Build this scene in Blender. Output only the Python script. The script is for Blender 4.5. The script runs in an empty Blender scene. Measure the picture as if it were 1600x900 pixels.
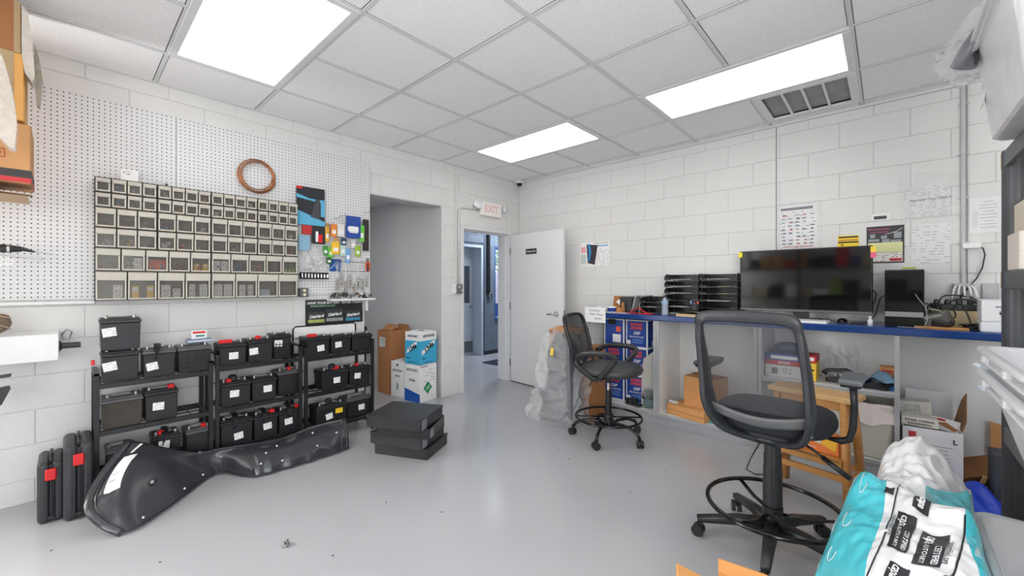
import bpy, bmesh, math, random
from mathutils import Vector, Matrix, Euler, noise
random.seed(7)
C = bpy.context.scene.collection
PI = math.pi
R = math.radians
H = 2.67; XL = -3.71; YR = 4.18            # ceiling height, left wall plane, right wall plane
# ---------------------------------------------------------------- camera
EYE = 1.28; FPX = 638.6; HYP = 444.8; ANG = R(42.54)
cd = bpy.data.cameras.new('camera'); cam = bpy.data.objects.new('camera', cd); C.objects.link(cam)
cam.location = (0, 0, EYE); cam.rotation_euler = (PI/2, 0, ANG)
cd.sensor_width = 36; cd.lens = FPX/1600*36; cd.shift_y = -(450-HYP)/1600; cd.clip_start = .05
bpy.context.scene.camera = cam
# ---------------------------------------------------------------- world, exposure
w = bpy.data.worlds.new('world'); bpy.context.scene.world = w; w.use_nodes = True
nt = w.node_tree; bgn = nt.nodes['Background']
sk = nt.nodes.new('ShaderNodeTexSky'); sk.sky_type = 'NISHITA'; sk.sun_elevation = R(50); sk.sun_rotation = R(200); sk.sun_disc = False
nt.links.new(sk.outputs[0], bgn.inputs[0]); bgn.inputs[1].default_value = .35
vs = bpy.context.scene.view_settings
vs.view_transform = 'Standard'; vs.look = 'None'; vs.gamma = 1; vs.use_curve_mapping = False; vs.exposure = 0.06
LAMP = 2.5                                  # radiance of the fluorescent diffusers
def add_fill(loc, rot, sx, sy, power):
    ld = bpy.data.lights.new('fill_light', 'AREA'); ld.shape = 'RECTANGLE'; ld.size = sx; ld.size_y = sy; ld.energy = power; ld.color = (1, .985, .965)
    lo = bpy.data.objects.new('fill_light', ld); C.objects.link(lo); lo.location = loc; lo.rotation_euler = rot
# daylight lamps added out of view to brighten the room; no windows known there
add_fill((2.12, -.7, 1.5), (0, R(116), 0), 1.5, 3.2, 60)
add_fill((1.42, -2.5, 1.5), (R(112), 0, 0), 1.3, 1.5, 95)
add_fill((-3.6, -1.65, 1.5), (0, R(-90), 0), 1.4, 1.3, 140)
# ---------------------------------------------------------------- points on real planes, measured from the photograph
_f = (-math.sin(ANG), math.cos(ANG)); _r = (math.cos(ANG), math.sin(ANG))
def _ray(px, py):
    a = (px-800)/FPX; return (_f[0]+a*_r[0], _f[1]+a*_r[1], (HYP-py)/FPX)
def atX(px, py, x): r = _ray(px, py); t = x/r[0]; return Vector((x, r[1]*t, EYE+r[2]*t))
def atY(px, py, y): r = _ray(px, py); t = y/r[1]; return Vector((r[0]*t, y, EYE+r[2]*t))
def atZ(px, py, z): r = _ray(px, py); t = (z-EYE)/r[2]; return Vector((r[0]*t, r[1]*t, z))
# ---------------------------------------------------------------- materials
def lin(c):
    return tuple(((v/255)/12.92 if v/255 <= .04045 else ((v/255+.055)/1.055)**2.4) for v in c)+(1,)
_mats = {}
def P(name, rgb, rough=.5, metal=0, var=.06, vs=12, bump=0, bs=60, alpha=1, trans=0, coat=0, emit=None, es=1, detail=3, spec=.5, stretch=None):
    if name in _mats: return _mats[name]
    m = bpy.data.materials.new(name); m.use_nodes = True; n = m.node_tree.nodes; L = m.node_tree.links
    b = n['Principled BSDF']; c = lin(rgb)
    tc = n.new('ShaderNodeTexCoord'); nz = n.new('ShaderNodeTexNoise'); nz.inputs['Scale'].default_value = vs; nz.inputs['Detail'].default_value = detail
    src = tc.outputs['Object']
    if stretch:
        mp = n.new('ShaderNodeMapping'); mp.inputs['Scale'].default_value = stretch; L.new(src, mp.inputs[0]); src = mp.outputs[0]
    L.new(src, nz.inputs['Vector'])
    mx = n.new('ShaderNodeMix'); mx.data_type = 'RGBA'
    mx.inputs['A'].default_value = tuple(min(1, v*(1-var)) for v in c[:3])+(1,)
    mx.inputs['B'].default_value = tuple(min(1, v*(1+var)) for v in c[:3])+(1,)
    L.new(nz.outputs['Fac'], mx.inputs['Factor']); L.new(mx.outputs['Result'], b.inputs['Base Color'])
    b.inputs['Roughness'].default_value = rough; b.inputs['Metallic'].default_value = metal
    b.inputs['Specular IOR Level'].default_value = spec
    b.inputs['Alpha'].default_value = alpha; b.inputs['Transmission Weight'].default_value = trans; b.inputs['Coat Weight'].default_value = coat
    if bump:
        n2 = n.new('ShaderNodeTexNoise'); n2.inputs['Scale'].default_value = bs; L.new(src, n2.inputs['Vector'])
        bp = n.new('ShaderNodeBump'); bp.inputs['Strength'].default_value = bump; bp.inputs['Distance'].default_value = .01
        L.new(n2.outputs['Fac'], bp.inputs['Height']); L.new(bp.outputs[0], b.inputs['Normal'])
    if emit: b.inputs['Emission Color'].default_value = lin(emit); b.inputs['Emission Strength'].default_value = es
    _mats[name] = m; return m
def col(rgb, rough=.5, **k): return P('col_%02x%02x%02x_%d' % (*rgb, int(rough*100)), rgb, rough, **k)
def printed(name, base, ink, row=.008, word=60, fill=.5, thr=.5, rough=.6, x0=-9, x1=9, z0=-9, z1=9):
    """flat printed matter: rows of small marks in the local x-z plane"""
    if name in _mats: return _mats[name]
    m = P(name, base, rough, var=.02); n = m.node_tree.nodes; L = m.node_tree.links; b = n['Principled BSDF']
    tc = n.new('ShaderNodeTexCoord'); sp = n.new('ShaderNodeSeparateXYZ'); L.new(tc.outputs['Object'], sp.inputs[0])
    def ma(op, a, bb=None, c=None):
        q = n.new('ShaderNodeMath'); q.operation = op
        for i, v in enumerate((a, bb, c)):
            if v is None: continue
            if isinstance(v, (int, float)): q.inputs[i].default_value = v
            else: L.new(v, q.inputs[i])
        return q.outputs[0]
    rows = ma('FRACT', ma('DIVIDE', sp.outputs['Z'], row)); rm = ma('LESS_THAN', rows, fill)
    rid = ma('FLOOR', ma('DIVIDE', sp.outputs['Z'], row))
    cmb = n.new('ShaderNodeCombineXYZ'); L.new(ma('MULTIPLY', sp.outputs['X'], word), cmb.inputs[0]); L.new(ma('MULTIPLY', rid, 7.3), cmb.inputs[1])
    nz = n.new('ShaderNodeTexNoise'); nz.inputs['Scale'].default_value = 1; nz.inputs['Detail'].default_value = 4; L.new(cmb.outputs[0], nz.inputs['Vector'])
    wm = ma('GREATER_THAN', nz.outputs['Fac'], thr)
    k = ma('MULTIPLY', rm, wm)
    for ax, lo, hi in (('X', x0, x1), ('Z', z0, z1)):
        if lo > -9: k = ma('MULTIPLY', k, ma('GREATER_THAN', sp.outputs[ax], lo))
        if hi < 9: k = ma('MULTIPLY', k, ma('LESS_THAN', sp.outputs[ax], hi))
    mx = n.new('ShaderNodeMix'); mx.data_type = 'RGBA'; L.new(k, mx.inputs['Factor']); mx.inputs['A'].default_value = lin(base); mx.inputs['B'].default_value = lin(ink)
    L.new(mx.outputs['Result'], b.inputs['Base Color']); return m
# base palette
blockpaint = P('painted_block', (222, 222, 221), .45, var=.03, vs=3, bump=.25, bs=90)
mortar = P('painted_mortar', (207, 207, 207), .6, bump=.3, bs=120)
alcovepaint = P('grey_wall_paint', (196, 197, 199), .5, var=.04, vs=2, bump=.12, bs=60)
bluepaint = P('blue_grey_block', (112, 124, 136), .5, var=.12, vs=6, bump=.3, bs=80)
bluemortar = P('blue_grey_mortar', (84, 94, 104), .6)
trimwhite = P('white_trim', (226, 227, 228), .35)
framegrey = P('door_frame_grey', (222, 223, 225), .35)
doorgrey = P('door_paint', (228, 228, 229), .35, var=.03, vs=3)
white = P('white_plastic', (236, 236, 236), .35)
offw = P('paper_white', (240, 240, 240), .7, var=.02)
cream = P('aged_beige_plastic', (203, 198, 187), .45, var=.06, vs=30)
blk = P('black_plastic', (34, 35, 38), .38, var=.15, vs=30)
blkm = P('black_powder_coat', (26, 27, 29), .35)
blkg = P('black_gloss', (14, 15, 17), .12)
dark = P('dark_interior', (48, 47, 46), .8)
chrome = P('chrome', (200, 200, 202), .18, metal=1)
steel = P('brushed_steel', (150, 150, 152), .35, metal=1)
red = P('red_plastic', (214, 32, 36), .35)
kraft = P('kraft_cardboard', (212, 154, 96), .75, var=.08, vs=8, bump=.08, bs=40)
kraftd = P('dark_kraft_cardboard', (168, 116, 70), .75, var=.1, vs=8)
yellow = P('yellow_paper', (240, 214, 40), .6)
copper = P('copper_tube', (170, 112, 76), .3, metal=.8, var=.2, vs=40)
rubber = P('rubber', (22, 22, 24), .6)
def frosted(name, rgb, clear=.35, trans=.4, rough=.25, bump=0, bs=10, clear2=None, ns=6, nd=3):
    """milky or crinkled thin plastic: clear / translucent / glossy mix"""
    if name in _mats: return _mats[name]
    m = P(name, rgb, rough, var=.03, spec=.7, bump=bump, bs=bs); n = m.node_tree.nodes; L = m.node_tree.links; b = n['Principled BSDF']; out = n['Material Output']
    tr = n.new('ShaderNodeBsdfTransparent'); tl = n.new('ShaderNodeBsdfTranslucent'); tl.inputs[0].default_value = lin(rgb)
    m1 = n.new('ShaderNodeMixShader'); m1.inputs[0].default_value = trans; L.new(b.outputs[0], m1.inputs[1]); L.new(tl.outputs[0], m1.inputs[2])
    m2 = n.new('ShaderNodeMixShader'); L.new(m1.outputs[0], m2.inputs[1]); L.new(tr.outputs[0], m2.inputs[2]); L.new(m2.outputs[0], out.inputs[0])
    if clear2 is None: m2.inputs[0].default_value = clear
    else:
        tc = n.new('ShaderNodeTexCoord'); nz = n.new('ShaderNodeTexNoise'); nz.inputs['Scale'].default_value = ns; nz.inputs['Detail'].default_value = nd; nz.inputs['Distortion'].default_value = 1.2; L.new(tc.outputs['Object'], nz.inputs['Vector'])
        mr = n.new('ShaderNodeMapRange'); mr.inputs[1].default_value = .35; mr.inputs[2].default_value = .68; mr.inputs[3].default_value = clear; mr.inputs[4].default_value = clear2; L.new(nz.outputs['Fac'], mr.inputs[0]); L.new(mr.outputs[0], m2.inputs[0])
    return m
def cr(p0,p1,p2,p3,t): return .5*((2*p1)+(-p0+p2)*t+(2*p0-5*p1+4*p2-p3)*t*t+(-p0+3*p1-3*p2+p3)*t**3)
def net(rows):
    """smooth surface through a grid of control points"""
    R_, C_ = len(rows)-1, len(rows[0])-1
    def f(u, v):
        a = min(max(v,0),.99999)*R_; i = int(a); t = a-i; c = min(max(u,0),.99999)*C_; j = int(c); s = c-j
        def rp(k):
            r = rows[max(0,min(R_,k))]; g = lambda q: r[max(0,min(C_,q))]
            return cr(g(j-1),g(j),g(j+1),g(j+2),s)
        return cr(rp(i-1),rp(i),rp(i+1),rp(i+2),t)
    return f
# ---------------------------------------------------------------- mesh builder
class M:
    def __init__(s, mat=None): s.bm = bmesh.new(); s.mats = []; s.d = mat
    def _mi(s, mat):
        mat = mat or s.d
        if mat not in s.mats: s.mats.append(mat)
        return s.mats.index(mat)
    def _take(s, geom_bm, mat, mtx=None, smooth=False):
        i = s._mi(mat)
        for f in geom_bm.faces: f.material_index = i; f.smooth = smooth
        if mtx is not None: geom_bm.transform(mtx)
        me = bpy.data.meshes.new('t'); geom_bm.to_mesh(me); geom_bm.free(); s.bm.from_mesh(me); bpy.data.meshes.remove(me); return s
    def box(s, c, d, mat=None, rot=(0,0,0), bev=0, taper=None, seg=1, smooth=False):
        b = bmesh.new(); bmesh.ops.create_cube(b, size=1)
        for v in b.verts:
            k = (1, 1)
            if taper and v.co.z < 0: k = taper
            v.co = Vector((v.co.x*d[0]*k[0], v.co.y*d[1]*k[1], v.co.z*d[2]))
        if bev: bmesh.ops.bevel(b, geom=b.edges[:], offset=bev, segments=seg, affect='EDGES', profile=.6)
        return s._take(b, mat, Matrix.Translation(c) @ Euler(rot).to_matrix().to_4x4(), smooth)
    def mm(s, lo, hi, mat=None, bev=0, **k):
        return s.box([(a+b)/2 for a, b in zip(lo, hi)], [abs(b-a) for a, b in zip(lo, hi)], mat, bev=bev, **k)
    def cyl(s, p0, p1, r, mat=None, seg=16, r2=None, smooth=True):
        p0 = Vector(p0); p1 = Vector(p1); v = p1-p0; b = bmesh.new()
        bmesh.ops.create_cone(b, cap_ends=True, segments=seg, radius1=r, radius2=r if r2 is None else r2, depth=v.length)
        q = v.to_track_quat('Z', 'Y').to_matrix().to_4x4()
        i = s._mi(mat)
        s._take(b, mat, Matrix.Translation((p0+p1)/2) @ q, False)
        return s
    def lathe(s, prof, seg=20, o=(0,0,0), mat=None, rot=(0,0,0), sc=(1,1,1)):
        b = bmesh.new(); rows = []
        for r, z in prof:
            if r < 1e-6: rows.append([b.verts.new((0,0,z))]); continue
            rows.append([b.verts.new((r*math.cos(2*PI*i/seg)*sc[0], r*math.sin(2*PI*i/seg)*sc[1], z)) for i in range(seg)])
        for A, B in zip(rows, rows[1:]):
            for i in range(seg):
                j = (i+1) % seg
                if len(A) == 1 and len(B) == 1: continue
                if len(A) == 1: b.faces.new((A[0], B[i], B[j]))
                elif len(B) == 1: b.faces.new((A[i], A[j], B[0]))
                else: b.faces.new((A[i], A[j], B[j], B[i]))
        bmesh.ops.recalc_face_normals(b, faces=b.faces[:])
        return s._take(b, mat, Matrix.Translation(o) @ Euler(rot).to_matrix().to_4x4(), True)
    def tube(s, pts, r, mat=None, seg=8, closed=False, sq=None, up=None):
        """sweep; sq=(w,h) sweeps a rectangle with w across, h along the up vector"""
        pts = [Vector(p) for p in pts]; n = len(pts); b = bmesh.new(); rows = []; last = None
        for i, p in enumerate(pts):
            a = pts[(i-1) % n] if (closed or i > 0) else p; c = pts[(i+1) % n] if (closed or i < n-1) else p
            t = (c-a).normalized()
            if up is not None:
                u = Vector(up); u = (u - t*u.dot(t)); u = u.normalized() if u.length > 1e-5 else t.orthogonal().normalized()
            elif last is None: u = t.orthogonal().normalized()
            else: u = (last - t*last.dot(t)); u = u.normalized() if u.length > 1e-5 else t.orthogonal().normalized()
            last = u; x = t.cross(u)
            rr = r[i] if isinstance(r, (list, tuple)) else r
            if sq:
                ww, hh = (sq[i] if isinstance(sq[0], (list, tuple)) else sq)
                off = [(-.5,-.35),(-.35,-.5),(.35,-.5),(.5,-.35),(.5,.35),(.35,.5),(-.35,.5),(-.5,.35)]
                rows.append([b.verts.new(p + x*ww*q[0] + u*hh*q[1]) for q in off])
            else: rows.append([b.verts.new(p + (x*math.cos(2*PI*k/seg) + u*math.sin(2*PI*k/seg))*rr) for k in range(seg)])
        m = len(rows[0])
        for i in range(n if closed else n-1):
            A = rows[i]; B = rows[(i+1) % n]
            for k in range(m): b.faces.new((A[k], A[(k+1) % m], B[(k+1) % m], B[k]))
        if not closed: b.faces.new(rows[0][::-1]); b.faces.new(rows[-1])
        bmesh.ops.recalc_face_normals(b, faces=b.faces[:])
        return s._take(b, mat, None, True)
    def poly(s, pts, th, mat=None, axis=(0,-1,0)):
        """flat polygon thickened along axis"""
        b = bmesh.new(); ax = Vector(axis)*th; A = [b.verts.new(p) for p in pts]; B = [b.verts.new(Vector(p)+ax) for p in pts]; n = len(pts)
        b.faces.new(A); b.faces.new(B[::-1])
        for i in range(n): b.faces.new((A[i], B[i], B[(i+1) % n], A[(i+1) % n]))
        bmesh.ops.recalc_face_normals(b, faces=b.faces[:]); return s._take(b, mat, None, False)
    def grid(s, fn, nu, nv, mat=None, smooth=True):
        b = bmesh.new(); V = [[b.verts.new(fn(i/nu, j/nv)) for j in range(nv+1)] for i in range(nu+1)]
        for i in range(nu):
            for j in range(nv): b.faces.new((V[i][j], V[i+1][j], V[i+1][j+1], V[i][j+1]))
        return s._take(b, mat, None, smooth)
    def ball(s, c, r, mat=None, sub=2, sc=(1,1,1)):
        b = bmesh.new(); bmesh.ops.create_icosphere(b, subdivisions=sub, radius=r)
        for v in b.verts: v.co = Vector((v.co.x*sc[0], v.co.y*sc[1], v.co.z*sc[2]))
        return s._take(b, mat, Matrix.Translation(c), True)
    def mesh(s, name='m'):
        me = bpy.data.meshes.new(name); s.bm.to_mesh(me); s.bm.free()
        for m in s.mats: me.materials.append(m)
        return me
    def build(s, name, parent=None, loc=(0,0,0), rz=0, label=None, cat=None, group=None, kind=None, rot=None):
        return link(name, s.mesh(name), parent, loc, rz, label, cat, group, kind, rot)
def link(name, me, parent=None, loc=(0,0,0), rz=0, label=None, cat=None, group=None, kind=None, rot=None):
    o = bpy.data.objects.new(name, me); C.objects.link(o); o.parent = parent; o.location = loc; o.rotation_euler = rot or (0,0,rz)
    if label: o['label'] = label
    if cat: o['category'] = cat
    if group: o['group'] = group
    if kind: o['kind'] = kind
    return o
def thing(name, label, cat, loc=(0,0,0), rz=0, group=None, rot=None): return link(name, None, None, loc, rz, label, cat, group, None, rot)
def text(s, size, mat, parent, loc=(0,0,0), rot=(PI/2,0,0), bold=0, shear=0, align='CENTER', sx=1, name='lettering', th=.0006):
    cu = bpy.data.curves.new('t', 'FONT'); cu.body = s; cu.size = size; cu.extrude = th; cu.offset = bold*size; cu.shear = shear
    cu.align_x = align; cu.align_y = 'CENTER'; cu.resolution_u = 3
    ob = bpy.data.objects.new('t', cu); me = bpy.data.meshes.new_from_object(ob); bpy.data.objects.remove(ob)
    for v in me.vertices: v.co.x *= sx
    me.materials.clear(); me.materials.append(mat)
    return link(name, me, parent, loc, 0, rot=rot)
def open_box(m, w, d, h, t=.003, mat=None, inner=None, flaps=None):
    """cardboard box open on top, base centre at origin"""
    m.mm((-w/2,-d/2,0), (w/2,d/2,t), mat); m.mm((-w/2,-d/2,t), (w/2,-d/2+t,h), mat); m.mm((-w/2,d/2-t,t), (w/2,d/2,h), mat)
    m.mm((-w/2,-d/2+t,t), (-w/2+t,d/2-t,h), mat); m.mm((w/2-t,-d/2+t,t), (w/2,d/2-t,h), mat); return m
# ================================================================ SETTING
CO = .2032; Z0 = 2.371 - 11*CO      # block courses
def blocks(parent, axis, face, u0, u1, holes, mat, off=0, z_hi=H, sgn=1, u_vis=None):
    """running-bond blocks on a wall plane; axis 'x' = wall at x=face spanning y; 'y' = wall at y=face spanning x"""
    cache = {}; k = -1
    while True:
        k += 1; z0 = max(0, Z0 + (k-1)*CO); z1 = min(z_hi, Z0 + k*CO)
        if z0 >= z_hi: break
        if z1 - z0 < .03: continue
        u = u0 - 1 + (.4064/2 if k % 2 else 0) + off
        while u < u1:
            a, b = max(u, u0), min(u+.4064, u1); u += .4064
            if b-a < .03: continue
            segs = [(a, b, z0, z1)]
            for (ha, hb, hz0, hz1) in holes:
                out = []
                for (sa, sb, sz0, sz1) in segs:
                    if sb <= ha or sa >= hb or sz1 <= hz0 or sz0 >= hz1: out.append((sa, sb, sz0, sz1)); continue
                    if sa < ha: out.append((sa, ha, sz0, sz1))
                    if sb > hb: out.append((hb, sb, sz0, sz1))
                    if sz1 > hz1 : out.append((max(sa, ha), min(sb, hb), hz1, sz1))
                segs = out
            for (sa, sb, sz0, sz1) in segs:
                W_, H_ = sb-sa-.0035, sz1-sz0-.0035
                if W_ < .02 or H_ < .02: continue
                key = (round(W_, 3), round(H_, 3))
                if key not in cache:
                    m = M(mat)
                    if axis == 'x': m.box((0,0,0), (.012, W_, H_), bev=.003)
                    else: m.box((0,0,0), (W_, .012, H_), bev=.003)
                    cache[key] = m.mesh('concrete_block')
                p = (face, (sa+sb)/2, (sz0+sz1)/2) if axis == 'x' else ((sa+sb)/2, face, (sz0+sz1)/2)
                link('concrete_block', cache[key], parent, p)
# floor
m = M(); fl = P('epoxy_floor', (178, 179, 182), .17, var=.06, vs=1.3, bump=.02, bs=9, spec=.6)
_n = fl.node_tree.nodes; _l = fl.node_tree.links
_q = _n.new('ShaderNodeTexNoise'); _q.inputs['Scale'].default_value = 2.2; _q.inputs['Detail'].default_value = 5
_mr = _n.new('ShaderNodeMapRange'); _mr.inputs[1].default_value = .3; _mr.inputs[2].default_value = .7; _mr.inputs[3].default_value = .14; _mr.inputs[4].default_value = .26
_tc = _n.new('ShaderNodeTexCoord'); _l.new(_tc.outputs['Object'], _q.inputs['Vector']); _l.new(_q.outputs['Fac'], _mr.inputs[0]); _l.new(_mr.outputs[0], _n['Principled BSDF'].inputs['Roughness'])
m.mm((-5.6,-2.6,-.05), (2.2,8.6,0), fl); m.build('floor', kind='structure')
# left wall (x = XL), opening y 2.0..2.87 z<2.17, doorway y 3.19..4.0 z<1.94
OP = (1.94, 2.87, -.1, 2.168); DW = (3.19, 3.985, -.1, 1.945)
m = M(mortar); T = .2
for a, b, z0, z1 in ((-2.6, -2.4, 0, H), (-2.4, -.9, 0, .75), (-2.4, -.9, 2.25, H), (-.9, OP[0], 0, H), (OP[0], OP[1], OP[3], H), (OP[1], DW[0]-.045, 0, H), (DW[0]-.045, DW[1]+.045, DW[3]+.04, H), (DW[1]+.045, YR+.1, 0, H)):
    m.mm((XL-T, a, z0), (XL-.004, b, z1))
wl = m.build('wall_left', kind='structure')
holes = [OP, (DW[0]-.05, DW[1]+.05, -.1, DW[3]+.045), (-2.0, 1.9, 1.36, 2.40)]
blocks(wl, 'x', XL-.006, -.88, YR, holes, blockpaint, off=.13)
# jamb faces of the plain opening, smooth paint
m = M(alcovepaint); m.mm((XL-T, OP[0], OP[3]-.004), (XL-.01, OP[1], OP[3])); m.mm((XL-T, OP[1]-.004, 0), (XL-.01, OP[1], OP[3])); m.build('opening_lining', wl)
# right wall
m = M(mortar); m.mm((XL-T, YR+.004, 0), (2.2, YR+.2, H)); wr = m.build('wall_right', kind='structure')
blocks(wr, 'y', YR+.006, XL, 1.5, [(-2.0, 1.5, -.1, .9)], blockpaint, off=-.04)
# control joint line on right wall, in plain mid grey
m = M(mortar); m.cyl((-.711, YR-.001, 1.5), (-.711, YR-.001, H), .004, P('crack_grey', (150,150,152), .8)); m.build('control_joint', wr)
m = M(mortar); m.mm((XL-T, -2.8, 0), (.75, -2.6, H)).mm((.75,-2.8,0),(2.2,-2.6,.75)).mm((.75,-2.8,2.25),(2.2,-2.6,H)).mm((2.1,-2.8,.75),(2.2,-2.6,2.25)); m.build('wall_back', kind='structure')
m = M(blockpaint); m.mm((2.2, -2.8, 0), (2.4, -2.3, H)).mm((2.2,.9,0),(2.4,YR+.2,H)).mm((2.2,-2.3,0),(2.4,.9,.75)).mm((2.2,-2.3,2.25),(2.4,.9,H)); m.build('wall_far_right', kind='structure')
gl_ = P('window_glass', (235,240,245), .02, alpha=.12)
w4 = thing('added_window_3', None, None); w4['kind'] = 'structure'  # unseen window added behind the camera to go with a fill lamp
M(framegrey).mm((.75,-2.74,.75),(2.1,-2.68,.80)).mm((.75,-2.74,2.2),(2.1,-2.68,2.25)).mm((.75,-2.74,.8),(.80,-2.68,2.2)).mm((2.05,-2.74,.8),(2.1,-2.68,2.2)).build('window_frame', w4); M(gl_).mm((.8,-2.72,.8),(2.05,-2.71,2.2)).build('pane', w4)
w5 = thing('added_window_4', None, None); w5['kind'] = 'structure'  # made-up left wall window, out of view, set behind its fill lamp
M(framegrey).mm((XL-.18,-2.4,.75),(XL-.12,-.9,.80)).mm((XL-.18,-2.4,2.2),(XL-.12,-.9,2.25)).mm((XL-.18,-2.4,.8),(XL-.12,-2.35,2.2)).mm((XL-.18,-.95,.8),(XL-.12,-.9,2.2)).build('window_frame', w5); M(gl_).mm((XL-.155,-2.35,.8),(XL-.15,-.95,2.2)).build('pane', w5)
w3 = thing('added_window_2', None, None); w3['kind'] = 'structure'  # invented side window, never in view, paired with the right fill lamp
M(framegrey).mm((2.28,-2.3,.75),(2.34,.9,.80)).mm((2.28,-2.3,2.2),(2.34,.9,2.25)).mm((2.28,-2.3,.8),(2.34,-2.25,2.2)).mm((2.28,.85,.8),(2.34,.9,2.2)).build('window_frame', w3); M(gl_).mm((2.31,-2.25,.8),(2.32,.85,2.2)).build('pane', w3)
# corridor behind the opening
m = M(alcovepaint); m.mm((-5.6, 2.87, 0), (XL-T+.001, 2.95, 2.6)); m.build('wall_corridor_right', kind='structure')
m = M(alcovepaint); m.mm((-5.6, .6, 0), (-5.4, 2.87, 2.6)); m.build('wall_corridor_far', kind='structure')
m = M(alcovepaint); m.mm((-5.4, .5, 0), (XL-T, .6, 2.6)); m.build('wall_corridor_near', kind='structure')
m = M(P('corridor_ceiling_tile', (205,206,208), .8, bump=.2, bs=200)); m.mm((-5.4, .6, 2.34), (XL-T, 2.87, 2.4)); cc = m.build('ceiling_corridor', kind='structure')
for y in (.9, 1.51, 2.12, 2.73): M(trimwhite).mm((-5.4, y-.012, 2.333), (XL-T, y+.012, 2.34)).build('grid_runner', cc)
for x in (-5.1, -4.49): M(trimwhite).mm((x-.012, .6, 2.333), (x+.012, 2.87, 2.34)).build('grid_runner', cc)
t = thing('ceiling_light', 'added unseen fill fixture for the alcove corridor, beyond the pegboard', 'ceiling light', (-4.65, 1.35, 2.335))  # added out of sight to brighten the corridor; no fixture visible there
M(trimwhite).box((0,0,.0), (.62,.62,.008)).build('frame', t); M(P('corridor_fill_glow', (240,240,240), .4, emit=(250,250,250), es=11)).box((0,0,-.006), (.56,.56,.006)).build('diffuser', t)
# ceiling with lay-in tiles
m = M(dark); m.mm((XL-T, -2.8, H+.03), (2.4, YR+.2, H+.08)); ce = m.build('ceiling', kind='structure')
tile = P('fissured_ceiling_tile', (206, 207, 209), .85, var=.05, vs=4, bump=.35, bs=260)
_n = tile.node_tree.nodes; _l = tile.node_tree.links
_q = _n.new('ShaderNodeTexNoise'); _q.inputs['Scale'].default_value = 150; _q.inputs['Detail'].default_value = 6; _q.inputs['Roughness'].default_value = .8
_tc = _n.new('ShaderNodeTexCoord'); _l.new(_tc.outputs['Object'], _q.inputs['Vector'])
_cr = _n.new('ShaderNodeValToRGB'); _cr.color_ramp.elements[0].position = .33; _cr.color_ramp.elements[0].color = lin((200,200,201)); _cr.color_ramp.elements[1].position = .47; _cr.color_ramp.elements[1].color = lin((250,250,250))
_l.new(_q.outputs['Fac'], _cr.inputs[0]); _l.new(_cr.outputs[0], _n['Principled BSDF'].inputs['Base Color'])
GX = [-3.80+.6096*i for i in range(0, 10)]; GY = [.4096+.6096*j for j in range(-5, 7)]
LIGHTS = [(i, j) for i in (1, 4, 7) for j in (0, 4, -4)]         # lower-left grid node of each 2x4 fixture (1.22 along x, .61 along y)
occ = {(i+a, j) for i, j in LIGHTS for a in (0, 1)} | {(5, 5)}
tc_ = {}
xs = [XL]+[g for g in GX if XL < g < 2.2]+[2.2]; ys = [-2.6]+[g for g in GY if -2.6 < g < YR]+[YR]
for a, b in zip(xs, xs[1:]):
    for c, d in zip(ys, ys[1:]):
        i = round((a+3.80)/.6096) if a > XL+.001 else 0; j = round((c-.4096)/.6096)
        if (i, j) in occ and d-c > .3: continue
        W_, D_ = b-a-.028, d-c-.028
        if W_ < .02 or D_ < .02: continue
        k = (round(W_, 3), round(D_, 3))
        if k not in tc_: tc_[k] = M(tile).box((0,0,0), (W_, D_, .012), bev=.002).mesh('ceiling_tile')
        link('ceiling_tile', tc_[k], ce, ((a+b)/2, (c+d)/2, H+.006))
tbar = P('grid_white', (214, 215, 216), .4)
bars = {}
def bar(ax, ln, wd):
    k = (ax, round(ln, 3), wd)
    if k not in bars: bars[k] = (M(tbar).box((0,0,-.001), (wd,ln,.006), bev=.001) if ax == 'x' else M(tbar).box((0,0,-.001), (ln,wd,.005), bev=.001)).mesh('grid_runner')
    return bars[k]
for x in xs[1:-1]:
    i = round((x+3.80)/.6096); wd = .034 if i % 3 == 1 and i > 1 else .022
    for c, d in zip(ys, ys[1:]):
        j = round((c-.4096)/.6096)
        if (i-1, j) in LIGHTS: continue
        link('grid_runner', bar('x', d-c, wd), ce, (x, (c+d)/2, H))
for y in ys[1:-1]:
    for a, b in zip(xs, xs[1:]): link('grid_runner', bar('y', b-a, .022), ce, ((a+b)/2, y, H))
M(tbar).mm((XL, YR-.025, H-.02), (2.2, YR, H)).build('wall_angle', ce)
M(tbar).mm((XL, -2.6, H-.006), (XL+.02, YR, H)).build('wall_angle', ce)
# ceiling lights
dm = bpy.data.materials.new('lit_diffuser'); dm.use_nodes = True; n = dm.node_tree.nodes; L = dm.node_tree.links
b = n['Principled BSDF']; b.inputs['Base Color'].default_value = lin((240,240,240)); b.inputs['Roughness'].default_value = .4
tc = n.new('ShaderNodeTexCoord'); sp = n.new('ShaderNodeSeparateXYZ'); L.new(tc.outputs['Object'], sp.inputs[0])
ab = n.new('ShaderNodeMath'); ab.operation = 'ABSOLUTE'; L.new(sp.outputs['Y'], ab.inputs[0])
mr = n.new('ShaderNodeMapRange'); mr.interpolation_type = 'SMOOTHSTEP'; L.new(ab.outputs[0], mr.inputs[0]); mr.inputs[1].default_value = 0; mr.inputs[2].default_value = .12
mr.inputs[3].default_value = LAMP*.8; mr.inputs[4].default_value = LAMP*1.08
L.new(mr.outputs[0], b.inputs['Emission Strength']); b.inputs['Emission Color'].default_value = (1, .995, .985, 1)
fm = M(trimwhite)
for lo, hi in (((-.606,-.302,-.006),(.606,-.262,.02)), ((-.606,.262,-.006),(.606,.302,.02)), ((-.606,-.262,-.006),(-.566,.262,.02)), ((.566,-.262,-.006),(.606,.262,.02))): fm.mm(lo, hi, bev=.003)
fme = fm.mesh('frame'); dme = M(dm).mm((-.566,-.262,.002), (.566,.262,.006)).mesh('diffuser')
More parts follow.
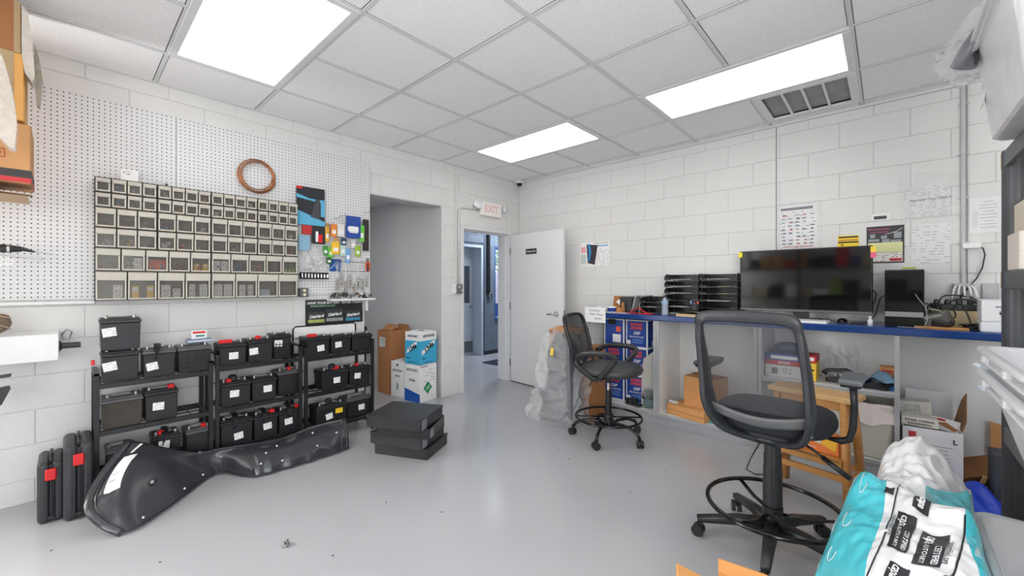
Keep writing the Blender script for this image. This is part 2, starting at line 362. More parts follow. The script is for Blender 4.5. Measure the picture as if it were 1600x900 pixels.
LB = {(1,0): 'lit fluorescent panel nearest the pegboard wall, large at the upper left', (1,4): 'small-looking lit fluorescent panel near the far corner and doorway', (4,4): 'lit fluorescent panel beside the ceiling air vent on the right'}
for i, j in LIGHTS:
    t = thing('ceiling_light', LB.get((i,j), 'lit fluorescent panel out of frame, %s column, %s row of the ceiling' % ({1:'left',4:'middle',7:'right'}[i], {0:'middle',4:'far',-4:'rear'}[j])), 'ceiling light', (-3.80+.6096*(i+1), .4096+.6096*(j+.5), H-.001), 0, 'fluorescent ceiling panels')
    link('frame', fme, t); link('diffuser', dme, t)
# air vent in cell (5,5)
t = thing('ceiling_vent', 'grey louvred air return vent with four openings in the ceiling', 'vent', (-3.80+.6096*5.5, .4096+.6096*5.5, H))
m = M(trimwhite)
for lo, hi in (((-.3,-.3,-.008),(.3,-.25,.01)), ((-.3,.25,-.008),(.3,.3,.01)), ((-.3,-.25,-.008),(-.25,.25,.01)), ((.25,-.25,-.008),(.3,.25,.01))): m.mm(lo, hi, bev=.002)
m.build('frame', t)
M(P('vent_filter', (160,160,162), .8, var=.25, vs=5)).mm((-.25,-.25,.02), (.25,.25,.024)).build('filter', t)
for x in (-.12, 0, .12): M(trimwhite).box((x, 0, .004), (.014, .5, .02)).build('divider', t)
# --- doorway frame and the far room
fr = thing('door_1', None, None); del_ = None
fr['kind'] = 'structure'
m = M(framegrey)
y0, y1, zt = DW[0], DW[1], DW[3]
m.mm((XL-T-.01, y0-.05, 0), (XL+.012, y0-.0, zt+.045), bev=.003); m.mm((XL-T-.01, y1, 0), (XL+.012, y1+.05, zt+.045), bev=.003); m.mm((XL-T-.01, y0, zt), (XL+.012, y1, zt+.045), bev=.003)
m.mm((XL-.12, y0, 0), (XL-.06, y0+.012, zt)); m.mm((XL-.12, y1-.012, 0), (XL-.06, y1, zt)); m.mm((XL-.12, y0, zt-.012), (XL-.06, y1, zt))
m.build('door_frame', fr)
for z in (.25, 1.0, 1.72): M(steel).cyl((XL+.02, y1+.0, z-.05), (XL+.02, y1+.0, z+.05), .009, steel, 8).build('hinge', fr)
# far room
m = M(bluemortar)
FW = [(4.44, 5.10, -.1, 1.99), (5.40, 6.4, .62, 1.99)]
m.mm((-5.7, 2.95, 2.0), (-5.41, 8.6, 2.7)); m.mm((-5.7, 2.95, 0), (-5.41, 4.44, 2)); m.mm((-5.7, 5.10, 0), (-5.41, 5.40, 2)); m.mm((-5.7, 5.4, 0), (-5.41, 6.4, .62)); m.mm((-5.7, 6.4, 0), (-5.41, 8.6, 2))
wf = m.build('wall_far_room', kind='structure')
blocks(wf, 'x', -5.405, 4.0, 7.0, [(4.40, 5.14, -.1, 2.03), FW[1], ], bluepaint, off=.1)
m = M(alcovepaint); m.mm((-5.7, 8.6, 0), (XL-T, 8.7, 2.7)); m.build('wall_far_room_end', kind='structure')
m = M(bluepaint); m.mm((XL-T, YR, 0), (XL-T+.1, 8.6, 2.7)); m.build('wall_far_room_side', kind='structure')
m = M(P('far_ceiling', (150,152,156), .8)); m.mm((-5.7, 2.95, 2.6), (XL-T, 8.6, 2.7)); m.build('ceiling_far_room', kind='structure')
m = M(P('dark_vinyl_base', (40,44,50), .5)); m.mm((-5.40, 5.14, 0), (-5.39, 8, .07)); m.build('baseboard_far_room', kind='structure')
t = thing('ceiling_light', 'ceiling lamp of the far room, hidden above the doorway', 'ceiling light', (-4.7, 5.6, 2.59))
M(P('far_lamp', (240,240,240), .4, emit=(235,242,255), es=14)).mm((-.5,-.6,-.02), (.5,.6,0)).build('diffuser', t)
# glazed inner door at left of far room
d2 = thing('door_2', None, None); d2['kind'] = 'structure'
m = M(P('pale_blue_grey_frame', (190,200,212), .35)); m.mm((-5.70, 5.05, 0), (-5.385, 5.10, 1.99), bev=.003); m.mm((-5.70, 4.44, 1.94), (-5.385, 5.05, 1.99), bev=.003); m.mm((-5.70,4.44,0), (-5.385,4.49,1.94)); m.build('door_frame', d2)
m = M(P('pale_blue_door', (186,192,200), .35)); m.mm((-5.66, 4.49, 0), (-5.62, 4.60, 1.94)); m.mm((-5.66, 4.74, 0), (-5.62, 5.05, 1.94)); m.mm((-5.66, 4.60, 0), (-5.62, 4.74, .95)); m.mm((-5.66, 4.60, 1.72), (-5.62, 4.74, 1.94)); m.build('door_panel', d2)
M(P('bright_pane', (215,230,225), .1, emit=(210,228,220), es=.9, var=.2, vs=20)).mm((-5.645, 4.60, .95), (-5.635, 4.74, 1.72)).build('pane', d2)
M(P('dark_pane', (70,76,84), .15)).mm((-5.63, 4.84, .95), (-5.612, 4.97, 1.62)).build('pane', d2)
M(steel).mm((-5.62, 4.49, .05), (-5.615, 5.05, .25)).build('kick_plate', d2)
M(steel).cyl((-5.62, 4.98, .88), (-5.55, 4.98, .88), .014).cyl((-5.555, 4.98, .88), (-5.555, 4.90, .88), .009).build('door_handle', d2)
# window with greenery
w1 = thing('window_1', None, None); w1['kind'] = 'structure'
m = M(P('blue_window_frame', (60,96,150), .4)); m.mm((-5.46, 5.40, .62), (-5.40, 5.43, 1.99)); m.mm((-5.46, 6.37, .62), (-5.40, 6.4, 1.99)); m.mm((-5.46, 5.43, .62), (-5.40, 6.37, .66)); m.mm((-5.46, 5.43, 1.95), (-5.40, 6.37, 1.99)); m.build('window_frame', w1)
M(P('window_glass', (235,240,245), .02, alpha=.12)).mm((-5.44, 5.43, .66), (-5.435, 6.37, 1.95)).build('pane', w1)
m = M(P('window_poster', (210,205,235), .5, var=.5, vs=9)); m.mm((-5.432, 5.43, .95), (-5.43, 6.1, 1.52)); m.mm((-5.432, 5.43, .68), (-5.43, 6.1, .93), P('blue_window_poster', (52,92,160), .5, var=.3, vs=9)); m.build('window_poster', w1)
mg = M(P('hedge_leaves', (120,190,96), .6, var=.4, vs=30))
for i in range(260):
    mg.box((-6.6-random.random()*.4, 5.2+random.random()*2.6, (-.05+.12*(i//4) if i < 60 else .8+random.random()*1.6)), (.02, .12, .12), rot=(random.random()*3, random.random()*3, random.random()*3))
mg.build('hedge', label='sunlit green hedge seen through the far room window', cat='hedge', kind='stuff')
# floor mat, conduit box in the far room
t = M(P('navy_mat', (30,44,66), .9, bump=.4, bs=300)).box((0,0,.006), (.55, 1.0, .012), bev=.003).build('floor_mat', loc=(-4.62, 5.10, 0), label='dark navy floor mat beyond the doorway', cat='mat')
t = thing('conduit', 'black conduit with a metal outlet box on the blue-grey block wall', 'conduit', (-5.385, 5.22, 0))
M(blkm).cyl((.01,0,1.1), (.01,0,2.6), .035, blkm, 10).build('pipe', t); M(steel).box((.03,.03,1.08), (.05,.07,.1), bev=.006).build('outlet_box', t)
# outside backdrop ground
M(P('asphalt', (120,120,122), .9)).mm((-14,-3,-.12), (-5.75,14,-.08)).build('ground', kind='structure')
# door slab (open into the room)
hx, hy = XL+.03, y1-.0
ex, ey = -2.786, 3.915
da = math.atan2(ey-hy, ex-hx)
ds = thing('door_3', None, None, (hx, hy, 0), da); ds['kind'] = 'structure'
DWD = math.hypot(ex-hx, ey-hy)
M(doorgrey).mm((0, 0, .012), (DWD, .044, 1.935), bev=.002).build('door_panel', ds)
t = M(P('dark_sign', (58,60,64), .5)).box((.38,-.003,1.70), (.19,.005,.068), bev=.002).build('sign_plate', ds, label='small dark door sign with white lettering')
text('Employees Only', .024, offw, ds, (.38,-.0062,1.70), bold=.02)
m = M(chrome); m.cyl((.80,0,.93), (.80,-.012,.93), .033, chrome, 24); m.cyl((.80,-.012,.93), (.80,-.045,.93), .012, chrome, 12); m.tube([(.80,-.045,.93), (.77,-.05,.93), (.69,-.05,.925)], .009, chrome); m.build('door_handle', ds)
M(steel).mm((DWD-.001, .012, .88), (DWD+.002, .032, .98)).build('latch_plate', ds)
# baseboard strip behind the cabinets
# ================================================================ LEFT WALL
Q = PI/2        # left-wall things: local x runs along +y, local -y points into the room
# pegboard
pm = P('pegboard_hardboard', (222, 223, 225), .5, var=.02); n = pm.node_tree.nodes; L = pm.node_tree.links
tc = n.new('ShaderNodeTexCoord'); sp = n.new('ShaderNodeSeparateXYZ'); L.new(tc.outputs['Object'], sp.inputs[0])
def _m(op, a, b=None):
    q = n.new('ShaderNodeMath'); q.operation = op
    for i, v in enumerate((a, b)):
        if v is None: continue
        if isinstance(v, (int, float)): q.inputs[i].default_value = v
        else: L.new(v, q.inputs[i])
    return q.outputs[0]
fx = _m('SUBTRACT', _m('FRACT', _m('DIVIDE', sp.outputs['X'], .0254)), .5); fz = _m('SUBTRACT', _m('FRACT', _m('DIVIDE', sp.outputs['Z'], .0254)), .5)
dd = _m('ADD', _m('MULTIPLY', fx, fx), _m('MULTIPLY', fz, fz)); hole = _m('LESS_THAN', dd, .0205)
mx = n.new('ShaderNodeMix'); mx.data_type = 'RGBA'; L.new(hole, mx.inputs['Factor']); mx.inputs['A'].default_value = lin((222,223,225)); mx.inputs['B'].default_value = lin((38,38,40))
L.new(mx.outputs['Result'], n['Principled BSDF'].inputs['Base Color'])
PX = XL+.022
t = thing('pegboard', 'large white perforated pegboard covering the left block wall', 'pegboard', (PX, 0, 0), Q)
PB = [(-.85, -.70), (-.697, .52), (.523, 1.985)]
for a, b in PB: M(pm).box(((a+b)/2, .003, (1.20+2.455)/2), (b-a, .006, 1.255)).build('panel', t)
M(trimwhite).mm((-.85, .006, 1.19), (1.985, .018, 1.205)).mm((-.85,.006,2.44),(1.985,.018,2.455)).build('furring_strip', t)
t = thing('surface_conduit', 'white horizontal conduit running under the pegboard at left', 'conduit', (XL+.012, 0, 1.168), Q)
M(white).cyl((-.85,0,0), (.12,0,0), .011, white, 10).build('pipe', t); M(white).cyl((-.12,0,0), (-.09,0,0), .014, white, 10).build('coupling', t)
# tilt bin organisers
BF = -3.60
zrow = [1.952, 1.866, 1.766, 1.640, 1.513, 1.367, 1.180]
bodym = P('organiser_body_dark', (74, 72, 68), .6); paneM = P('clear_bin_window', (120, 118, 112), .12, alpha=.30); liner = P('bin_liner_grey', (124, 121, 115), .7, var=.15)
labelm = printed('bin_label', (236, 234, 228), (120,120,120), .006, 110, .45, .52)
pal = [col(c, .6) for c in ((150,40,36),(60,100,160),(200,170,60),(230,230,228),(120,70,50),(70,120,80),(40,40,44),(215,120,110),(170,170,172),(110,104,98))]
def bin_mesh(w, h):
    m = M(cream); r = .008; lip = h*.30
    m.box((-w/2+r/2, .004, -lip/2), (r, .014, h-lip), bev=.002); m.box((w/2-r/2, .004, -lip/2), (r, .014, h-lip), bev=.002)
    m.box((0, .004, -h/2+r*.6), (w-2*r, .014, r*1.2), bev=.002); m.box((0, .004, h/2-lip), (w-2*r, .012, r*.6))
    # sloped pour lip
    m.poly([(-w/2, -.003, h/2), (-w/2, -.003, h/2-lip), (-w/2, -.020, h/2-.004)], -w, cream, axis=(1,0,0)) if False else None
    A = [(-w/2, .010, h/2), (-w/2, -.014, h/2-.006), (-w/2, -.007, h/2-lip), (-w/2, .010, h/2-lip)]
    m.poly(A, w, cream, axis=(1,0,0))
    m.mm((-w/2+r, .050, -h/2+.01), (w/2-r, .053, h/2-lip), liner); m.mm((-w/2+r, .010, -h/2+.004), (w/2-r, .05, -h/2+.008), liner)
    return m.mesh('tilt_bin')
def pane_mesh(w, h):
    return M(paneM).mm((-w/2+.008, .004, -h/2+.010), (w/2-.008, .006, h/2-h*.30-.003)).mesh('window')
def junk_mesh(w, h, seed, kind):
    rr = random.Random(seed); m = M(pal[0]); a = w/2-.012; zb = -h/2+.009
    k = rr.choice([6, 10, 14]) if kind == 'small' else 16
    cs = [rr.choice(pal) for _ in range(2)]
    for i in range(k):
        s = rr.uniform(.006, .014); z = zb + rr.random()**1.5*h*.3 + s/2
        x = rr.uniform(-a+s, a-s)
        m.box((x, rr.uniform(.016, .044), z), (s*rr.uniform(.8, 2), s, s*rr.uniform(.4, 1)), rr.choice(cs), rot=(rr.random()*2, rr.random()*2, rr.random()*2))
    return m.mesh('contents')
names = {0: 'topmost narrow rows', 1: 'middle rows'}
unit = 0; seed = 0
ylo, yhi = atX(148, 380, BF).y, atX(466, 395, BF).y; full = yhi-ylo
WU = full/4
cnames = ['leftmost', 'second from left', 'third from left', 'rightmost']
cart = {}
def organiser(y0, w, r0, nrows, nb, label, group):
    """y0 left edge, r0 index of the first row, nb bins per row"""
    global seed
    zt, zb = zrow[r0], zrow[r0+nrows]
    t = thing('tilt_bin_organiser', label, 'storage bins', (BF, y0, zb), Q, group)
    hh = zt-zb; m = M(bodym); dp = abs(BF-PX)-.002
    m.mm((0, .054, 0), (w, dp, hh)); m.mm((0, .008, 0), (.003, .06, hh)); m.mm((w-.003, .008, 0), (w, .06, hh)); m.mm((0, .008, hh-.003), (w, .06, hh)); m.mm((0,.008,0), (w,.06,.003))
    bw = w/nb
    for k in range(1, nrows): m.mm((0,.008,hh*k/nrows-.002), (w,.06,hh*k/nrows+.002))
    for k in range(1, nb): m.mm((bw*k-.002,.008,0), (bw*k+.002,.06,hh))
    m.build('housing', t)
    bh = hh/nrows
    key = (round(bw-.008, 4), round(bh-.008, 4))
    if key not in cart: cart[key] = (bin_mesh(*key), pane_mesh(*key))
    for rr_ in range(nrows):
        for k in range(nb):
            cx = bw*(k+.5); cz = hh-bh*(rr_+.5)
            b = link('tilt_bin', cart[key][0], t, (cx, 0, cz))
            link('window', cart[key][1], b)
            seed += 1
            if nb < 4 or w > .4 or random.random() < .75:
                if not (r0 == 5): link('contents', junk_mesh(*key, seed, 'small' if r0 < 4 else 'big'), b, kind='stuff')
    return t
for i in range(4):
    organiser(ylo+WU*i, WU-.004, 0, 2, 4, 'beige tilt-bin organiser with eight small bins, top row, %s column' % cnames[i], 'small tilt bin organisers')
    organiser(ylo+WU*i, WU-.004, 2, 2, 3, 'beige tilt-bin organiser with six medium bins, middle row, %s column' % cnames[i], 'medium tilt bin organisers')
for i in range(2):
    organiser(ylo+WU*2*i, WU*2-.004, 4, 1, 5, 'beige organiser strip of five bins, fifth row, %s half' % ['left', 'right'][i], 'large tilt bin organisers')
    organiser(ylo+WU*2*i, WU*2-.004, 5, 1, 4, 'beige organiser strip of four big labelled bins, bottom row, %s half' % ['left', 'right'][i], 'large tilt bin organisers')
# little cartons standing in the two lowest rows
bw4 = WU*2/4; bw5 = WU*2/5
small_print = printed('carton_print', (238,236,232), (150,150,155), .012, 70, .5, .5)
yel = P('yellow_carton', (240,190,50), .6); orr = P('orange_red_carton', (214,84,60), .6)
def carton(row, k, dx, w, h, mat, what):
    bw = bw5 if row == 4 else bw4; y = ylo+bw*(k+.5)+dx; z = zrow[row+1]+.013
    o = M(mat).box((0, 0, h/2), (w, .03, h), bev=.001).build('parts_carton', loc=(BF-.032, y, z), rz=Q, label=what, cat='box', group='small cartons in the tilt bins')
    if mat is yel: M(offw).box((0,-.0155,h*.72), (w*.8,.001,h*.3)).build('carton_label', o)
    return o
for a in [(5,0,.03,.045,.085,small_print,'white carton in the first big bottom bin'), (5,1,-.035,.035,.08,yel,'yellow carton, left one in the second bottom bin'), (5,1,.038,.035,.08,yel,'yellow carton, right one in the second bottom bin'),
          (5,2,-.03,.05,.085,small_print,'left white carton in the third bottom bin'), (5,2,.028,.04,.06,small_print,'right white carton in the third bottom bin'),
          (5,3,-.035,.035,.09,small_print,'left white carton in the fourth bottom bin'), (5,3,.03,.045,.09,small_print,'right white carton in the fourth bottom bin'),
          (5,4,-.03,.05,.09,small_print,'left white carton in the fifth bottom bin'), (5,4,.03,.05,.09,small_print,'right white carton in the fifth bottom bin'),
          (5,5,-.025,.04,.085,small_print,'left white carton in the sixth bottom bin'), (5,5,.03,.035,.085,small_print,'right white carton in the sixth bottom bin'),
          (5,6,-.02,.07,.05,P('silver_blue_packet',(190,205,220),.3,var=.4,vs=30),'silver blue packet in the seventh bottom bin'),
          (4,1,.022,.04,.075,small_print,'white carton in the second bin of the fifth row'), (4,2,0,.085,.065,orr,'orange-red carton in the third bin of the fifth row'),
          (4,4,-.024,.03,.05,yel,'yellow carton at left of the fifth bin, fifth row'), (4,4,.026,.03,.05,yel,'yellow carton at right of the fifth bin, fifth row'),
          (4,5,-.024,.04,.075,small_print,'left white carton in the sixth bin, fifth row'), (4,5,.024,.04,.075,small_print,'right white carton in the sixth bin, fifth row'),
          (4,9,0,.07,.03,P('lime_packet',(150,190,80),.5),'lime green packet in the last bin of the fifth row')]: carton(*a)
# cards and small things on top of the organisers
p = atX(202, 276, -3.66)
t = thing('index_card_box', 'white printed card box on top of the bin organisers', 'box', (-3.64, p.y, 1.952), Q)
M(white).box((0,0,.038), (.085,.03,.075), bev=.003).build('case', t); M(printed('card_print',(228,228,228),(90,90,95),.01,60)).box((-.012,-.016,.052), (.04,.001,.022)).build('printed_label', t)
p = atX(246, 288, -3.64)
t = thing('clear_case', 'small clear plastic case lying on the bin organisers', 'case', (-3.64, p.y, 1.952), Q)
M(P('clear_case_plastic',(225,225,225),.1,alpha=.5)).box((0,0,.012), (.08,.04,.024), bev=.004).build('lid', t); M(blk).box((.045,0,.01), (.016,.02,.02), bev=.003).build('clip', t)
# copper coil
ya = atX(368,272,-3.67).y; yb = atX(431,272,-3.67).y; c = Vector((-3.665, (ya+yb)/2, 2.135)); rad = (yb-ya)/2-.01
pts = []
rr = random.Random(3)
for i in range(5*40):
    a = 2*PI*i/40; k = i//40; q = rad - .012*(k % 3) - .004*math.sin(a*1.3+k)
    pts.append((math.cos(a)*q, -.012-.006*(k % 3)-.004*math.sin(a*.7+k*2), math.sin(a)*q - .006*(k % 2)))
t = thing('copper_coil', 'coil of bare copper tubing hanging on the pegboard', 'coil', c, Q)
M(copper).tube(pts, .0045, copper, 6).build('tubing', t)
M(steel).tube([(-.0,.012,rad-.02), (-.0,-.03,rad-.022), (0,-.036,rad-.005)], .003, steel, 6).build('peg_hook', t)
# outlet box on pegboard right of bins
p = atX(475, 457, -3.64)
t = thing('outlet_box', 'grey metal duplex outlet box on the pegboard beside the lowest bins', 'outlet', (-3.66, p.y, p.z), Q)
M(steel).box((0,0,0), (.075,.05,.075), bev=.006).build('box', t)
for z in (-.018,.018): M(P('ivory_socket',(225,220,190),.4)).lathe([(0,0),(.012,0),(.013,.004)][::-1], 14, (0,-.026,z), rot=(PI/2,0,0)).build('socket', t)
# wiper-blade card package
def hang(name, px0, px1, py0, py1, x, label, cat, mat, th=.01, group=None, parts=(), tilt=0, hook=True):
    """thing hanging on the pegboard covering a rectangle of the photograph at plane x"""
    a = atX(px0, (py0+py1)/2, x); b = atX(px1, (py0+py1)/2, x); cxp = (px0+px1)/2
    zt = atX(cxp, py0, x).z; zb = atX(cxp, py1, x).z; w_, h_ = b.y-a.y, zt-zb
    t = thing(name, label, cat, (x, (a.y+b.y)/2, (zt+zb)/2), Q, group)
    t.rotation_euler = (0, tilt, Q) if not tilt else Euler((0, tilt, 0)).to_matrix().to_4x4().to_euler() and (0, 0, Q)
    M(mat).box((0,0,0), (w_,th,h_), bev=min(.002, th/4)).build('card', t)
    for (u, v, du, dv, pm_, nm) in parts: M(pm_).box((u*w_/2, -th/2-.0025, v*h_/2), (du*w_, .005, dv*h_), bev=.0015).build(nm, t)
    if hook: M(steel).cyl((0, (x-PX), h_/2-.008), (0, -.012, h_/2-.008), .002, steel, 6).build('peg_hook', t)
    return t, w_, h_
cy = P('cyan_card', (92,176,214), .45); bk2 = P('black_card', (40,44,50), .4)
t, w_, h_ = hang('wiper_package', 463, 507, 293, 352, -3.655, 'black and light blue blister package hanging right of the bins', 'package', bk2, .012)
M(cy).poly([(-w_/2,-.0065,-h_/2), (w_/2,-.0065,-h_/2), (w_/2,-.0065,-h_*.38), (-w_/2,-.0065,-h_*.12)], .001).build('printed_band', t)
M(cy).poly([(-w_/2,-.0065,h_*.30), (-w_*.05,-.0065,h_*.2), (w_*.5,-.0065,h_*.2), (w_*.5,-.0065,-h_*.25), (w_*.35,-.0065,-h_*.25), (w_*.35,-.0065,h_*.12), (-w_/2,-.0065,h_*.2)], .001).build('printed_band', t)
M(red).box((-w_*.40,-.007,h_*.46), (w_*.2,.002,h_*.07)).build('logo_patch', t)
M(P('wiper_rubber_photo',(70,72,78),.4)).poly([(-w_*.02,-.0075,-h_*.28), (w_*.3,-.0075,-h_*.33), (w_*.32,-.0075,h_*.2), (w_*.16,-.0075,h_*.2)], .002).build('printed_shape', t)
# hanging packs
bagm = frosted('poly_bag_clear', (238,239,240), .55, .3, .15, .5, 25, .85, 8)
packs = [
 ('blister_pack',472,492,352,366,-3.66,'red and clear small parts bag, left under the blue wiper package','package',P('red_parts',(196,50,52),.4),.014),
 ('blister_pack',487,508,354,381,-3.655,'black backed blister card with red and white parts','package',bk2,.012),
 ('hang_card',508,514,354,378,-3.65,'narrow amber card beside the black blister card','package',P('amber',(226,168,60),.5),.01),
 ('hang_card',517,526,350,370,-3.64,'orange topped hang card in the top row of hanging packs','package',P('orange_c',(236,140,60),.5),.012),
 ('hang_card',527,538,350,370,-3.65,'white hang card in the top row of hanging packs','package',P('white_c',(226,226,222),.5),.01),
 ('hang_card',541,563,338,372,-3.64,'deep blue hang pack with white front at the upper right','package',P('deep_blue',(34,72,160),.4),.016),
 ('hang_card',561,569,352,378,-3.65,'bright green hang card at the right of the blue pack','package',P('bright_green',(112,206,70),.5),.01),
 ('hang_card',567,576,343,392,-3.66,'tall dark strip of fuses card on the right edge of the pegboard','package',P('fuse_card',(46,40,34),.4,var=.9,vs=90),.014),
 ('blister_pack',466,484,368,391,-3.655,'pale blue pack left of the crumpled plastic bag','package',P('pale_blue_c',(140,180,208),.4),.012),
 ('hang_card',505,512,384,399,-3.65,'small green card in the second row, leftmost','package',P('mid_green',(60,150,70),.5),.01),
 ('hang_card',513,521,386,402,-3.65,'light green card next to the yellow pack','package',P('light_green',(120,200,80),.5),.01),
 ('hang_card',518,530,378,397,-3.635,'yellow pack in the second row of hanging packs','package',P('yell_c',(246,196,50),.5),.012),
 ('hang_card',531,540,381,400,-3.65,'pale clear pack in the second row of hanging packs','package',P('pale_green_c',(190,214,200),.3),.01),
 ('hang_card',540,547,388,411,-3.64,'light blue strip pack hanging low','package',P('sky_c',(120,170,220),.4),.01),
 ('hang_card',509,515,349,366,-3.66,'small brown and white card left of the orange topped card','package',P('brown_wht',(176,140,100),.5),.01),
 ('hang_card',522,529,372,384,-3.64,'small tan hook card above the yellow pack','package',P('tan_hook',(206,150,80),.5),.01),
 ('hang_card',533,541,372,383,-3.64,'small dark blue card in the middle of the hanging packs','package',P('dk_blue2',(40,60,100),.5),.01),
 ('hang_card',548,556,374,388,-3.66,'pale grey clear card right of the sky blue strip','package',P('pale_grey3',(206,208,212),.4),.01),
 ('hang_card',510,518,402,412,-3.66,'small dark green card below the small green one','package',P('dkgreen2',(50,110,60),.5),.01),
 ('hang_card',555,563,384,401,-3.65,'green and orange card near the pegboard edge','package',P('green_o',(150,190,60),.5),.01),
]
for a in packs:
    t, w_, h_ = hang(*a[:9], th=a[9], group='packages hanging on the pegboard')
    if a[0] == 'hang_card' and 'fuse' not in a[6]: M(offw).box((0,-a[9]/2-.001,-h_*.12), (w_*.6,.002,h_*.3)).build('printed_label', t)
    if 'black backed' in a[6]:
        M(red).box((.1*w_,-.012,-h_*.2), (w_*.3,.012,h_*.5), bev=.003).build('blister_contents', t); M(offw).box((-w_*.15,-.010,-h_*.1), (w_*.2,.008,h_*.6), bev=.003).build('blister_contents', t)
    if 'white front' in a[6]: M(offw).box((-.05*w_,-.012,-.02), (w_*.75,.008,h_*.22), bev=.003).build('white_panel', t)
# wire hooks holding the packs
for px, py, wl_ in ((522,342,'left of the two high ones'),(531,338,'right of the two high ones'),(569,333,'by the dark strip card'),(545,352,'above the deep blue pack'),(512,352,'above the narrow amber card'),(535,376,'above the pale clear pack'),(557,380,'above the green and orange card')):
    p = atX(px, py, PX-.0)
    M(steel).tube([(0,0,.02), (0,-.004,0), (0,-.10,-.006), (0,-.11,.012)], .0022, steel, 6).build('wire_hook', loc=(PX+.0, p.y, p.z), rz=Q, label='bare wire hook sticking out of the pegboard, '+wl_, cat='hook', group='wire pegboard hooks')
# crumpled clear bag
def crumple(cx_, cz_, w_, h_, dpt, seed, fold=.35):
    rr = random.Random(seed); ph = [rr.uniform(0, 6) for _ in range(8)]
    def f(u, v):
        x = (u-.5)*w_; z = (v-.5)*h_
        edge = min(u, 1-u, v, 1-v)*4
        d = dpt*min(1, edge)*(.7+fold*math.sin(u*9+ph[0]+v*4)+fold*.8*math.sin(v*11+ph[1]-u*5)+fold*.5*math.sin(u*21+v*17+ph[2]))
        x += .03*w_*math.sin(v*9+ph[3])+(v-.5)*0; z += .04*h_*math.sin(u*8+ph[4])
        x *= (1.05-.35*max(0, v-.5)*2)
        return Vector((x+cx_, -d, z+cz_))
    return f
pa = atX(466, 410, -3.66); pb = atX(514, 410, -3.66); zt = atX(490, 384, -3.66).z; zb = atX(490, 430, -3.66).z
t = thing('parts_bag', 'crumpled clear plastic bag of white and red parts hanging on the pegboard', 'bag', (-3.685, (pa.y+pb.y)/2, (zt+zb)/2), Q)
M(bagm).grid(crumple(0,0,pb.y-pa.y,zt-zb,.07,5), 22, 22).build('clear_film', t)
m = M(offw)
for i in range(9): m.box((random.uniform(-.05,.07), -.022, random.uniform(-.07,.02)), (.05,.012,.014), random.choice([offw, P('pink_part',(226,170,166),.5), offw]), rot=(0,random.uniform(-1,1),0), bev=.003)
m.build('contents', t, kind='stuff')
# blue square card low
t, w_, h_ = hang('wall_card', 515, 533, 405, 424, -3.68, 'small square blue card with white line art, low on the pegboard', 'card', P('royal_blue_card', (24,82,158), .4), .004, hook=False)
m = M(offw); m.tube([(-w_*.45,-.003,-h_*.3),(-w_*.1,-.003,h_*.05),(w_*.2,-.003,h_*.35),(w_*.45,-.003,h_*.3)], .002, offw, 5)
for u, v in ((.1,-.1),(.25,.1),(.3,-.25)): m.tube([(u*w_+.012*math.cos(a),-.003,v*h_+.012*math.sin(a)) for a in [i*PI/5 for i in range(10)]], .0018, offw, 5, closed=True)
m.build('line_art', t)
# socket set rail
ya, yb = atX(470,433,-3.64).y, atX(514,433,-3.64).y
t = thing('socket_rail', 'black socket rail holding a row of chrome sockets on the pegboard', 'tool rail', (-3.655, (ya+yb)/2, atX(492,434,-3.655).z), Q)
M(blk).box((0,0,0), (yb-ya,.03,.022), bev=.003).box((0,.01,.028), ((yb-ya)*1.02,.015,.035), blk, bev=.004).build('rail', t)
for i in range(9):
    x = -(yb-ya)/2+(i+.5)*(yb-ya)/9; r_ = .0065+.0005*i
    M(chrome).cyl((x,-.012,.002), (x,-.012,.035-.001*i), r_, chrome, 10).build('socket', t)
# clip hooks with nozzles and small hardware cluster: hook rails
for k, (px0, px1, py) in enumerate(((520,574,409),(524,576,424))):
    ya, yb = atX(px0,py,-3.66).y, atX(px1,py,-3.66).y; z = atX((px0+px1)/2, py, -3.66).z
    t = thing('wire_rack', ['upper', 'lower'][k]+' horizontal wire rack on the pegboard above the hanging clamps', 'wire rack', (-3.67, (ya+yb)/2, z), Q)
    M(steel).cyl((-(yb-ya)/2,-.02,0), ((yb-ya)/2,-.02,0), .003, steel, 6).build('wire', t)
    for q in (-.48, 0, .48): M(steel).cyl((q*(yb-ya),.012,0), (q*(yb-ya),-.02,0), .0025, steel, 6).build('wire', t)
lens = [.14,.10,.16,.12,.18,.13,.15,.12]
for i in range(8):
    px = 526+i*6.6; p = atX(px, 410, -3.65); ln = lens[i]*1.25
    t = thing('hose_clamps', 'bunch of steel hose clamps hanging on a wire, number %s from the left' % ['one','two','three','four','five','six','seven','eight'][i], 'clamps', (-3.645, p.y, p.z-.02), Q, 'steel clamps hanging on wires')
    t['label'] = 'steel hose clamps on a vertical wire, ' + ['leftmost', 'second from left', 'third from left', 'fourth from left', 'fourth from right', 'third from right', 'second from right', 'rightmost'][i] + ' bunch'
    M(steel).cyl((0,0,.01), (0,0,-ln-.06), .0022, steel, 6).build('wire', t)
    rr = random.Random(i)
    for k in range(5):
        z0 = -ln-.05+k*.022+rr.uniform(-.005,.005); r0 = .011+rr.random()*.005; a0 = rr.uniform(-.8,.8)
        M(P('clamp_steel',(150,142,132),.3,metal=.8,var=.4,vs=60)).tube([(r0*math.cos(a)*math.cos(a0), -.004+r0*math.cos(a)*math.sin(a0), z0+r0*math.sin(a)) for a in [j*PI/5 for j in range(10)]], .003, seg=5, closed=True).build('clamp', t)
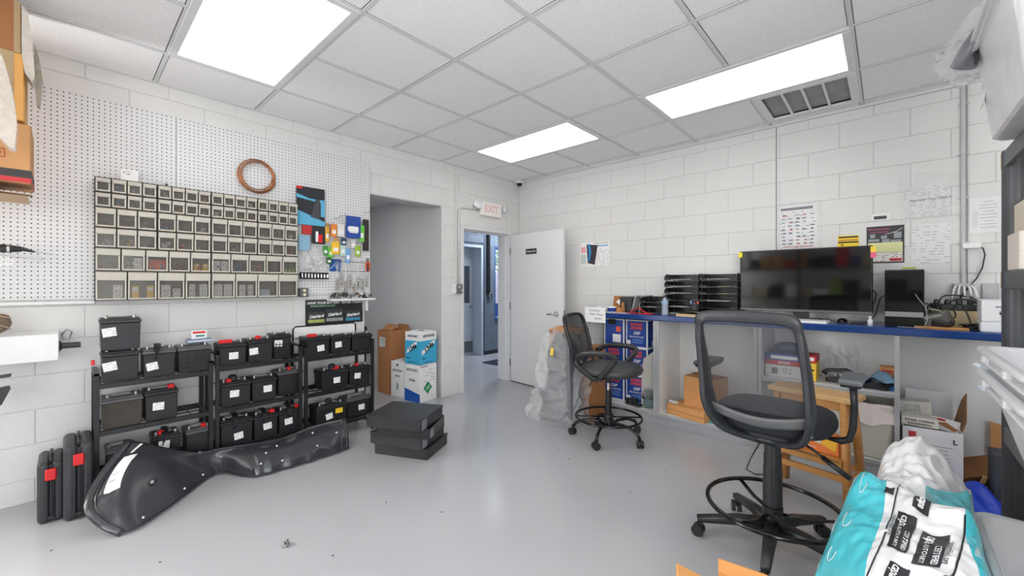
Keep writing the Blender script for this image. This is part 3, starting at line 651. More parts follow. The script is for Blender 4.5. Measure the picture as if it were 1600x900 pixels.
# orange handled tool
p = atX(576, 416, -3.63)
t = thing('hand_tool', 'orange gripped pliers hanging at the right edge of the pegboard', 'tool', (-3.65, p.y, p.z), Q)
m = M(P('orange_grip',(214,92,44),.45)); m.tube([(-.006,0,.05),(-.018,-.004,.02),(-.014,-.004,-.045)], [.006,.009,.006]); m.tube([(.006,0,.05),(.018,-.004,.02),(.014,-.004,-.045)], [.006,.009,.006]); m.build('grip', t)
M(P('tool_blue_steel',(70,80,100),.35,metal=.6)).box((0,0,-.01), (.016,.012,.08), bev=.003).tube([(.011*math.cos(a),0,.062+.011*math.sin(a)) for a in [i*PI/5 for i in range(10)]], .004, closed=True).build('jaw', t)
# narrow ledge with clutter below the pegboard's right end
t = thing('wall_shelf', 'narrow white ledge bracket at the right end of the pegboard', 'shelf', (XL, 1.77, 1.135), Q)
M(trimwhite).mm((-.20,-.12,0), (.22,-.0,.018), bev=.002).build('board', t); M(trimwhite).mm((.14,-.09,-.10), (.16,-.0,0)).build('bracket', t)
t = thing('tool_pile', 'pile of dark fittings and clamps heaped on the ledge under the pegboard', 'fittings', (XL+.06, 1.77, 1.154), Q)
m = M(steel); rr = random.Random(9)
for i in range(46): m.box((rr.uniform(-.17,.2), rr.uniform(-.04,.04), .012+rr.random()*.035), (rr.uniform(.01,.05), .014, .012), rr.choice([steel, blk, P('brass_bits',(150,110,70),.4,metal=.6), chrome, dark]), rot=(rr.random()*3, rr.random()*3, rr.random()*3), bev=.002)
o = m.build('fittings', t, kind='stuff')
# battery banner
p0 = atX(478,468,-3.69); p1 = atX(567,503,-3.69)
w_ = p1.y-p0.y; h_ = .218
t = thing('battery_banner', 'black battery-testing banner under the pegboard above the third rack', 'sign', (XL+.012, (p0.y+p1.y)/2, 1.038), Q)
M(P('banner_black',(34,36,38),.45,var=.3,vs=6)).box((0,0,0), (w_,.01,h_)).build('panel', t)
text('HAVE YOUR BATTERY TESTED TODAY', .031, offw, t, (0,-.0062,.080), bold=.02, shear=.3, sx=.93)
text('RECHARGE. REPLACE. RECYCLE.', .019, P('mint_print',(150,210,170),.6), t, (-w_*.22,-.0062,.053), bold=.01, shear=.3, sx=.8)
for i, (u, cc) in enumerate(((-.33,(176,184,110)),(-.02,(150,160,150)),(.31,(60,140,170)))):
    ww = w_*(.29 if i == 1 else .27); dz = .012 if i == 1 else 0
    M(P('printed_battery_%d' % i, (58,62,66), .4, var=.3, vs=20)).box((u*w_,-.006,-.045+dz), (ww,.003,.095+dz)).build('printed_battery', t)
    M(P('printed_stripe_%d' % i, cc, .4, var=.4, vs=25)).box((u*w_,-.008,-.078+dz*.4), (ww,.002,.028)).build('printed_stripe', t)
    text('DieHard', .036, offw, t, (u*w_,-.0085,-.038+dz), bold=.03, shear=.3, sx=.95, rot=(PI/2, -.08, 0))
M(offw).mm((-w_*.0,-.001,.109), (w_*.5,.004,.16)).build('header_card', t)
# light switch / outlet by opening and conduits
t = thing('switch_box', 'steel switch box with white toggle between the opening and the doorway', 'switch', (XL, 3.075, 1.232), Q)
M(white).box((-.03,-.02,0), (.05,.04,.11), bev=.003).build('back_box', t); M(steel).box((.018,-.026,0), (.09,.052,.115), bev=.01, seg=2).build('cover_plate', t)
m = M(offw)
for u, v in ((-.01,.02),(.03,-.02)): m.box((.018+u,-.055,v), (.014,.008,.02), bev=.002)
m.build('toggle', t)
t = thing('surface_conduit', 'tall thin painted conduit rising from the switch box to the ceiling', 'conduit', (XL+.012, 0, 0), Q)
y_ = 3.065
M(blockpaint).cyl((y_,0,1.29), (y_,0,2.66), .010, blockpaint, 10).build('pipe', t)
M(blockpaint).box((y_,0,1.62), (.05,.02,.014), bev=.003).build('strap', t)
t = thing('surface_conduit', 'painted conduit bending from the switch box to the exit sign', 'conduit', (XL+.012, 0, 0), Q)
M(blockpaint).tube([(3.10,0,1.29), (3.10,0,2.12), (3.11,0,2.17), (3.14,0,2.19), (3.19,0,2.195), (3.50,0,2.195)], .009, blockpaint, 8).build('pipe', t)
# exit sign
p = atX(768.5, 328, XL+.05)
t = thing('exit_sign', 'white emergency exit sign with two lamp heads above the doorway', 'exit sign', (XL, p.y, p.z), Q)
M(P('sign_plastic',(246,242,238),.4)).box((0,-.03,0), (.34,.055,.17), bev=.006).build('housing', t)
text('EXIT', .125, P('faded_exit_red',(236,200,194),.5), t, (-.01,-.0582,0), bold=.03, sx=.95)
for s in (-1, 1):
    b_ = M(white).lathe([(0,0),(.02,0),(.04,.02),(.048,.05),(.046,.056),(0,.056)], 20, (s*.235,-.01,.035), rot=(PI/2-.15,.0,s*.35)).build('lamp_head', t)
    M(P('lamp_lens',(232,234,236),.08,spec=.8)).lathe([(.043,0),(.03,.008),(0,.012)], 18, (s*.235+s*-.0,-.066,.028), rot=(PI/2-.15,0,s*.35)).build('lens', b_)
    M(white).cyl((s*.17,-.03,-.01), (s*.215,-.02,.025), .009, white, 8).build('swivel_arm', t)
# ceiling camera
t = thing('security_camera', 'small white dome security camera in the ceiling corner', 'camera', (-3.62, 4.09, H-.004))
M(white).lathe([(0,0),(.055,0),(.055,-.02),(.045,-.035),(0,-.035)], 24).build('mount', t); M(blkg).ball((0,0,-.04), .036, blkg).build('dome', t)
# vise-like arm at far left (white wall box with chuck and wing nut)
a = atX(92, 523, -3.5); b = atX(0, 566, -3.5)
t = thing('wall_equipment', 'long white metal box arm on the left wall with a dark threaded knob', 'equipment', (-3.5, 0, 0), Q)
zt, zb = atX(92,521,-3.42).z, atX(92,563,-3.42).z; ye = atX(92,540,-3.42).y
M(P('enamel_white',(232,232,232),.3)).mm((-.80,-.08,zb), (ye,.19,zt), bev=.004).build('housing', t)
m = M(P('knurled_dark',(70,72,75),.35,metal=.6,bump=.5,bs=200)); m.cyl((ye,-.03,(zt+zb)/2-.0), (ye+.085,-.03,(zt+zb)/2), .017, seg=14); m.cyl((ye,-.03,(zt+zb)/2), (ye+.012,-.03,(zt+zb)/2), .035, seg=14, r2=.02); m.build('knob', t)
M(steel).tube([(ye+.01,-.04,zt-.01), (ye+.03,-.05,zt+.02), (ye+.05,-.04,zt), (ye+.035,-.04,zt-.05), (ye+.018,-.04,zt-.04), (ye+.01,-.04,zt-.01)], .004).build('spring_clip', t)
yt = atX(26, 505, -3.45).y
t = thing('rope_bundle', 'bundle of brown fibrous packing twine on the white metal box', 'rope', (-3.46, yt-.115, zt), Q)
rr = random.Random(4); fm_ = P('twine_brown',(132,112,92),.8,var=.35,vs=60)
M(fm_).ball((0,0,.068), .066, fm_, 3, (1.5,1,1)).build('core', t)
for i in range(26):
    th_ = rr.uniform(0,PI); ph_ = rr.uniform(0,6.28); pts = []
    for k in range(8):
        a_ = ph_+k*.3; e = math.sin(th_+k*.15)
        pts.append((.10*math.cos(a_)*abs(e)*1.05, .072*math.sin(a_)*abs(e), .068+.068*math.cos(th_+k*.15)))
    M(P('twine_light',(186,166,142),.8)).tube(pts, .004, seg=5).build('strand', t)
# caulking-gun like tool hanging at left edge
a = atX(0, 388, -3.3); 
t = thing('needle_tool', 'black hand tool with long metal nozzle pointing right at the left edge', 'tool', (-3.3, a.y, a.z), Q)
M(blk).cyl((-.14,0,.002), (.022,0,-.0), .021, blk, 16).build('grip', t); M(chrome).cyl((.022,0,0), (.032,0,0), .023, chrome, 16).build('collar', t)
m = M(blk); m.cyl((.032,0,0), (.07,0,0), .019, blk, 12, r2=.014); m.cyl((.07,0,.002), (.115,0,-.012), .012, blk, 10, r2=.004); m.build('nozzle_body', t)
M(steel).cyl((.11,0,-.010), (.18,0,-.022), .003, steel, 6, r2=.001).build('needle', t)
M(steel).cyl((-.1,0,-.024), (.145,0,-.048), .003, steel, 6, r2=.004).build('rod', t)
M(bagm).grid(crumple(-.02,-.062,.12,.06,.02,8), 10, 8).build('plastic_scrap', t)
# lower black clamps at left edge
for k, (pts, lb) in enumerate((([(0,590),(19,583),(17,588),(0,594)],'short black bar clamp end poking in at the left edge, upper one'), ([(0,612),(15,602),(17,607),(3,632),(0,634)],'black wire tool end poking in at the left edge, lower one'))):
    pp = [atX(*q, -3.35) for q in pts]; c0 = pp[0]
    t = M(blk).poly([(q.y-c0.y-(.0 if q.y > c0.y+.002 else .15), 0, q.z-c0.z) for q in pp], .02).build('clamp_tool', loc=c0, rz=Q, label=lb, cat='tool')
# ================================================================ BATTERY RACKS
FX = -3.36; BK = -3.68                       # front and back planes of the racks
def rack(y0, y1, shelves, ztop, label, group='black battery racks against the left wall', header=None):
    t = thing('battery_rack', label, 'rack', ((FX+BK)/2, (y0+y1)/2, 0), Q, group)
    w_ = y1-y0; d_ = FX-BK; a = w_/2; b = d_/2
    for sx in (-1, 1):
        for sy in (-1, 1):
            zt = ztop if True else 0
            M(blkm).box((sx*(a-.012), sy*(b-.012), zt/2), (.024,.024,zt), bev=.002).build('post', t)
        M(blkm).box((sx*(a-.012), 0, ztop-.008), (.024, d_, .016), bev=.002).box((sx*(a-.012),0,.06), (.016,d_,.014)).build('side_brace', t)
    for z in shelves:
        for sy in (-1, 1): M(blkm).box((0, sy*(b-.010), z-.014), (w_-.03,.016,.028), bev=.002).build('rail', t)
        for k in range(4): M(blkm).cyl((-a+.02, -b+.04+k*(d_-.08)/3, z-.006), (a-.02, -b+.04+k*(d_-.08)/3, z-.006), .004, seg=6).build('shelf_wire', t)
        n_ = int(w_/.09)
        for k in range(n_+1): M(blkm).cyl((-a+.03+k*(w_-.06)/n_, -b+.01, z-.005), (-a+.03+k*(w_-.06)/n_, b-.01, z-.005), .0035, seg=6).build('cross_wire', t)
    if header:
        za, zb = header
        M(blkm).tube([(-a+.02,b-.012,ztop-.02), (-a+.02,b-.012,zb-.02), (-a+.04,b-.012,zb), (a-.04,b-.012,zb), (a-.02,b-.012,zb-.02), (a-.02,b-.012,ztop-.02)], .006).build('header_hoop', t)
        M(offw).box((0,b-.010,(za+zb)/2), (w_-.06,.003,zb-za-.01)).build('header_card', t)
    return t
S1 = (.700, .425, .135); S2 = (.712, .425, .135); S3 = (.700, .412, .135)
rack(.105, .672, S1, .765, 'black metal battery rack, left of the three, beside the tool cases')
rack(.684, 1.245, S2, .815, 'black metal battery rack in the middle of the three')
rack(1.262, 1.850, S3, .800, 'black metal battery rack, right of the three, under the banner', header=(.83, .925))
stick = printed('battery_sticker', (238,238,238), (165,165,170), .014, 60, .3, .5)
bcase = P('battery_case_black', (30,31,34), .42, var=.2, vs=14, bump=.05, bs=80)
blid = P('battery_lid_grey', (84,84,86), .45, var=.5, vs=18)
lead = P('lead_terminal', (168,166,162), .4, metal=.7)
dusty = P('battery_case_dusty', (64,58,52), .7, var=.5, vs=7)
def battery(px0, px1, pyb, shelf, h, label, x=-3.385, d=.17, redcap=None, handle=False, sticker=(-.35,.3), case=None, ribs=False, lidlight=False, rz=0, rim=True, post=True, w=None, yc=None, dz=0, hsticker=.055, yellow_=False, hook=False):
    pm_ = (px0+px1)/2; a = atX(px0, pyb, x).y; b = atX(px1, pyb, x).y
    w_ = w or (b-a); y = yc if yc is not None else (a+b)/2
    t = thing('car_battery', label, 'battery', (x-d/2-.0, y, shelf+dz), Q+rz, 'car batteries on the racks')
    cs = case or bcase; hb = h-.035
    m = M(cs); m.box((0,0,hb*.5), (w_-.006, d-.006, hb), taper=(.96,.95), bev=.004)
    if ribs:
        for k in range(3): m.box((0,-d/2+.001,hb*(.25+.22*k)), (w_*.92,.004,.006))
        for k in range(5): m.box((-w_*.38+k*w_*.19,-d/2+.001,hb*.45), (.005,.004,hb*.7))
    m.build('case', t)
    m = M(cs if not lidlight else blid); m.box((0,0,hb+.009), (w_+.002, d+.002, .018), bev=.003); m.box((0,.006,hb+.022), (w_*.96, d*.9, .012), bev=.003); m.build('lid', t)
    M(blid).box((w_*.06,.01,hb+.031), (w_*.62, d*.42, .010), bev=.003).build('vent_cover', t)
    M(P('lid_sticker',(196,194,190),.4,var=.3,vs=60)).box((-w_*.03,.0,hb+.037), (w_*.48,d*.32,.002)).build('lid_sticker', t)
    if post:
        for s, nm in ((-1,'terminal'), (1,'terminal')): M(lead).cyl((s*w_*.34,-d*.22,hb+.026), (s*w_*.34,-d*.22,hb+.046), .009, lead, 10, r2=.008).build(nm, t)
    if redcap is not None:
        big = redcap[1] if isinstance(redcap, tuple) else 1; u = redcap[0] if isinstance(redcap, tuple) else redcap
        M(red).box((u*w_,-d*.24,hb+.038), (.034*big,.034,.028), bev=.005).build('terminal_cap', t, label='red terminal cap')
    if handle:
        M(blk).tube([(-w_*.0-.02,-d*.52,hb-.03), (-.012,-d*.54,hb+.03), (-.005,-d*.2,hb+.055), (0,d*.3,hb+.05)], .01, sq=(.034,.006), up=(0,0,1)).build('handle', t)
    if hook: M(blk).box((-.01,-d*.2,hb+.05), (.05,.05,.05), bev=.012).build('handle', t)
    if sticker:
        M(stick).box((0,0,0), (hsticker,.0015,hsticker*.86)).build('sticker', t, loc=(sticker[0]*w_, -d/2+.0015-.0*d, hb*.5+sticker[1]*hb*.5), rot=(0.0, random.uniform(-.18,.10), 0))
    if yellow_: M(P('yellow_sticker',(238,196,40),.5)).box((w_*.22,-d/2+.002,hb*.78), (.06,.002,.04)).build('sticker', t, label='yellow sticker')
    return t, h
B = battery
a_, hb_ = B(158,218,590,S1[0],.187,'black battery with a sticker, lower of the stack of two at far left', sticker=(-.28,.25), handle=False, hsticker=.06)
M(red).box((-.116,-.055,.125), (.016,.02,.03), bev=.003).build('terminal_cap', a_, label='small dark red side terminal cap')
B(156,221,545,S1[0]+.190,.195,'black battery with upright terminals, on top of the stack of two at the far left', sticker=(-.28,.35), hsticker=.06, case=P('battery_case_slate',(38,39,43),.42,var=.2,vs=12))
B(223,275,587,S1[0],.18,'black battery with grey lid and upright strap, beside the stack of two', sticker=(-.22,-.05), handle=True, lidlight=True)
c_, _ = B(278,331,579,S1[0],.18,'ribbed black battery with grey lid and cards lying on top', sticker=None, ribs=True, lidlight=True)
B(158,224,675,S1[1],.185,'dusty brown-black battery without sticker on the left rack, middle shelf', sticker=None, case=dusty, lidlight=True)
B(226,279,661,S1[1],.195,'black battery with red cap on the left rack, middle shelf', redcap=.30, sticker=(-.1,.1), hsticker=.055)
B(165,205,735,S1[2],.17,'battery mostly hidden behind the plastic liner, bottom of the left rack', sticker=None, lidlight=True, x=-3.40)
B(238,283,706,S1[2],.19,'black battery with red cap behind the liner, bottom shelf of the left rack', redcap=-.15, sticker=(-.1,.6), x=-3.40, handle=True)
B(291,332,700,S1[2],.185,'narrow black battery with small red cap beside the post, bottom shelf of the left rack', redcap=(.2,.8), sticker=None, x=-3.40, lidlight=True)
B(342,386,572,S2[0],.165,'black battery with a wide red cap, first on the top shelf of the middle rack', redcap=(-.22,2.3), sticker=(.02,.05))
B(388,427,568,S2[0],.175,'black battery with small red cap, second on the top shelf of the middle rack', redcap=-.05, sticker=(-.28,.2))
B(428,456,562,S2[0],.195,'tall ribbed black battery, last on the top shelf of the middle rack', sticker=(-.25,.5), ribs=True, x=-3.42)
B(344,393,638,S2[1],.175,'black battery with red cap and strap, first on the middle rack middle shelf', redcap=-.18, sticker=(-.05,.25), hook=True)
B(394,433,632,S2[1],.175,'black battery without red cap, second on the middle shelf of the middle rack', sticker=(.12,.2))
B(434,474,625,S2[1],.195,'plain black battery set back, last on the middle shelf of the middle rack', sticker=None, redcap=(0,.7), x=-3.42, lidlight=True)
B(344,396,708,S2[2],.20,'black battery with tilted sticker, first on the bottom shelf of the middle rack', sticker=(.05,-.1), handle=True)
B(397,435,700,S2[2],.19,'black battery with red cap, second on the bottom shelf of the middle rack', sticker=(.05,.25), redcap=.3, handle=True)
B(436,473,690,S2[2],.19,'black battery with red cap, third on the bottom shelf of the middle rack', sticker=(-.1,.25), redcap=.34, handle=True)
B(479,516,554,S3[0],.165,'black battery with a wide red cap, first on the top shelf of the right rack', redcap=(-.2,2.0), sticker=(.1,.0))
B(518,549,551,S3[0],.16,'black battery with a centred sticker, second on the top shelf of the right rack', sticker=(-.15,.25))
B(551,582,547,S3[0],.155,'plain black battery, last on the top shelf of the right rack', sticker=None)
B(503,545,609,S3[1],.165,'black battery with red cap and strap, first on the middle shelf of the right rack', redcap=(.05,1.8), sticker=(.05,.1), hook=True)
B(547,580,601,S3[1],.165,'black battery with small red cap, second on the middle shelf of the right rack', redcap=(-.1,.8), sticker=(-.15,.2))
B(495,543,668,S3[2],.17,'black battery with yellow sticker, bottom of the right rack behind the liner end', sticker=(-.1,.1), yellow_=True, hook=True, x=-3.34)
B(542,583,657,S3[2],.175,'black battery with white sticker, bottom of the right rack next to the black trays', sticker=(.05,.1), lidlight=True)
# cards on the ribbed battery
p = atX(312, 530, -3.45)
t = thing('leaflet_stack', 'small stack of blue-white leaflets lying on the ribbed battery', 'leaflets', (-3.47, p.y, S1[0]+.190), Q)
for k in range(3): M([P('leaflet_blue',(120,140,175),.5,var=.4,vs=40),offw][k % 2]).box((0,0,.0035+k*.007), (.14-.004*k,.10,.006)).build('leaflet', t)
t = thing('business_card_stand', 'white card with red and teal print standing on the leaflets', 'card', (-3.47, p.y, S1[0]+.212), Q)
M(offw).box((0,0,.028), (.085,.004,.056)).build('card', t); M(red).box((0,-.003,.042), (.07,.001,.014)).build('printed_band', t); M(P('teal_print',(70,140,130),.5)).box((.005,-.003,.018), (.05,.001,.012)).build('printed_band', t)
# ================================================================ TOOL CASES
def toolcase(px0, px1, pyb, pyt, x, label, dp):
    a = atZ(px0, pyb, 0); b = atZ(px1, pyb-6, 0); w_ = (b-a).length*1.0; zt = atX((px0+px1)/2, pyt, x).z
    t = thing('tool_case', label, 'tool case', (x-dp/2, (a.y+b.y)/2, 0), Q, 'black blow-moulded tool cases')
    m = M(P('blow_moulded_black',(50,51,54),.42,var=.15,vs=20,bump=.25,bs=120))
    for s in (-1, 1): m.box((s*w_*.25,0,zt*.5), (w_*.48,dp,zt), bev=.028, seg=3, smooth=False)
    m.box((0,.004,zt*.49), (w_*.14,dp-.02,zt-.03)); m.build('shell', t)
    m = M(blk)
    for s in (-1, 1): m.box((s*w_*.12,-dp/2-.002,zt*.45), (w_*.06,.01,zt*.78), bev=.003)
    m.box((0,-dp/2+.002,.03), (w_*.3,.014,.02), bev=.003); m.build('seam_rib', t)
    M(red).box((0,-dp/2-.004,zt*.80), (.042,.022,.060), bev=.005).build('latch', t, label='red latch')
    M(blk).tube([(0,-dp*.40,zt-.02), (0,-dp*.42,zt+.016), (0,dp*.1,zt+.018), (0,dp*.14,zt-.02)], .009, sq=(.022,.014), up=(1,0,0)).build('handle', t)
toolcase(59, 99, 824, 722, -3.31, 'shorter black plastic tool case with red latch, leftmost on the floor', .27)
toolcase(101, 145, 817, 694, -3.25, 'taller black plastic tool case with red latch, beside the left battery rack', .30)
# ================================================================ FENDER LINER
secs = [
 ([(190,833),(158,818),(138,790),(160,742),(203,688)], -3.30),
 ([(218,822),(196,802),(182,765),(200,722),(232,693)], -3.30),
 ([(246,804),(232,782),(222,750),(236,718),(262,700)], -3.31),
 ([(278,782),(266,762),(258,738),(264,718),(292,705)], -3.31),
 ([(322,748),(316,738),(308,728),(310,716),(320,707)], -3.32),
 ([(350,738),(346,728),(343,718),(344,710),(347,701)], -3.32),
 ([(395,744),(394,730),(393,715),(394,702),(395,694)], -3.31),
 ([(440,733),(440,718),(440,705),(440,694),(440,686)], -3.30),
 ([(495,717),(495,702),(494,688),(492,676),(490,667)], -3.27),
 ([(545,700),(545,690),(544,678),(543,667),(540,655)], -3.20)]
lin_b = P('liner_black_plastic', (54,56,60), .2, var=.12, vs=8, bump=.06, bs=60, spec=.6)
W_ = []
for pts, xt in secs:
    b0 = atZ(*pts[0], .012); row = []
    for k, (u, v) in enumerate(pts):
        s = (0, .10, .32, .66, 1)[k]; x = b0.x+(xt-b0.x)*s
        p = atX(u, v, x) if k else b0
        p.z = max(p.z, .012); row.append(p)
    W_.append(row)
def liner(u, v):
    n_ = len(W_)-1; f = u*n_; i = min(int(f), n_-1); t_ = f-i; f2 = v*4; j = min(int(f2), 3); s_ = f2-j
    def rowp(k):
        r = W_[max(0,min(n_,k))]; g = lambda q: r[max(0,min(4,q))]
        return cr(g(j-1),g(j),g(j+1),g(j+2),s_)
    p = cr(rowp(i-1),rowp(i),rowp(i+1),rowp(i+2),t_)
    # pressed ridges
    if .42 < u < .98: p = p + Vector((.006*math.sin(u*95)*(1-v), 0, .004*math.sin(v*12)))
    return Vector((p.x, p.y, max(p.z, .006)))
c0 = Vector((-3.1, .8, 0))
t = thing('fender_liner', 'long curved black plastic car wheel-arch liner lying on the floor against the racks', 'car part', c0)
m = M(lin_b); m.grid(lambda u, v: liner(u,v)-c0, 72, 24); o = m.build('shell', t)
sd = o.modifiers.new('s', 'SOLIDIFY'); sd.thickness = .004; sd.offset = 0
def along(v, us, off=0): return [liner(u, v)-c0+Vector((0,0,off)) for u in us]
M(lin_b).tube(along(0, [i/40 for i in range(41)], .004), .006, sq=(.022,.006), up=(0,0,1)).build('lower_flange', t)
M(lin_b).tube(along(1, [i/40 for i in range(16,41)], .0), .005, sq=(.012,.018), up=(0,0,1)).build('upper_flange', t)
M(lin_b).tube([liner(0,v/16)-c0 for v in range(17)], .008, sq=(.020,.035), up=(0,1,.3)).build('end_flange', t)
M(lin_b).tube([liner(.035+.0*v,v/16)-c0+Vector((.006,0,.006)) for v in range(1,16)], .003).build('end_rib', t)
for u in (.965, .985): M(lin_b).tube([liner(u,v/10)-c0+Vector((.01,0,0)) for v in range(11)], .005).build('end_rib', t)
M(lin_b).tube([liner(.665,v/10)-c0+Vector((.008,0,0)) for v in range(1,10)], .004).build('rib', t)
bolt = P('bolt_hole_light', (210,210,212), .4)
for u, v in ((.28,.42),):
    p = liner(u,v)-c0+Vector((.012,-.004,.006)); M(steel).cyl(p, p+Vector((.010,-.006,.004)), .016, blk, 16).cyl(p+Vector((.010,-.006,.004)), p+Vector((.014,-.008,.006)), .009, steel, 12).build('clip', t)
for u, v in ((.12,.80),(.16,.1),(.44,.15),(.70,.3),(.76,.7),(.78,.2),(.88,.75),(.89,.35),(.72,.55),(.95,.6),(.37,.12)):
    p = liner(u,v)-c0+Vector((.006,-.0,.003)); M(bolt).cyl(p, p+Vector((.004,-.002,.002)), .006, bolt, 8).build('clip', t)
# sticker on the liner: flat patches that follow the surface
def patch(u0,u1,v0,v1,mt,nm,skew=0,**k):
    def f(a, b):
        u = u0+(u1-u0)*a; v = v0+(v1-v0)*b+skew*a
        p = liner(u,v); du = liner(u+.004,v)-p; dv = liner(u,v+.01)-p; nn = dv.cross(du).normalized()
        if nn.x < 0: nn = -nn
        return p-c0+nn*.0045
    return M(mt).grid(f, 8, 8).build(nm, t, **k)
patch(.065,.125,.50,.83,printed('liner_label',(232,232,232),(60,60,62),.022,45,.35,.55),'sticker')
patch(.075,.088,.86,.97,offw,'sticker')
# ================================================================ BLACK TRAYS
def tray(cx_, cy_, z, w_, d_, h_, a, label, inverted=True, sticker=True):
    t = thing('black_tray', label, 'tray', (cx_, cy_, z), a, 'stacked black metal trays')
    mt = P('tray_black_steel', (38,39,42), .33, var=.15, vs=10, spec=.5)
    m = M(mt); zt = h_-.003 if inverted else 0
    m.box((0,0,zt+.0015), (w_,d_,.003)); e = .004
    for s in (-1, 1): m.box((0,s*(d_/2-e/2),h_/2), (w_,e,h_-.002)); m.box((s*(w_/2-e/2),0,h_/2), (e,d_,h_-.002))
    m.build('body', t)
    if inverted:
        m = M(mt); m.box((0,-d_/2-.003,h_-.006), (w_+.008,.008,.012), bev=.002); m.box((0,d_/2+.003,h_-.006), (w_+.008,.008,.012), bev=.002)
        for s in (-1,1): m.box((s*(w_/2+.003),0,h_-.006), (.008,d_,.012), bev=.002)
        m.build('rim', t)
    if sticker: M(P('frosted_film',(120,122,126),.3)).box((w_/2+.001,-d_*.36,h_*.45), (.002,d_*.2,h_*.8)).build('film_corner', t)
A24 = R(24)
tray(-2.735, 1.825, .0, .44, .33, .085, A24+R(2), 'black metal tray at the bottom of the floor stack', sticker=False)
tray(-2.735, 1.79, .086, .44, .33, .088, A24-R(1), 'black metal tray second from the bottom of the floor stack')
tray(-2.66, 1.775, .175, .40, .33, .075, A24+R(10), 'black open tray turned askew, third in the floor stack', inverted=False)
tray(-2.665, 1.725, .252, .43, .36, .088, A24+R(4), 'black metal tray upside down on top of the floor stack, shiny top')
# ================================================================ ALCOVE BOXES
def plainbox(m, w_, d_, h_, mat, bev=.003): m.box((0,0,h_/2), (w_,d_,h_), mat, bev=bev); return m
# tall kraft box with open top
ra = R(90-8)
t = thing('tall_carton', 'tall open brown cardboard carton standing in the alcove', 'box', (-4.39, 2.67, 0), R(2))
open_box(M(P('tan_carton',(176,118,74),.75,var=.06,vs=6)), .24, .28, .74, .004, P('tan_carton',(176,118,74),.75)).build('body', t)
M(kraftd).box((.0,-.05,.77), (.22,.10,.004), rot=(.7,0,0)).build('flap', t); M(kraftd).box((.0,.138,.765), (.22,.004,.06)).build('flap', t)
M(printed('ship_label',(226,226,224),(90,90,94),.012,60)).box((-.02,-.142,.60), (.12,.002,.12)).build('shipping_label', t)
refw = P('carton_white', (238,238,238), .5)
def refbox(loc, a, w_, d_, h_, blue, label, low=False):
    t = thing('refrigerant_carton', label, 'box', loc, a, 'refrigerant cartons')
    M(refw).box((0,0,h_/2), (w_,d_,h_), bev=.002).build('body', t)
    M(refw).box((0,0,h_+.004), (w_*.96,d_*.5,.004), rot=(.04,0,0)).box((0,0,h_+.003), (w_*.5,d_*.96,.004)).build('flap', t)
    M(dark).lathe([(0,0),(.03,0)], 14, (0,0,h_+.0075), sc=(1.6,.8,1)).build('hand_hole', t)
    return t
cyb = P('bright_cyan_print', (64,172,214), .45)
t = refbox((-4.13,2.66,0), R(8), .225, .22, .40, False, 'white refrigerant carton with small print, left of the pair on the alcove floor')
text('ARTSONIC', .036, P('grey_print',(90,92,96),.6), t, (0,-.111,.30), bold=.02, sx=.95); text('R134a', .03, blk, t, (0,-.111,.24), bold=.02); M(P('small_green',(140,160,130),.5)).box((0,-.111,.12), (.028,.002,.075)).build('printed_shape', t)
M(dark).lathe([(0,0),(.016,0)], 14, (0,-.1115,.365), rot=(PI/2,0,0)).build('hand_hole', t)
LW = .27
t2 = refbox((-3.845,2.68,0), R(8), .24, .25, .405, True, 'white refrigerant carton with green diamond, under the blue one')
h2 = .405
M(P('green_diamond',(34,142,84),.5)).poly([(-.062,0,0),(0,0,-.07),(.062,0,0),(0,0,.07)], .002).build('printed_diamond', t2, loc=(.121,-.01,.15), rot=(0,0,PI/2))
m = M(offw); m.box((0,-.003,.012), (.07,.001,.006), rot=(0,-.4,0)); m.box((0,-.003,-.010), (.06,.001,.006), rot=(0,-.4,0)); m.build('printed_lines', t2, loc=(.122,-.01,.15), rot=(0,0,PI/2))
M(P('strong_blue',(22,86,176),.5)).poly([(-.12,-.1255,.001),(.12,-.1255,.001),(.12,-.1255,.09),(-.12,-.1255,.14)], .0015).build('printed_band', t2)
text('ARTSONIC', .040, P('grey_print',(90,92,96),.6), t2, (-.0,-.1262,.345), bold=.02, sx=.95); text('R134a', .036, blk, t2, (0,-.1262,.235), bold=.03)
text('ARTSONIC', .022, P('grey_print',(90,92,96),.6), t2, (.1215,-.06,.385), rot=(PI/2,0,PI/2), bold=.02)
M(printed('carton_text',(238,238,238),(130,130,134),.03,20,.2,.48)).box((0,0,0), (.2,.001,.16)).build('printed_text', t2, loc=(.1212,0,.28), rot=(0,0,PI/2))
t = refbox((-3.84,2.68,.412), R(9), .235, .25, .35, True, 'white and bright blue refrigerant carton on top of the pair, by the opening')
M(cyb).box((0,0,.128), (.237,.252,.256), bev=.001).build('printed_sleeve', t)
for rot_, lc, s in (((PI/2,0,0),(0,-.1275,0),1), ((PI/2,0,PI/2),(.1205,0,0),1.15)):
    def at_(u, z): return (u,lc[1],z) if lc[1] else (lc[0],u,z)
    tx = text('134a', .068*s, blk, t, at_(0,.175), rot=(rot_[0],-.55,rot_[2]), bold=.045, shear=.1)
    text('ARTSONIC', .034*s, P('grey_print',(90,92,96),.6), t, at_(0,.305), rot=rot_, bold=.03, shear=.15, sx=.95)
    text('30 LB', .022, P('navy_print',(20,60,90),.6), t, at_(-.07,.062), rot=rot_, bold=.03)
    text('REFRIGERANT HFC-134a', .012, P('navy_print',(20,60,90),.6), t, at_(0,.02), rot=rot_)
M(offw).poly([(-.09,0,-.045),(.06,0,.055),(.075,0,.10),(.03,0,.085),(-.085,0,.0)], .0008).build('white_backing', t, loc=(-.0,-.1262,.155))
M(offw).poly([(-.10,0,-.055),(.09,0,.06),(.10,0,.10),(.05,0,.085),(-.10,0,-.01)], .0008).build('white_backing', t, loc=(.1188,0,.155), rot=(0,0,PI/2))
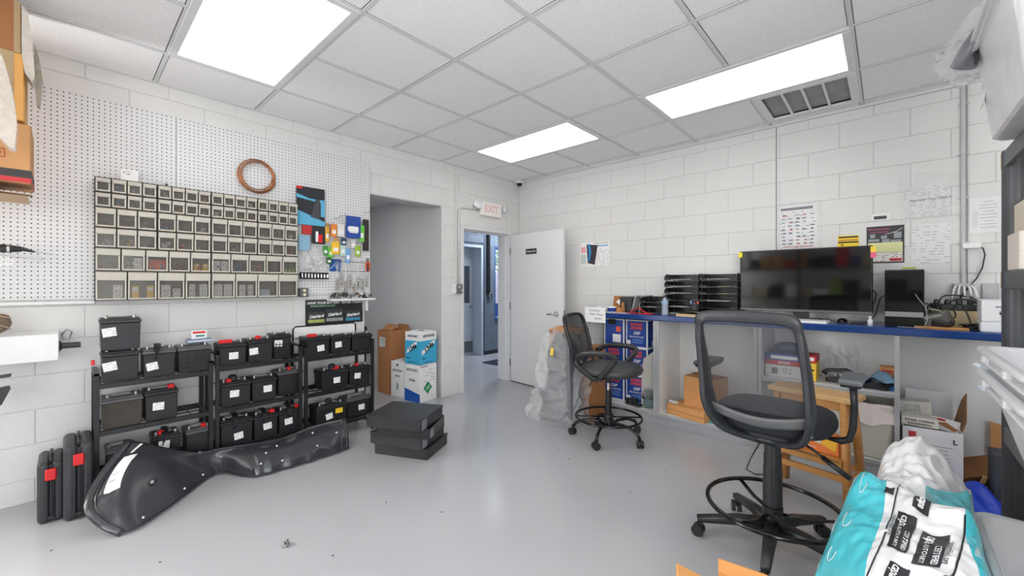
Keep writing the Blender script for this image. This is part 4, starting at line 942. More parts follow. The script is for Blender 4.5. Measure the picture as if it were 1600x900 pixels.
# black moulded panel leaning in the alcove
t = thing('moulded_panel', 'black moulded plastic panel leaning in the alcove behind the right rack', 'panel', (-4.35, 2.06, 0), R(80), rot=(R(4), 0, R(80)))
M(blk).box((0,0,.41), (.42,.03,.82), bev=.012).build('panel', t)
m = M(blkg)
for i in range(4): m.tube([(-.12+.02*i,-.02,.3+.12*i),(.12,-.02,.36+.1*i)], .012, blkg, 6)
m.build('rib', t)
# ================================================================ RIGHT COUNTER
CY = 3.62; CT = 1.0
blu = P('blue_laminate', (20,60,126), .16, var=.05, vs=3, spec=.6)
t = thing('countertop', 'long blue laminate countertop along the right wall', 'countertop', (0,0,0))
M(blu).mm((-2.06,CY,CT-.048), (1.05,YR-.002,CT), bev=.006).build('top', t)
M(P('black_laminate',(52,52,56),.3)).mm((-2.30,CY,CT-.048), (-2.063,YR-.002,CT), bev=.004).build('end_top', t)
shelfw = P('cabinet_white_laminate', (240,240,238), .45, var=.03, vs=4); edge = P('grey_edge_trim', (168,170,172), .45); plint = P('grey_plinth', (166,168,172), .4, var=.15, vs=5)
def cabinet(x0, x1, label, mid=None, left_edge=True):
    t = thing('base_cabinet', label, 'cabinet', ((x0+x1)/2, (CY+.02+YR)/2, 0), 0, 'open base cabinets under the counter')
    w_ = x1-x0; y0 = CY+.02-(CY+.02+YR)/2; y1 = -y0-.004; zt = CT-.05
    for s in (-1, 1): M(shelfw).box((s*(w_/2-.011), (y0+y1)/2, (.09+zt)/2), (.018, y1-y0, zt-.09)).build('side_panel', t)
    for s in (-1, 1): M(edge).box((s*(w_/2-.014), y0-.006, (.09+zt)/2), (.026, .012, zt-.09), bev=.001).build('edge_strip', t)
    M(shelfw).mm((-w_/2+.02,y1-.008,.10), (w_/2-.02,y1,zt)).build('back_panel', t)
    M(shelfw).mm((-w_/2+.02,y0,.09), (w_/2-.02,y1-.008,.11)).build('bottom_panel', t)
    M(edge).mm((-w_/2+.02,y0-.01,.088), (w_/2-.02,y0,.112)).build('edge_strip', t)
    M(plint).mm((-w_/2+.001,y0+.02,0), (w_/2-.001,y0+.04,.088)).build('plinth', t)
    if mid: M(shelfw).mm((-w_/2+.02,y0+.01,mid-.02), (w_/2-.02,y1-.008,mid)).build('shelf', t); M(edge).mm((-w_/2+.02,y0,mid-.021), (w_/2-.02,y0+.01,mid+.001)).build('edge_strip', t)
    return t
cabinet(-2.29, -1.55, 'open white cabinet full of blue fluid cartons, left end of the counter')
cabinet(-1.55, -.742, 'open white cabinet with two brown boxes, second from the left end')
cabinet(-.74, .062, 'open white cabinet with a middle shelf behind the wooden stool', mid=.56)
t = thing('knee_space_panel', 'pale back panel and plinth of the open knee space at the right of the counter', 'panel', (.55, YR-.03, 0))
M(shelfw).mm((-.48,-.0,.10), (.50,.012,CT-.05)).build('panel', t); M(shelfw).mm((-.48,-.03,.0), (.50,.012,.10)).build('plinth', t)
M(plint).mm((.48,-.52,0), (.50,.0,CT-.05)).build('end_panel', t)
# taped note on the counter end
a = atY(914, 480, CY-.004); b = atY(946, 503, CY-.004)
t = M(offw).box((0,0,0), (b.x-a.x,.001,a.z-b.z+.015)).build('taped_note', loc=((a.x+b.x)/2, CY-.0025, (a.z+b.z)/2-.004), label='white paper note with handwriting taped to the left end of the counter', cat='note')
for k, (s, u) in enumerate((('Employees', -.01), ('ONLY Please', .01), ('thanks', .03))): text(s, .030, P('pen_grey',(110,112,118),.6), t, (u, -.001, .045-.04*k), bold=.0, shear=.3)
# ---- fluid cartons
defb = P('def_box_blue', (30,68,150), .45, var=.25, vs=5); defr = P('def_red', (214,70,74), .5)
def defbox(x, y, z, label, front=True, w_=.225, d_=.22, h_=.272, rz=0):
    t = thing('fluid_carton', label, 'box', (x, y, z), rz, 'blue diesel fluid cartons in the left cabinet')
    M(offw).box((0,0,h_/2), (w_,d_,h_), bev=.003).build('body', t)
    M(defb).box((0,-d_/2-.0006,h_/2), (w_-.024,.0012,h_-.022)).build('printed_panel', t)
    M(defb).box((w_/2+.0006,0,h_/2), (.0012,d_-.02,h_-.02)).build('printed_panel', t)
    if front:
        m = M(defr); rr = random.Random(int(x*100+z*50))
        for r_ in range(2):
            for k in range(5): m.box((-.052+.024*k+r_*.004, -d_/2-.002, h_*.84-.036*r_), (.019,.0012,.028), rot=(0,rr.uniform(-.4,.4),0))
        m.build('logo', t)
        text('DEF', .040, offw, t, (0,-d_/2-.0018,h_*.52), bold=.02, shear=.35)
        text('DIESEL EXHAUST FLUID', .0145, offw, t, (0,-d_/2-.0018,h_*.39), bold=.02)
        m = M(P('pale_blue_print',(130,170,225),.5))
        for k in range(3): m.box((.01,-d_/2-.0018,h_*(.30-.06*k)), (w_*.5,.0008,.005))
        m.build('printed_lines', t); M(offw).box((-w_*.36,-d_/2-.0018,h_*.16), (.035,.0008,.05)).build('printed_badge', t)
    else:
        M(P('orange_label',(236,92,60),.5)).box((w_*.22,-d_/2-.0018,h_*.62), (.05,.001,.05)).build('printed_badge', t); M(offw).box((w_*.14,-d_/2-.0018,h_*.28), (.09,.001,.08)).build('printed_badge', t)
        M(dark).box((-.02,-d_/2-.0018,h_-.03), (.08,.001,.05)).build('hand_hole', t)
    return t
dy = 3.90
cn = ['bottom', 'middle', 'top']
for k in range(3):
    z = .112+.274*k
    defbox(-2.06, dy, z, 'blue DEF fluid carton, %s of the left stack in the left cabinet' % cn[k], front=(k < 2))
    defbox(-1.815, dy, z, 'blue DEF fluid carton, %s of the right stack in the left cabinet' % cn[k])
defbox(-1.665, 4.02, .112+.548, 'blue DEF fluid carton seen edge-on at top right in the left cabinet', w_=.12, d_=.25)
t = thing('leaning_board', 'grey-white board leaning inside the left cabinet before the fluid cartons', 'board', (-1.68, 3.75, .112), R(14))
M(P('dusty_grey_board',(186,182,178),.7,var=.08,vs=5)).poly([(-.06,0,0),(.10,0,0),(.10,0,.56),(.07,0,.55),(-.04,0,.46),(-.055,0,.35)], .012).build('board', t)
t = thing('caged_lamp', 'small metal grille-fronted machine at the front of the left cabinet', 'machine', (-1.655, 3.70, .112), R(20))
m = M(steel)
for k in range(6): m.tube([(.055*math.cos(a)*(1-.12*k),-.02-.004*k,.10+.10*math.sin(a)*(1-.12*k)) for a in [i*PI/8 for i in range(9)]], .004, steel, 5)
m.build('guard', t); M(P('teal_grey',(90,112,116),.5)).box((.0,.03,.09), (.09,.06,.16), bev=.01).build('housing', t)
t = thing('bracket_tool', 'small black clamp-like tool on the cabinet edge beside the stool chair', 'tool', (-1.80, 3.70, .112), R(-10))
M(blk).box((0,0,.02), (.16,.06,.018), bev=.004).box((0,0,.05), (.07,.05,.05), blk, bev=.006).box((-.07,0,.045), (.02,.04,.04), blk, bev=.004).build('body', t); M(steel).box((-.02,-.03,.045), (.025,.004,.03)).build('plate', t)
t = thing('paper_box', 'slim white printed carton standing in the left cabinet', 'box', (-1.60, 3.86, .112), 0)
M(printed('slim_print',(226,226,224),(120,122,126),.02,50)).box((0,0,.24), (.05,.1,.48), bev=.002).build('body', t)
# ---- second cabinet
t = thing('flat_carton', 'flat brown carton lying on the floor of the second cabinet', 'box', (-1.27, 3.78, .112), R(-14))
M(kraft).box((0,0,.045), (.36,.27,.09), bev=.003).build('body', t); M(kraftd).box((0,-.137,.045), (.36,.002,.004)).build('seam', t)
t = thing('square_carton', 'brown square carton standing on the flat carton in the second cabinet', 'box', (-1.19, 3.85, .204), R(-10))
open_box(M(kraft), .27, .25, .26, .005, kraft).build('body', t)
M(kraftd).box((0,-.06,.262), (.26,.125,.004), rot=(.05,0,0)).build('flap', t); M(kraftd).box((0,.065,.266), (.26,.12,.004), rot=(-.12,0,0)).build('flap', t)
M(offw).box((0,0,0), (.08,.06,.004), rot=(.1,.2,0)).build('paper_scrap', loc=(-1.44,3.76,.208), rz=.4, label='crumpled white paper scrap at the left end of the flat carton', cat='paper')
m = M(blk)
for k in range(5): m.tube([(.10*math.cos(a*1.0+k)+.02*k, .05*math.sin(a*1.3+k), .012+.05*abs(math.sin(a*.9+k))) for a in [i*.45 for i in range(14)]], .005, blk, 6)
m.build('cable_heap', loc=(-.93,3.85,.112), label='heap of black cables in the second cabinet behind the chair', cat='cable', kind=None)
t = thing('blister_pouch', 'teal and white pouch on the cabinet floor behind the tall chair', 'pouch', (-1.02, 3.72, .112), R(-12))
M(P('teal_card',(40,160,160),.4)).box((0,0,.006), (.2,.13,.012), bev=.003).build('pouch', t); M(offw).box((.02,0,.013), (.1,.08,.002)).build('label_patch', t)
# ---- third cabinet, middle shelf
SZ = .562
def band_box(name, loc, w_, d_, h_, base, bands, label, rz=0, group=None):
    t = thing(name, label, 'box', loc, rz, group); M(base).box((0,0,h_/2), (w_,d_,h_), bev=.002).build('body', t)
    for (u, v, du, dv, mt) in bands: M(mt).box((u*w_/2,-d_/2-.0008,v*h_), (du*w_,.0016,dv*h_)).build('printed_band', t)
    return t
rb = P('brake_red', (196,44,50), .5); bb = P('brake_blue', (50,76,150), .5)
band_box('brake_box', (-.585,3.86,SZ), .25,.24,.095, P('pale_grey_box',(214,214,216),.6), [(-.5,.5,.16,.5,P('grey_code_print',(110,108,110),.6,var=.8,vs=80)),(.15,.55,.22,.5,printed('ring_print',(214,214,216),(90,90,94),.016,60))], 'pale grey parts box under the red and blue box, left on the middle shelf')
t = band_box('brake_box', (-.585,3.86,SZ+.097), .25,.24,.085, bb, [(0,.2,1.0,.38,rb),(0,.68,.7,.28,offw)], 'blue and red parts box stacked on the pale grey box on the middle shelf')
text('BRAKES', .022, offw, t, (0,-.1222,.018), bold=.03)
t = band_box('yellow_box', (-.42,3.84,SZ), .07,.22,.135, P('yellow_box_c',(240,200,60),.5), [(0,.62,.7,.08,blk)], 'upright yellow box next to the red and blue parts box')
t2_ = band_box('red_box', (-.42,3.85,SZ+.137), .07,.2,.05, rb, [(0,.5,.6,.5,offw)], 'small red and white box on top of the upright yellow box')
m = M(P('dark_blue_bag',(60,78,104),.5,bump=.5,bs=20)); m.ball((0,0,.035), .05, None, 3, (1.9,1.2,.9)); m.build('blue_sack', loc=(-.58,3.88,SZ+.183), label='slate blue soft pouch on top of the red and blue box', cat='pouch')
t = thing('plastic_bag', 'clear plastic film bag standing up on the middle shelf against the back', 'bag', (-.23,4.0,SZ+.01))
M(bagm).grid(lambda u,v: Vector(((u-.5)*.34*(1-.55*v)-.02*math.sin(v*9), -.03*math.sin(u*11+v*6)-.02, v*.24)), 16, 16).build('clear_film', t)
t = thing('desk_phone', 'black desk phone lying on the middle shelf behind the chair arm', 'phone', (-.26, 3.80, SZ), R(-15))
M(blkg).poly([(-.08,0,0),(.08,0,0),(.08,0,.07),(-.08,0,.03)], .15, axis=(0,1,0)).build('body', t); M(blk).tube([(-.09,-.0,.06),(-.07,.0,.085),(.05,.0,.105),(.08,.0,.08)], [.022,.013,.013,.022]).build('handset', t)
m = M(steel)
for i in range(9): m.box((-.03+.03*(i%3), .04+.03*(i//3), .052+.006*(i%3)), (.014,.014,.01), rot=(0,-.24,0))
m.build('keypad', t)
t = thing('cable_coil', 'coiled black cable on the middle shelf right of the chair arm', 'cable', (-.06,3.78,SZ+.004))
for k in range(3): M(blk).tube([((.075-.006*k)*math.cos(a), (.05-.004*k)*math.sin(a), .008+.011*k+.006*math.sin(3*a)) for a in [i*PI/12 for i in range(24)]], .007, seg=6, closed=True).build('loop', t)
t = thing('glove_pack', 'light blue plastic pack of gloves folded on the shelf beside the right divider', 'pack', (-.03,3.93,SZ+.022))
M(P('sky_film',(140,196,232),.3,bump=.6,bs=18)).grid(lambda u,v: Vector(((u-.5)*.19, (v-.5)*.3, .045+.022*math.sin(u*8+v*4)-.05*abs(u-.5)**2*4)), 14, 14).grid(lambda u,v: Vector(((u-.5)*.19,(v-.5)*.3,0)),1,1).build('film', t)
t = thing('blue_folder', 'blue flat folder under the light blue pack on the middle shelf', 'folder', (-.045,3.92,SZ)); M(P('folder_blue',(28,92,160),.4)).box((0,0,.009), (.2,.32,.018), bev=.003).build('folder', t)
t = band_box('small_carton', (.0,4.07,SZ), .08,.08,.12, kraft, [(0,.75,.8,.1,rb),(0,.4,.7,.3,offw)], 'small brown printed carton at the right end of the middle shelf')
# trash bin in the bottom compartment
t = thing('waste_bin', 'beige plastic waste bin with a pink-white liner in the third cabinet', 'bin', (-.085, 3.79, .112), 0)
bm_ = P('beige_bin',(206,202,192),.45)
def rbox(m, w0, d0, w1, d1, h, th, mat, r=.03):
    n_ = 6
    def ring(w_, d_, z, rr):
        out = []
        for cx_, cy_, a0 in ((w_/2-rr,d_/2-rr,0),(-w_/2+rr,d_/2-rr,90),(-w_/2+rr,-d_/2+rr,180),(w_/2-rr,-d_/2+rr,270)):
            for k in range(n_+1): a = R(a0+90*k/n_); out.append((cx_+rr*math.cos(a), cy_+rr*math.sin(a), z))
        return out
    rs = [ring(w0-.02,d0-.02,0,r), ring(w0,d0,.008,r)]+[ring(w0+(w1-w0)*k/4, d0+(d1-d0)*k/4, h*k/4, r) for k in range(1,5)]
    ins = [ring(w1-2*th,d1-2*th,h,r-th*.5), ring(w0-2*th,d0-2*th,th*2,r-th*.5)]
    rs += ins; b = bmesh.new(); rows = [[b.verts.new(p) for p in rg] for rg in rs]; k = len(rows[0])
    for A_, B_ in zip(rows, rows[1:]):
        for i in range(k): b.faces.new((A_[i],A_[(i+1)%k],B_[(i+1)%k],B_[i]))
    b.faces.new(rows[0][::-1]); b.faces.new(rows[-1]); bmesh.ops.recalc_face_normals(b, faces=b.faces[:]); m._take(b, mat, None, False); return m
rbox(M(bm_), .20,.24,.26,.32,.36,.005,bm_).build('bin', t)
m = M(P('liner_film',(236,222,220),.35,alpha=.8,bump=.5,bs=20))
def bagring(u, v):
    a = 2*PI*u; rx, ry = .14+.006*math.sin(a*9+v*3), .17+.006*math.sin(a*7)
    c_, s_ = math.cos(a), math.sin(a); k = 1/max(abs(c_), abs(s_))**.6
    return Vector((rx*c_*k*(.97+.1*v), ry*s_*k*(.97+.1*v), .375-.13*v+.012*math.sin(a*5)*v))
m.grid(bagring, 40, 6); m.build('bin_liner', t, label='pinkish white bin liner folded over the rim')
# ---- knee space boxes
t = thing('open_white_carton', 'white open carton with raised flaps and small print under the counter at right', 'box', (.20, 3.86, 0), R(4))
wc_ = P('carton_white_b',(232,232,234),.6)
m = M(wc_); open_box(m, .27, .30, .36, .005, wc_); m.build('body', t)
M(wc_).box((.03,.17,.45), (.24,.005,.19), rot=(-.2,0,0)).build('flap', t)
M(P('flap_brown',(150,108,70),.75)).poly([(.0,-.12,.0),(.0,.12,.0),(.03,.09,.16),(.04,.02,.22),(.02,-.10,.06)], .005, axis=(1,0,0)).build('flap', t, loc=(.137,.02,.36), label='brown inner flap standing up')
M(P('box_red_mark',(196,60,62),.5)).box((-.09,-.1512,.315), (.036,.002,.036)).build('logo', t); text('L', .04, P('dark_grey_print',(70,72,76),.6), t, (.10,-.1515,.30), bold=.04)
m = M(P('grey_text_print',(160,160,164),.6))
for k in range(8): m.box((.03-.01*(k%3),-.1512,.26-.022*k), (.12-.02*(k%2),.001,.004)); m.box((-.08,-.1512,.26-.022*k), (.06,.001,.004))
m.build('printed_text', t); M(P('dark_grey_print',(70,72,76),.6)).box((.09,-.1514,.035), (.07,.001,.03)).build('printed_band', t)
text('BEARING', .020, P('dark_grey_print',(70,72,76),.6), t, (-.085,-.1518,.025))
t = band_box('parts_box', (.155,3.80,.362), .17,.14,.055, P('ivory_box',(226,222,212),.6), [], 'ivory printed parts box lying across the open white carton, front left')
text('POWER STEERING', .0165, blk, t, (0,-.0712,.036), bold=.02); text('& SUSPENSION', .0165, blk, t, (.0,-.0712,.015), bold=.02)
t = thing('parts_box', 'tilted cream parts box with code print, above the printed ivory box', 'box', (.14,3.93,.375), R(6)); t.rotation_euler = (0, -.08, R(6))
M(P('ivory_box',(226,222,212),.6)).box((0,0,.06), (.16,.1,.11), bev=.002).build('body', t); M(P('dark_code_print',(226,222,212),.6,var=.9,vs=70)).box((-.02,-.051,.06), (.09,.001,.07)).build('printed_code', t)
t = thing('printed_envelope', 'white envelope-like box with red band and brown photo in the open carton', 'box', (.27,3.84,.345), R(5)); t.rotation_euler = (-.2, .18, R(5))
M(offw).box((0,0,.03), (.13,.05,.075), bev=.002).build('body', t); M(rb).box((-.03,-.0265,.055), (.05,.002,.014)).build('printed_band', t); M(kraftd).poly([(-.05,-.026,.03),(.04,-.026,.0),(.06,-.026,.015),(.0,-.026,.045)], .001).build('printed_shape', t)
t = thing('brown_printed_carton', 'flattish brown carton with dark print leaning in the knee space corner', 'box', (.43, 3.90, .05), R(0)); t.rotation_euler = (R(35), R(-22), R(6))
bc = P('brown_printed',(152,104,66),.7)
M(bc).box((0,0,.07), (.30,.14,.12), bev=.003).build('body', t); text('FRAGILE', .03, dark, t, (.05,-.0712,.09), bold=.02); text('THIS SIDE UP', .014, dark, t, (.02,-.0712,.055)); M(printed('strip_label',(232,230,226),(90,90,94),.01,50)).box((-.0,-.0715,.015), (.2,.002,.03)).build('label_strip', t)
t = M(kraft).poly([(0,0,0),(.12,0,.02),(.11,0,.24),(.0,0,.26)], .006).build('cardboard_sheet', loc=(.50,4.10,.12), label='brown cardboard sheet upright behind the printed carton', cat='cardboard')
t = thing('subwoofer_box', 'dark grey box-shaped case standing beside the shelf post under the counter', 'case', (.52, 3.70, 0)); M(P('charcoal_case',(58,62,70),.6)).box((0,0,.15), (.14,.16,.30), bev=.006).build('body', t)
t = thing('blue_cloth', 'bright blue crumpled bag on the floor beside the brown carton', 'bag', (.36, 3.58, 0))
M(P('royal_blue_bag',(28,66,190),.35,bump=.5,bs=14)).grid(lambda u,v: Vector(((u-.5)*.30, (v-.5)*.3, .012+.13*math.sin(PI*u)*math.sin(PI*v)*(.75+.25*math.sin(u*14+v*9)))), 20, 20).build('film', t)
M(P('pale_wood',(206,170,120),.6)).box((0,0,.06), (.02,.02,.14), rot=(.2,.25,0), bev=.003).build('wood_stick', loc=(.42,3.75,.0), label='small upright pale wood stick beside the brown carton', cat='stick')
# ================================================================ ON THE COUNTER
def ctp(px, py): return atZ(px, py, CT)
# television
t = thing('television', 'wide black flat screen television on the counter with sticky notes on its corners', 'television', (-.505, 3.93, CT))
M(blk).box((0,.02,.315), (.86,.04,.50), bev=.006).build('body', t)
M(P('tv_glass',(10,11,14),.06,spec=.7)).box((0,-.0015,.322), (.84,.003,.468)).build('screen', t)
M(P('tv_chin',(120,124,130),.3,metal=.5)).box((0,-.003,.073), (.86,.008,.014), bev=.002).build('bottom_bezel', t)
M(blk).box((0,.03,.035), (.10,.04,.07)).box((0,.03,.006), (.34,.20,.012), blk, bev=.004).build('stand', t)
for nm, px, u, z, cc in (('sticky_note','yellow sticky note on the upper left corner of the television',-.425,.535,(238,220,40)), ('sticky_note','yellow sticky note on the upper right corner of the television',.432,.535,(246,216,60)), ('sticky_note','pink sticky note below the yellow one at the right corner of the television',.432,.495,(238,104,140))):
    M(P('note_%d' % cc[2], cc, .6)).box((0,0,0), (.03,.002,.042), bev=.0005).build(nm, loc=(-.505+u, 3.923, CT+z), label=px, cat='note', rz=.05)
# cable behind the television
M(blk).tube([atY(1362,452,4.0), atY(1369,458,4.05), atY(1367,470,4.05), atY(1362,478,4.02)], .004).build('power_cable', label='short black cable loop at the right side of the television', cat='cable')
M(blk).tube([atY(1384,461,4.0), atY(1376,465,4.02), atY(1372,478,4.02), atY(1368,492,3.98), Vector((-.10,3.9,CT+.006)), Vector((-.2,3.86,CT+.006))], .004).build('power_cable', label='black cable curving down between the television and the computer tower', cat='cable')
# computer tower
t = thing('computer_tower', 'black glossy computer tower with silver stripe at the right of the television', 'computer', (.088, 3.86, CT), R(-3))
M(blk).box((0,.09,.19), (.19,.38,.38), bev=.004).build('case', t)
M(P('gloss_front',(16,17,20),.05,spec=.5)).box((0,-.103,.235), (.184,.008,.275), bev=.002).build('front_panel', t)
M(P('silver_stripe',(150,150,154),.3,metal=.5)).box((0,-.104,.083), (.186,.008,.035), bev=.002).build('stripe', t)
for z in (.30,.34,.26): M(blkg).box((0,-.108,z), (.18,.002,.002)).build('drive_slot', t)
M(blkg).box((0,-.104,.035), (.184,.008,.055), bev=.002).build('lower_panel', t)
M(P('lime_box',(176,186,80),.5)).box((.02,-.03,.392), (.07,.05,.012), bev=.002).build('small_packet', loc=(.088,3.86,CT), label='thin lime green packet on top of the computer tower', cat='packet')
M(P('grey_cable',(150,152,156),.4)).tube([(.135,3.74,CT+.22),(.15,3.735,CT+.19),(.185,3.73,CT+.13),(.19,3.71,CT+.05),(.17,3.68,CT+.006),(.10,3.665,CT+.005),(.05,3.68,CT+.005)], .0025, seg=6).build('usb_cable', label='thin grey cable drooping across the front of the computer tower', cat='cable')
# keyboard and mice
t = thing('keyboard', 'white computer keyboard under the television', 'keyboard', (-.52, 3.715, CT), R(-3))
M(white).box((0,0,.007), (.42,.14,.014), bev=.003).build('body', t)
m = M(P('key_grey',(196,198,202),.5))
for r_ in range(5):
    for k in range(19): m.box((-.195+.0217*k, -.052+.026*r_, .018), (.017,.019,.008), taper=(1.1,1.1))
m.build('keys', t, kind='stuff')
for k, (px, py, lb) in enumerate(((1316,503,'black low mouse left of the white bottle, on a dark pad'), (1341,499,'black taller mouse beside the small white bottle'))):
    p = ctp(px, py); t = thing('mouse', lb, 'mouse', (p.x, max(p.y,3.66)+.03, CT))
    M(blkg).ball((0,0,.0), .034, blkg, 3, (.9,1.4,.75+.35*k)).build('shell', t) if False else M(blkg).lathe([(.036,0),(.036,.006),(.03,.018+.008*k),(.016,.026+.010*k),(0,.029+.011*k)], 20, sc=(.9,1.45,1)).build('shell', t)
    M(blk).cyl((0,.02,.024+.008*k), (0,.034,.022+.008*k), .004, blk, 8).build('wheel', t)
p = ctp(1356, 499)
t = thing('white_bottle', 'small white bottle with cap beside the mouse', 'bottle', (-.085, 3.72, CT))
M(white).lathe([(0,0),(.014,0),(.014,.035),(.008,.042),(.008,.05),(0,.05)], 16, mat=white).build('body', t); M(white).lathe([(0,.05),(.009,.05),(.009,.062),(0,.062)], 14, mat=white).build('cap', t)
M(blk).tube([(-.40,3.86,CT+.004),(-.33,3.80,CT+.03),(-.27,3.82,CT+.006),(-.20,3.78,CT+.004),(-.12,3.79,CT+.004)], .003, seg=6).build('mouse_cable', label='thin black mouse cable wandering below the television', cat='cable')
t = thing('candy_tin', 'small red tin lying below the left end of the television', 'tin', (-.865, 3.78, CT)); M(red).cyl((-.025,0,.017), (.025,0,.017), .017, red, 18).build('body', t); M(offw).box((0,-.0165,.02), (.03,.002,.01)).build('label_patch', t)
t = thing('cable_knot', 'knot of black wires and a small gadget at the foot of the file trays', 'cable', (-.99, 3.80, CT))
for k in range(4): M(blk).tube([((.03+.01*k)*math.cos(a)+.012*k, .03*math.sin(a), .022+.018*math.sin(a+k)) for a in [i*PI/9 for i in range(18)]], .004, seg=6, closed=True).build('loop', t)
M(P('gadget_grey',(190,196,204),.3)).box((-.03,-.03,.012), (.03,.03,.02), bev=.005).build('gadget', t)
# file tray stacks
def traystack(px0, px1, n_, y, label, papers, zt=None, dpt=.26, slot=.064):
    a = atY(px0, 455, y); b = atY(px1, 455, y); w_ = b.x-a.x
    t = thing('file_tray_stack', label, 'letter trays', ((a.x+b.x)/2, y+dpt/2, CT), 0, 'black letter tray stacks on the counter')
    tm = P('letter_tray_black',(16,17,19),.4)
    for k in range(n_):
        z = slot*k; m = M(tm); m.box((0,0,z+.003), (w_,dpt,.004)); m.box((0,dpt/2-.002,z+.030), (w_,.004,.058))
        for s in (-1,1): m.poly([(s*(w_/2),-dpt/2,z+.002),(s*(w_/2),-dpt/2,z+.036),(s*(w_/2),-dpt/2+.04,z+.058),(s*w_/2,dpt/2,z+.058),(s*w_/2,dpt/2,z+.002)], .004, tm, axis=(-s,0,0))
        for s in (-1,1): m.box((s*(w_/2-.03),-dpt/2,z+.010), (.06,.004,.018)); 
        m.box((0,-dpt/2,z+.005), (w_,.006,.008)); m.build('letter_tray', t)
        for s in (-1,1): M(tm).cyl((s*(w_/2-.004),-dpt/2+.05,z), (s*(w_/2-.004),-dpt/2+.05,z+slot), .004, seg=6).cyl((s*(w_/2-.004),dpt/2-.03,z), (s*(w_/2-.004),dpt/2-.03,z+slot), .004, seg=6).build('riser_post', t)
        if k in papers:
            M(offw if papers[k] == 0 else P('lime_paper',(178,196,110),.6)).box((papers[k]*.06,-.012,.0095), (w_*(.9 if papers[k] == 0 else .4),dpt*.90,.004)).build('paper_stack', loc=((a.x+b.x)/2, y+dpt/2, CT+z), label='%s sheets in the %s letter tray from the bottom of the %s stack' % ('white' if papers[k] == 0 else 'lime green', ['first','second','third','fourth','fifth','sixth','seventh'][k], 'low three-tray' if px0 < 1030 else 'left' if px0 < 1080 else 'right'), cat='paper', group='papers in the letter trays')
    return t
traystack(1038, 1091, 6, 3.88, 'left stack of six black letter trays beside the television', {0:0,1:0,3:0,4:0,5:0})
traystack(1093, 1152, 6, 3.88, 'right stack of six black letter trays, touching the television', {2:0,3:1,4:1,5:0})
t = traystack(1000, 1035, 3, 3.90, 'low stack of three black trays left of the water bottle', {1:0}, dpt=.22, slot=.05)
# black binder and grey bracket
t = thing('black_box_file', 'black upright box file at the left of the counter', 'file box', (-1.96, 3.93, CT), R(6)); M(P('matt_black_file',(46,48,50),.55)).box((0,0,.078), (.13,.20,.155), bev=.008).build('body', t)
t = thing('desk_bracket', 'light grey curved desk stand beside the black box file', 'stand', (-1.83, 3.86, CT))
M(P('light_grey_plastic',(168,172,172),.4)).tube([(-.05,0,.0),(-.03,0,.06),(-.01,0,.15),(.01,0,.17),(.12,0,.172)], .01, sq=(.12,.012), up=(0,0,1)).build('arm', t)
# open carton, blue cup, receipt etc. at the left end
t = thing('open_carton', 'small brown open carton with lid raised at the left end of the counter', 'box', (-2.03, 3.80, CT), R(-8))
open_box(M(kraft), .13,.12,.05,.004,kraft).build('body', t); M(P('lid_kraft',(160,106,58),.7)).box((-.02,.07,.10), (.15,.005,.12), rot=(-.15,0,0)).build('lid', t); M(offw).box((-.02,.062,.10), (.05,.003,.04), rot=(-.15,.6,0)).build('printed_label', t); M(kraftd).poly([(.05,0,0),(.08,0,.0),(.09,0,.09),(.06,0,.11)], .004).build('flap', t)
t = thing('tub', 'round white and blue tub in front of the brown carton on the counter', 'tub', (-2.035, 3.70, CT+.0)); M(offw).lathe([(0,0),(.035,0),(.045,.05),(.047,.052),(.047,.06),(0,.062)], 24).build('body', t); M(P('tub_blue',(30,60,150),.4)).lathe([(.0385,.012),(.046,.048)], 24).build('printed_band', t)
t = thing('tape_roll', 'white rounded tape dispenser behind the taped note on the counter end', 'dispenser', (-2.20, 3.78, CT)); M(white).box((0,0,.022), (.07,.05,.044), bev=.014, seg=2).build('body', t); M(offw).box((0,-.01,.05), (.045,.04,.014), bev=.004).build('top', t)
M(P('paper_b',(220,222,226),.6)).box((0,0,.002), (.19,.12,.003)).build('paper_sheet', loc=(-2.14,3.70,CT), rz=.2, label='loose white paper on the dark end of the counter', cat='paper')
M(P('pink_paper',(232,196,200),.6)).box((0,0,.002), (.16,.09,.003)).build('paper_sheet', loc=(-1.93,3.70,CT), rz=-.15, label='pale pink paper slip beside the red cord on the counter', cat='paper')
m = M(red); m.tube([(-1.86,3.72,CT+.008),(-1.80,3.76,CT+.045),(-1.77,3.74,CT+.06),(-1.72,3.72,CT+.03),(-1.66,3.70,CT+.008),(-1.60,3.70,CT+.006),(-1.66,3.68,CT+.006),(-1.76,3.69,CT+.006),(-1.86,3.72,CT+.008)], .005); m.build('rubber_cord', label='red rubber cord loop lying on the counter left of the water bottle', cat='cord')
# water bottle
p = ctp(1028, 489)
t = thing('water_bottle', 'small clear blue water bottle standing on the counter before the letter trays', 'bottle', (-1.505, 3.72, CT))
wm = P('clear_blue_pet',(206,222,240),.06,alpha=.42,spec=.8)
M(wm).lathe([(0,0),(.028,0),(.031,.012),(.029,.035),(.031,.045),(.025,.075),(.031,.105),(.031,.125),(.018,.15),(.012,.158),(.012,.168)], 20, mat=wm).build('bottle', t)
M(P('bottle_band_blue',(150,176,216),.3)).lathe([(.0315,.108),(.0318,.130)], 20).build('label_band', t)
M(P('cap_black',(30,30,34),.4)).lathe([(0,.166),(.014,.166),(.014,.182),(0,.182)], 14).build('cap', t)
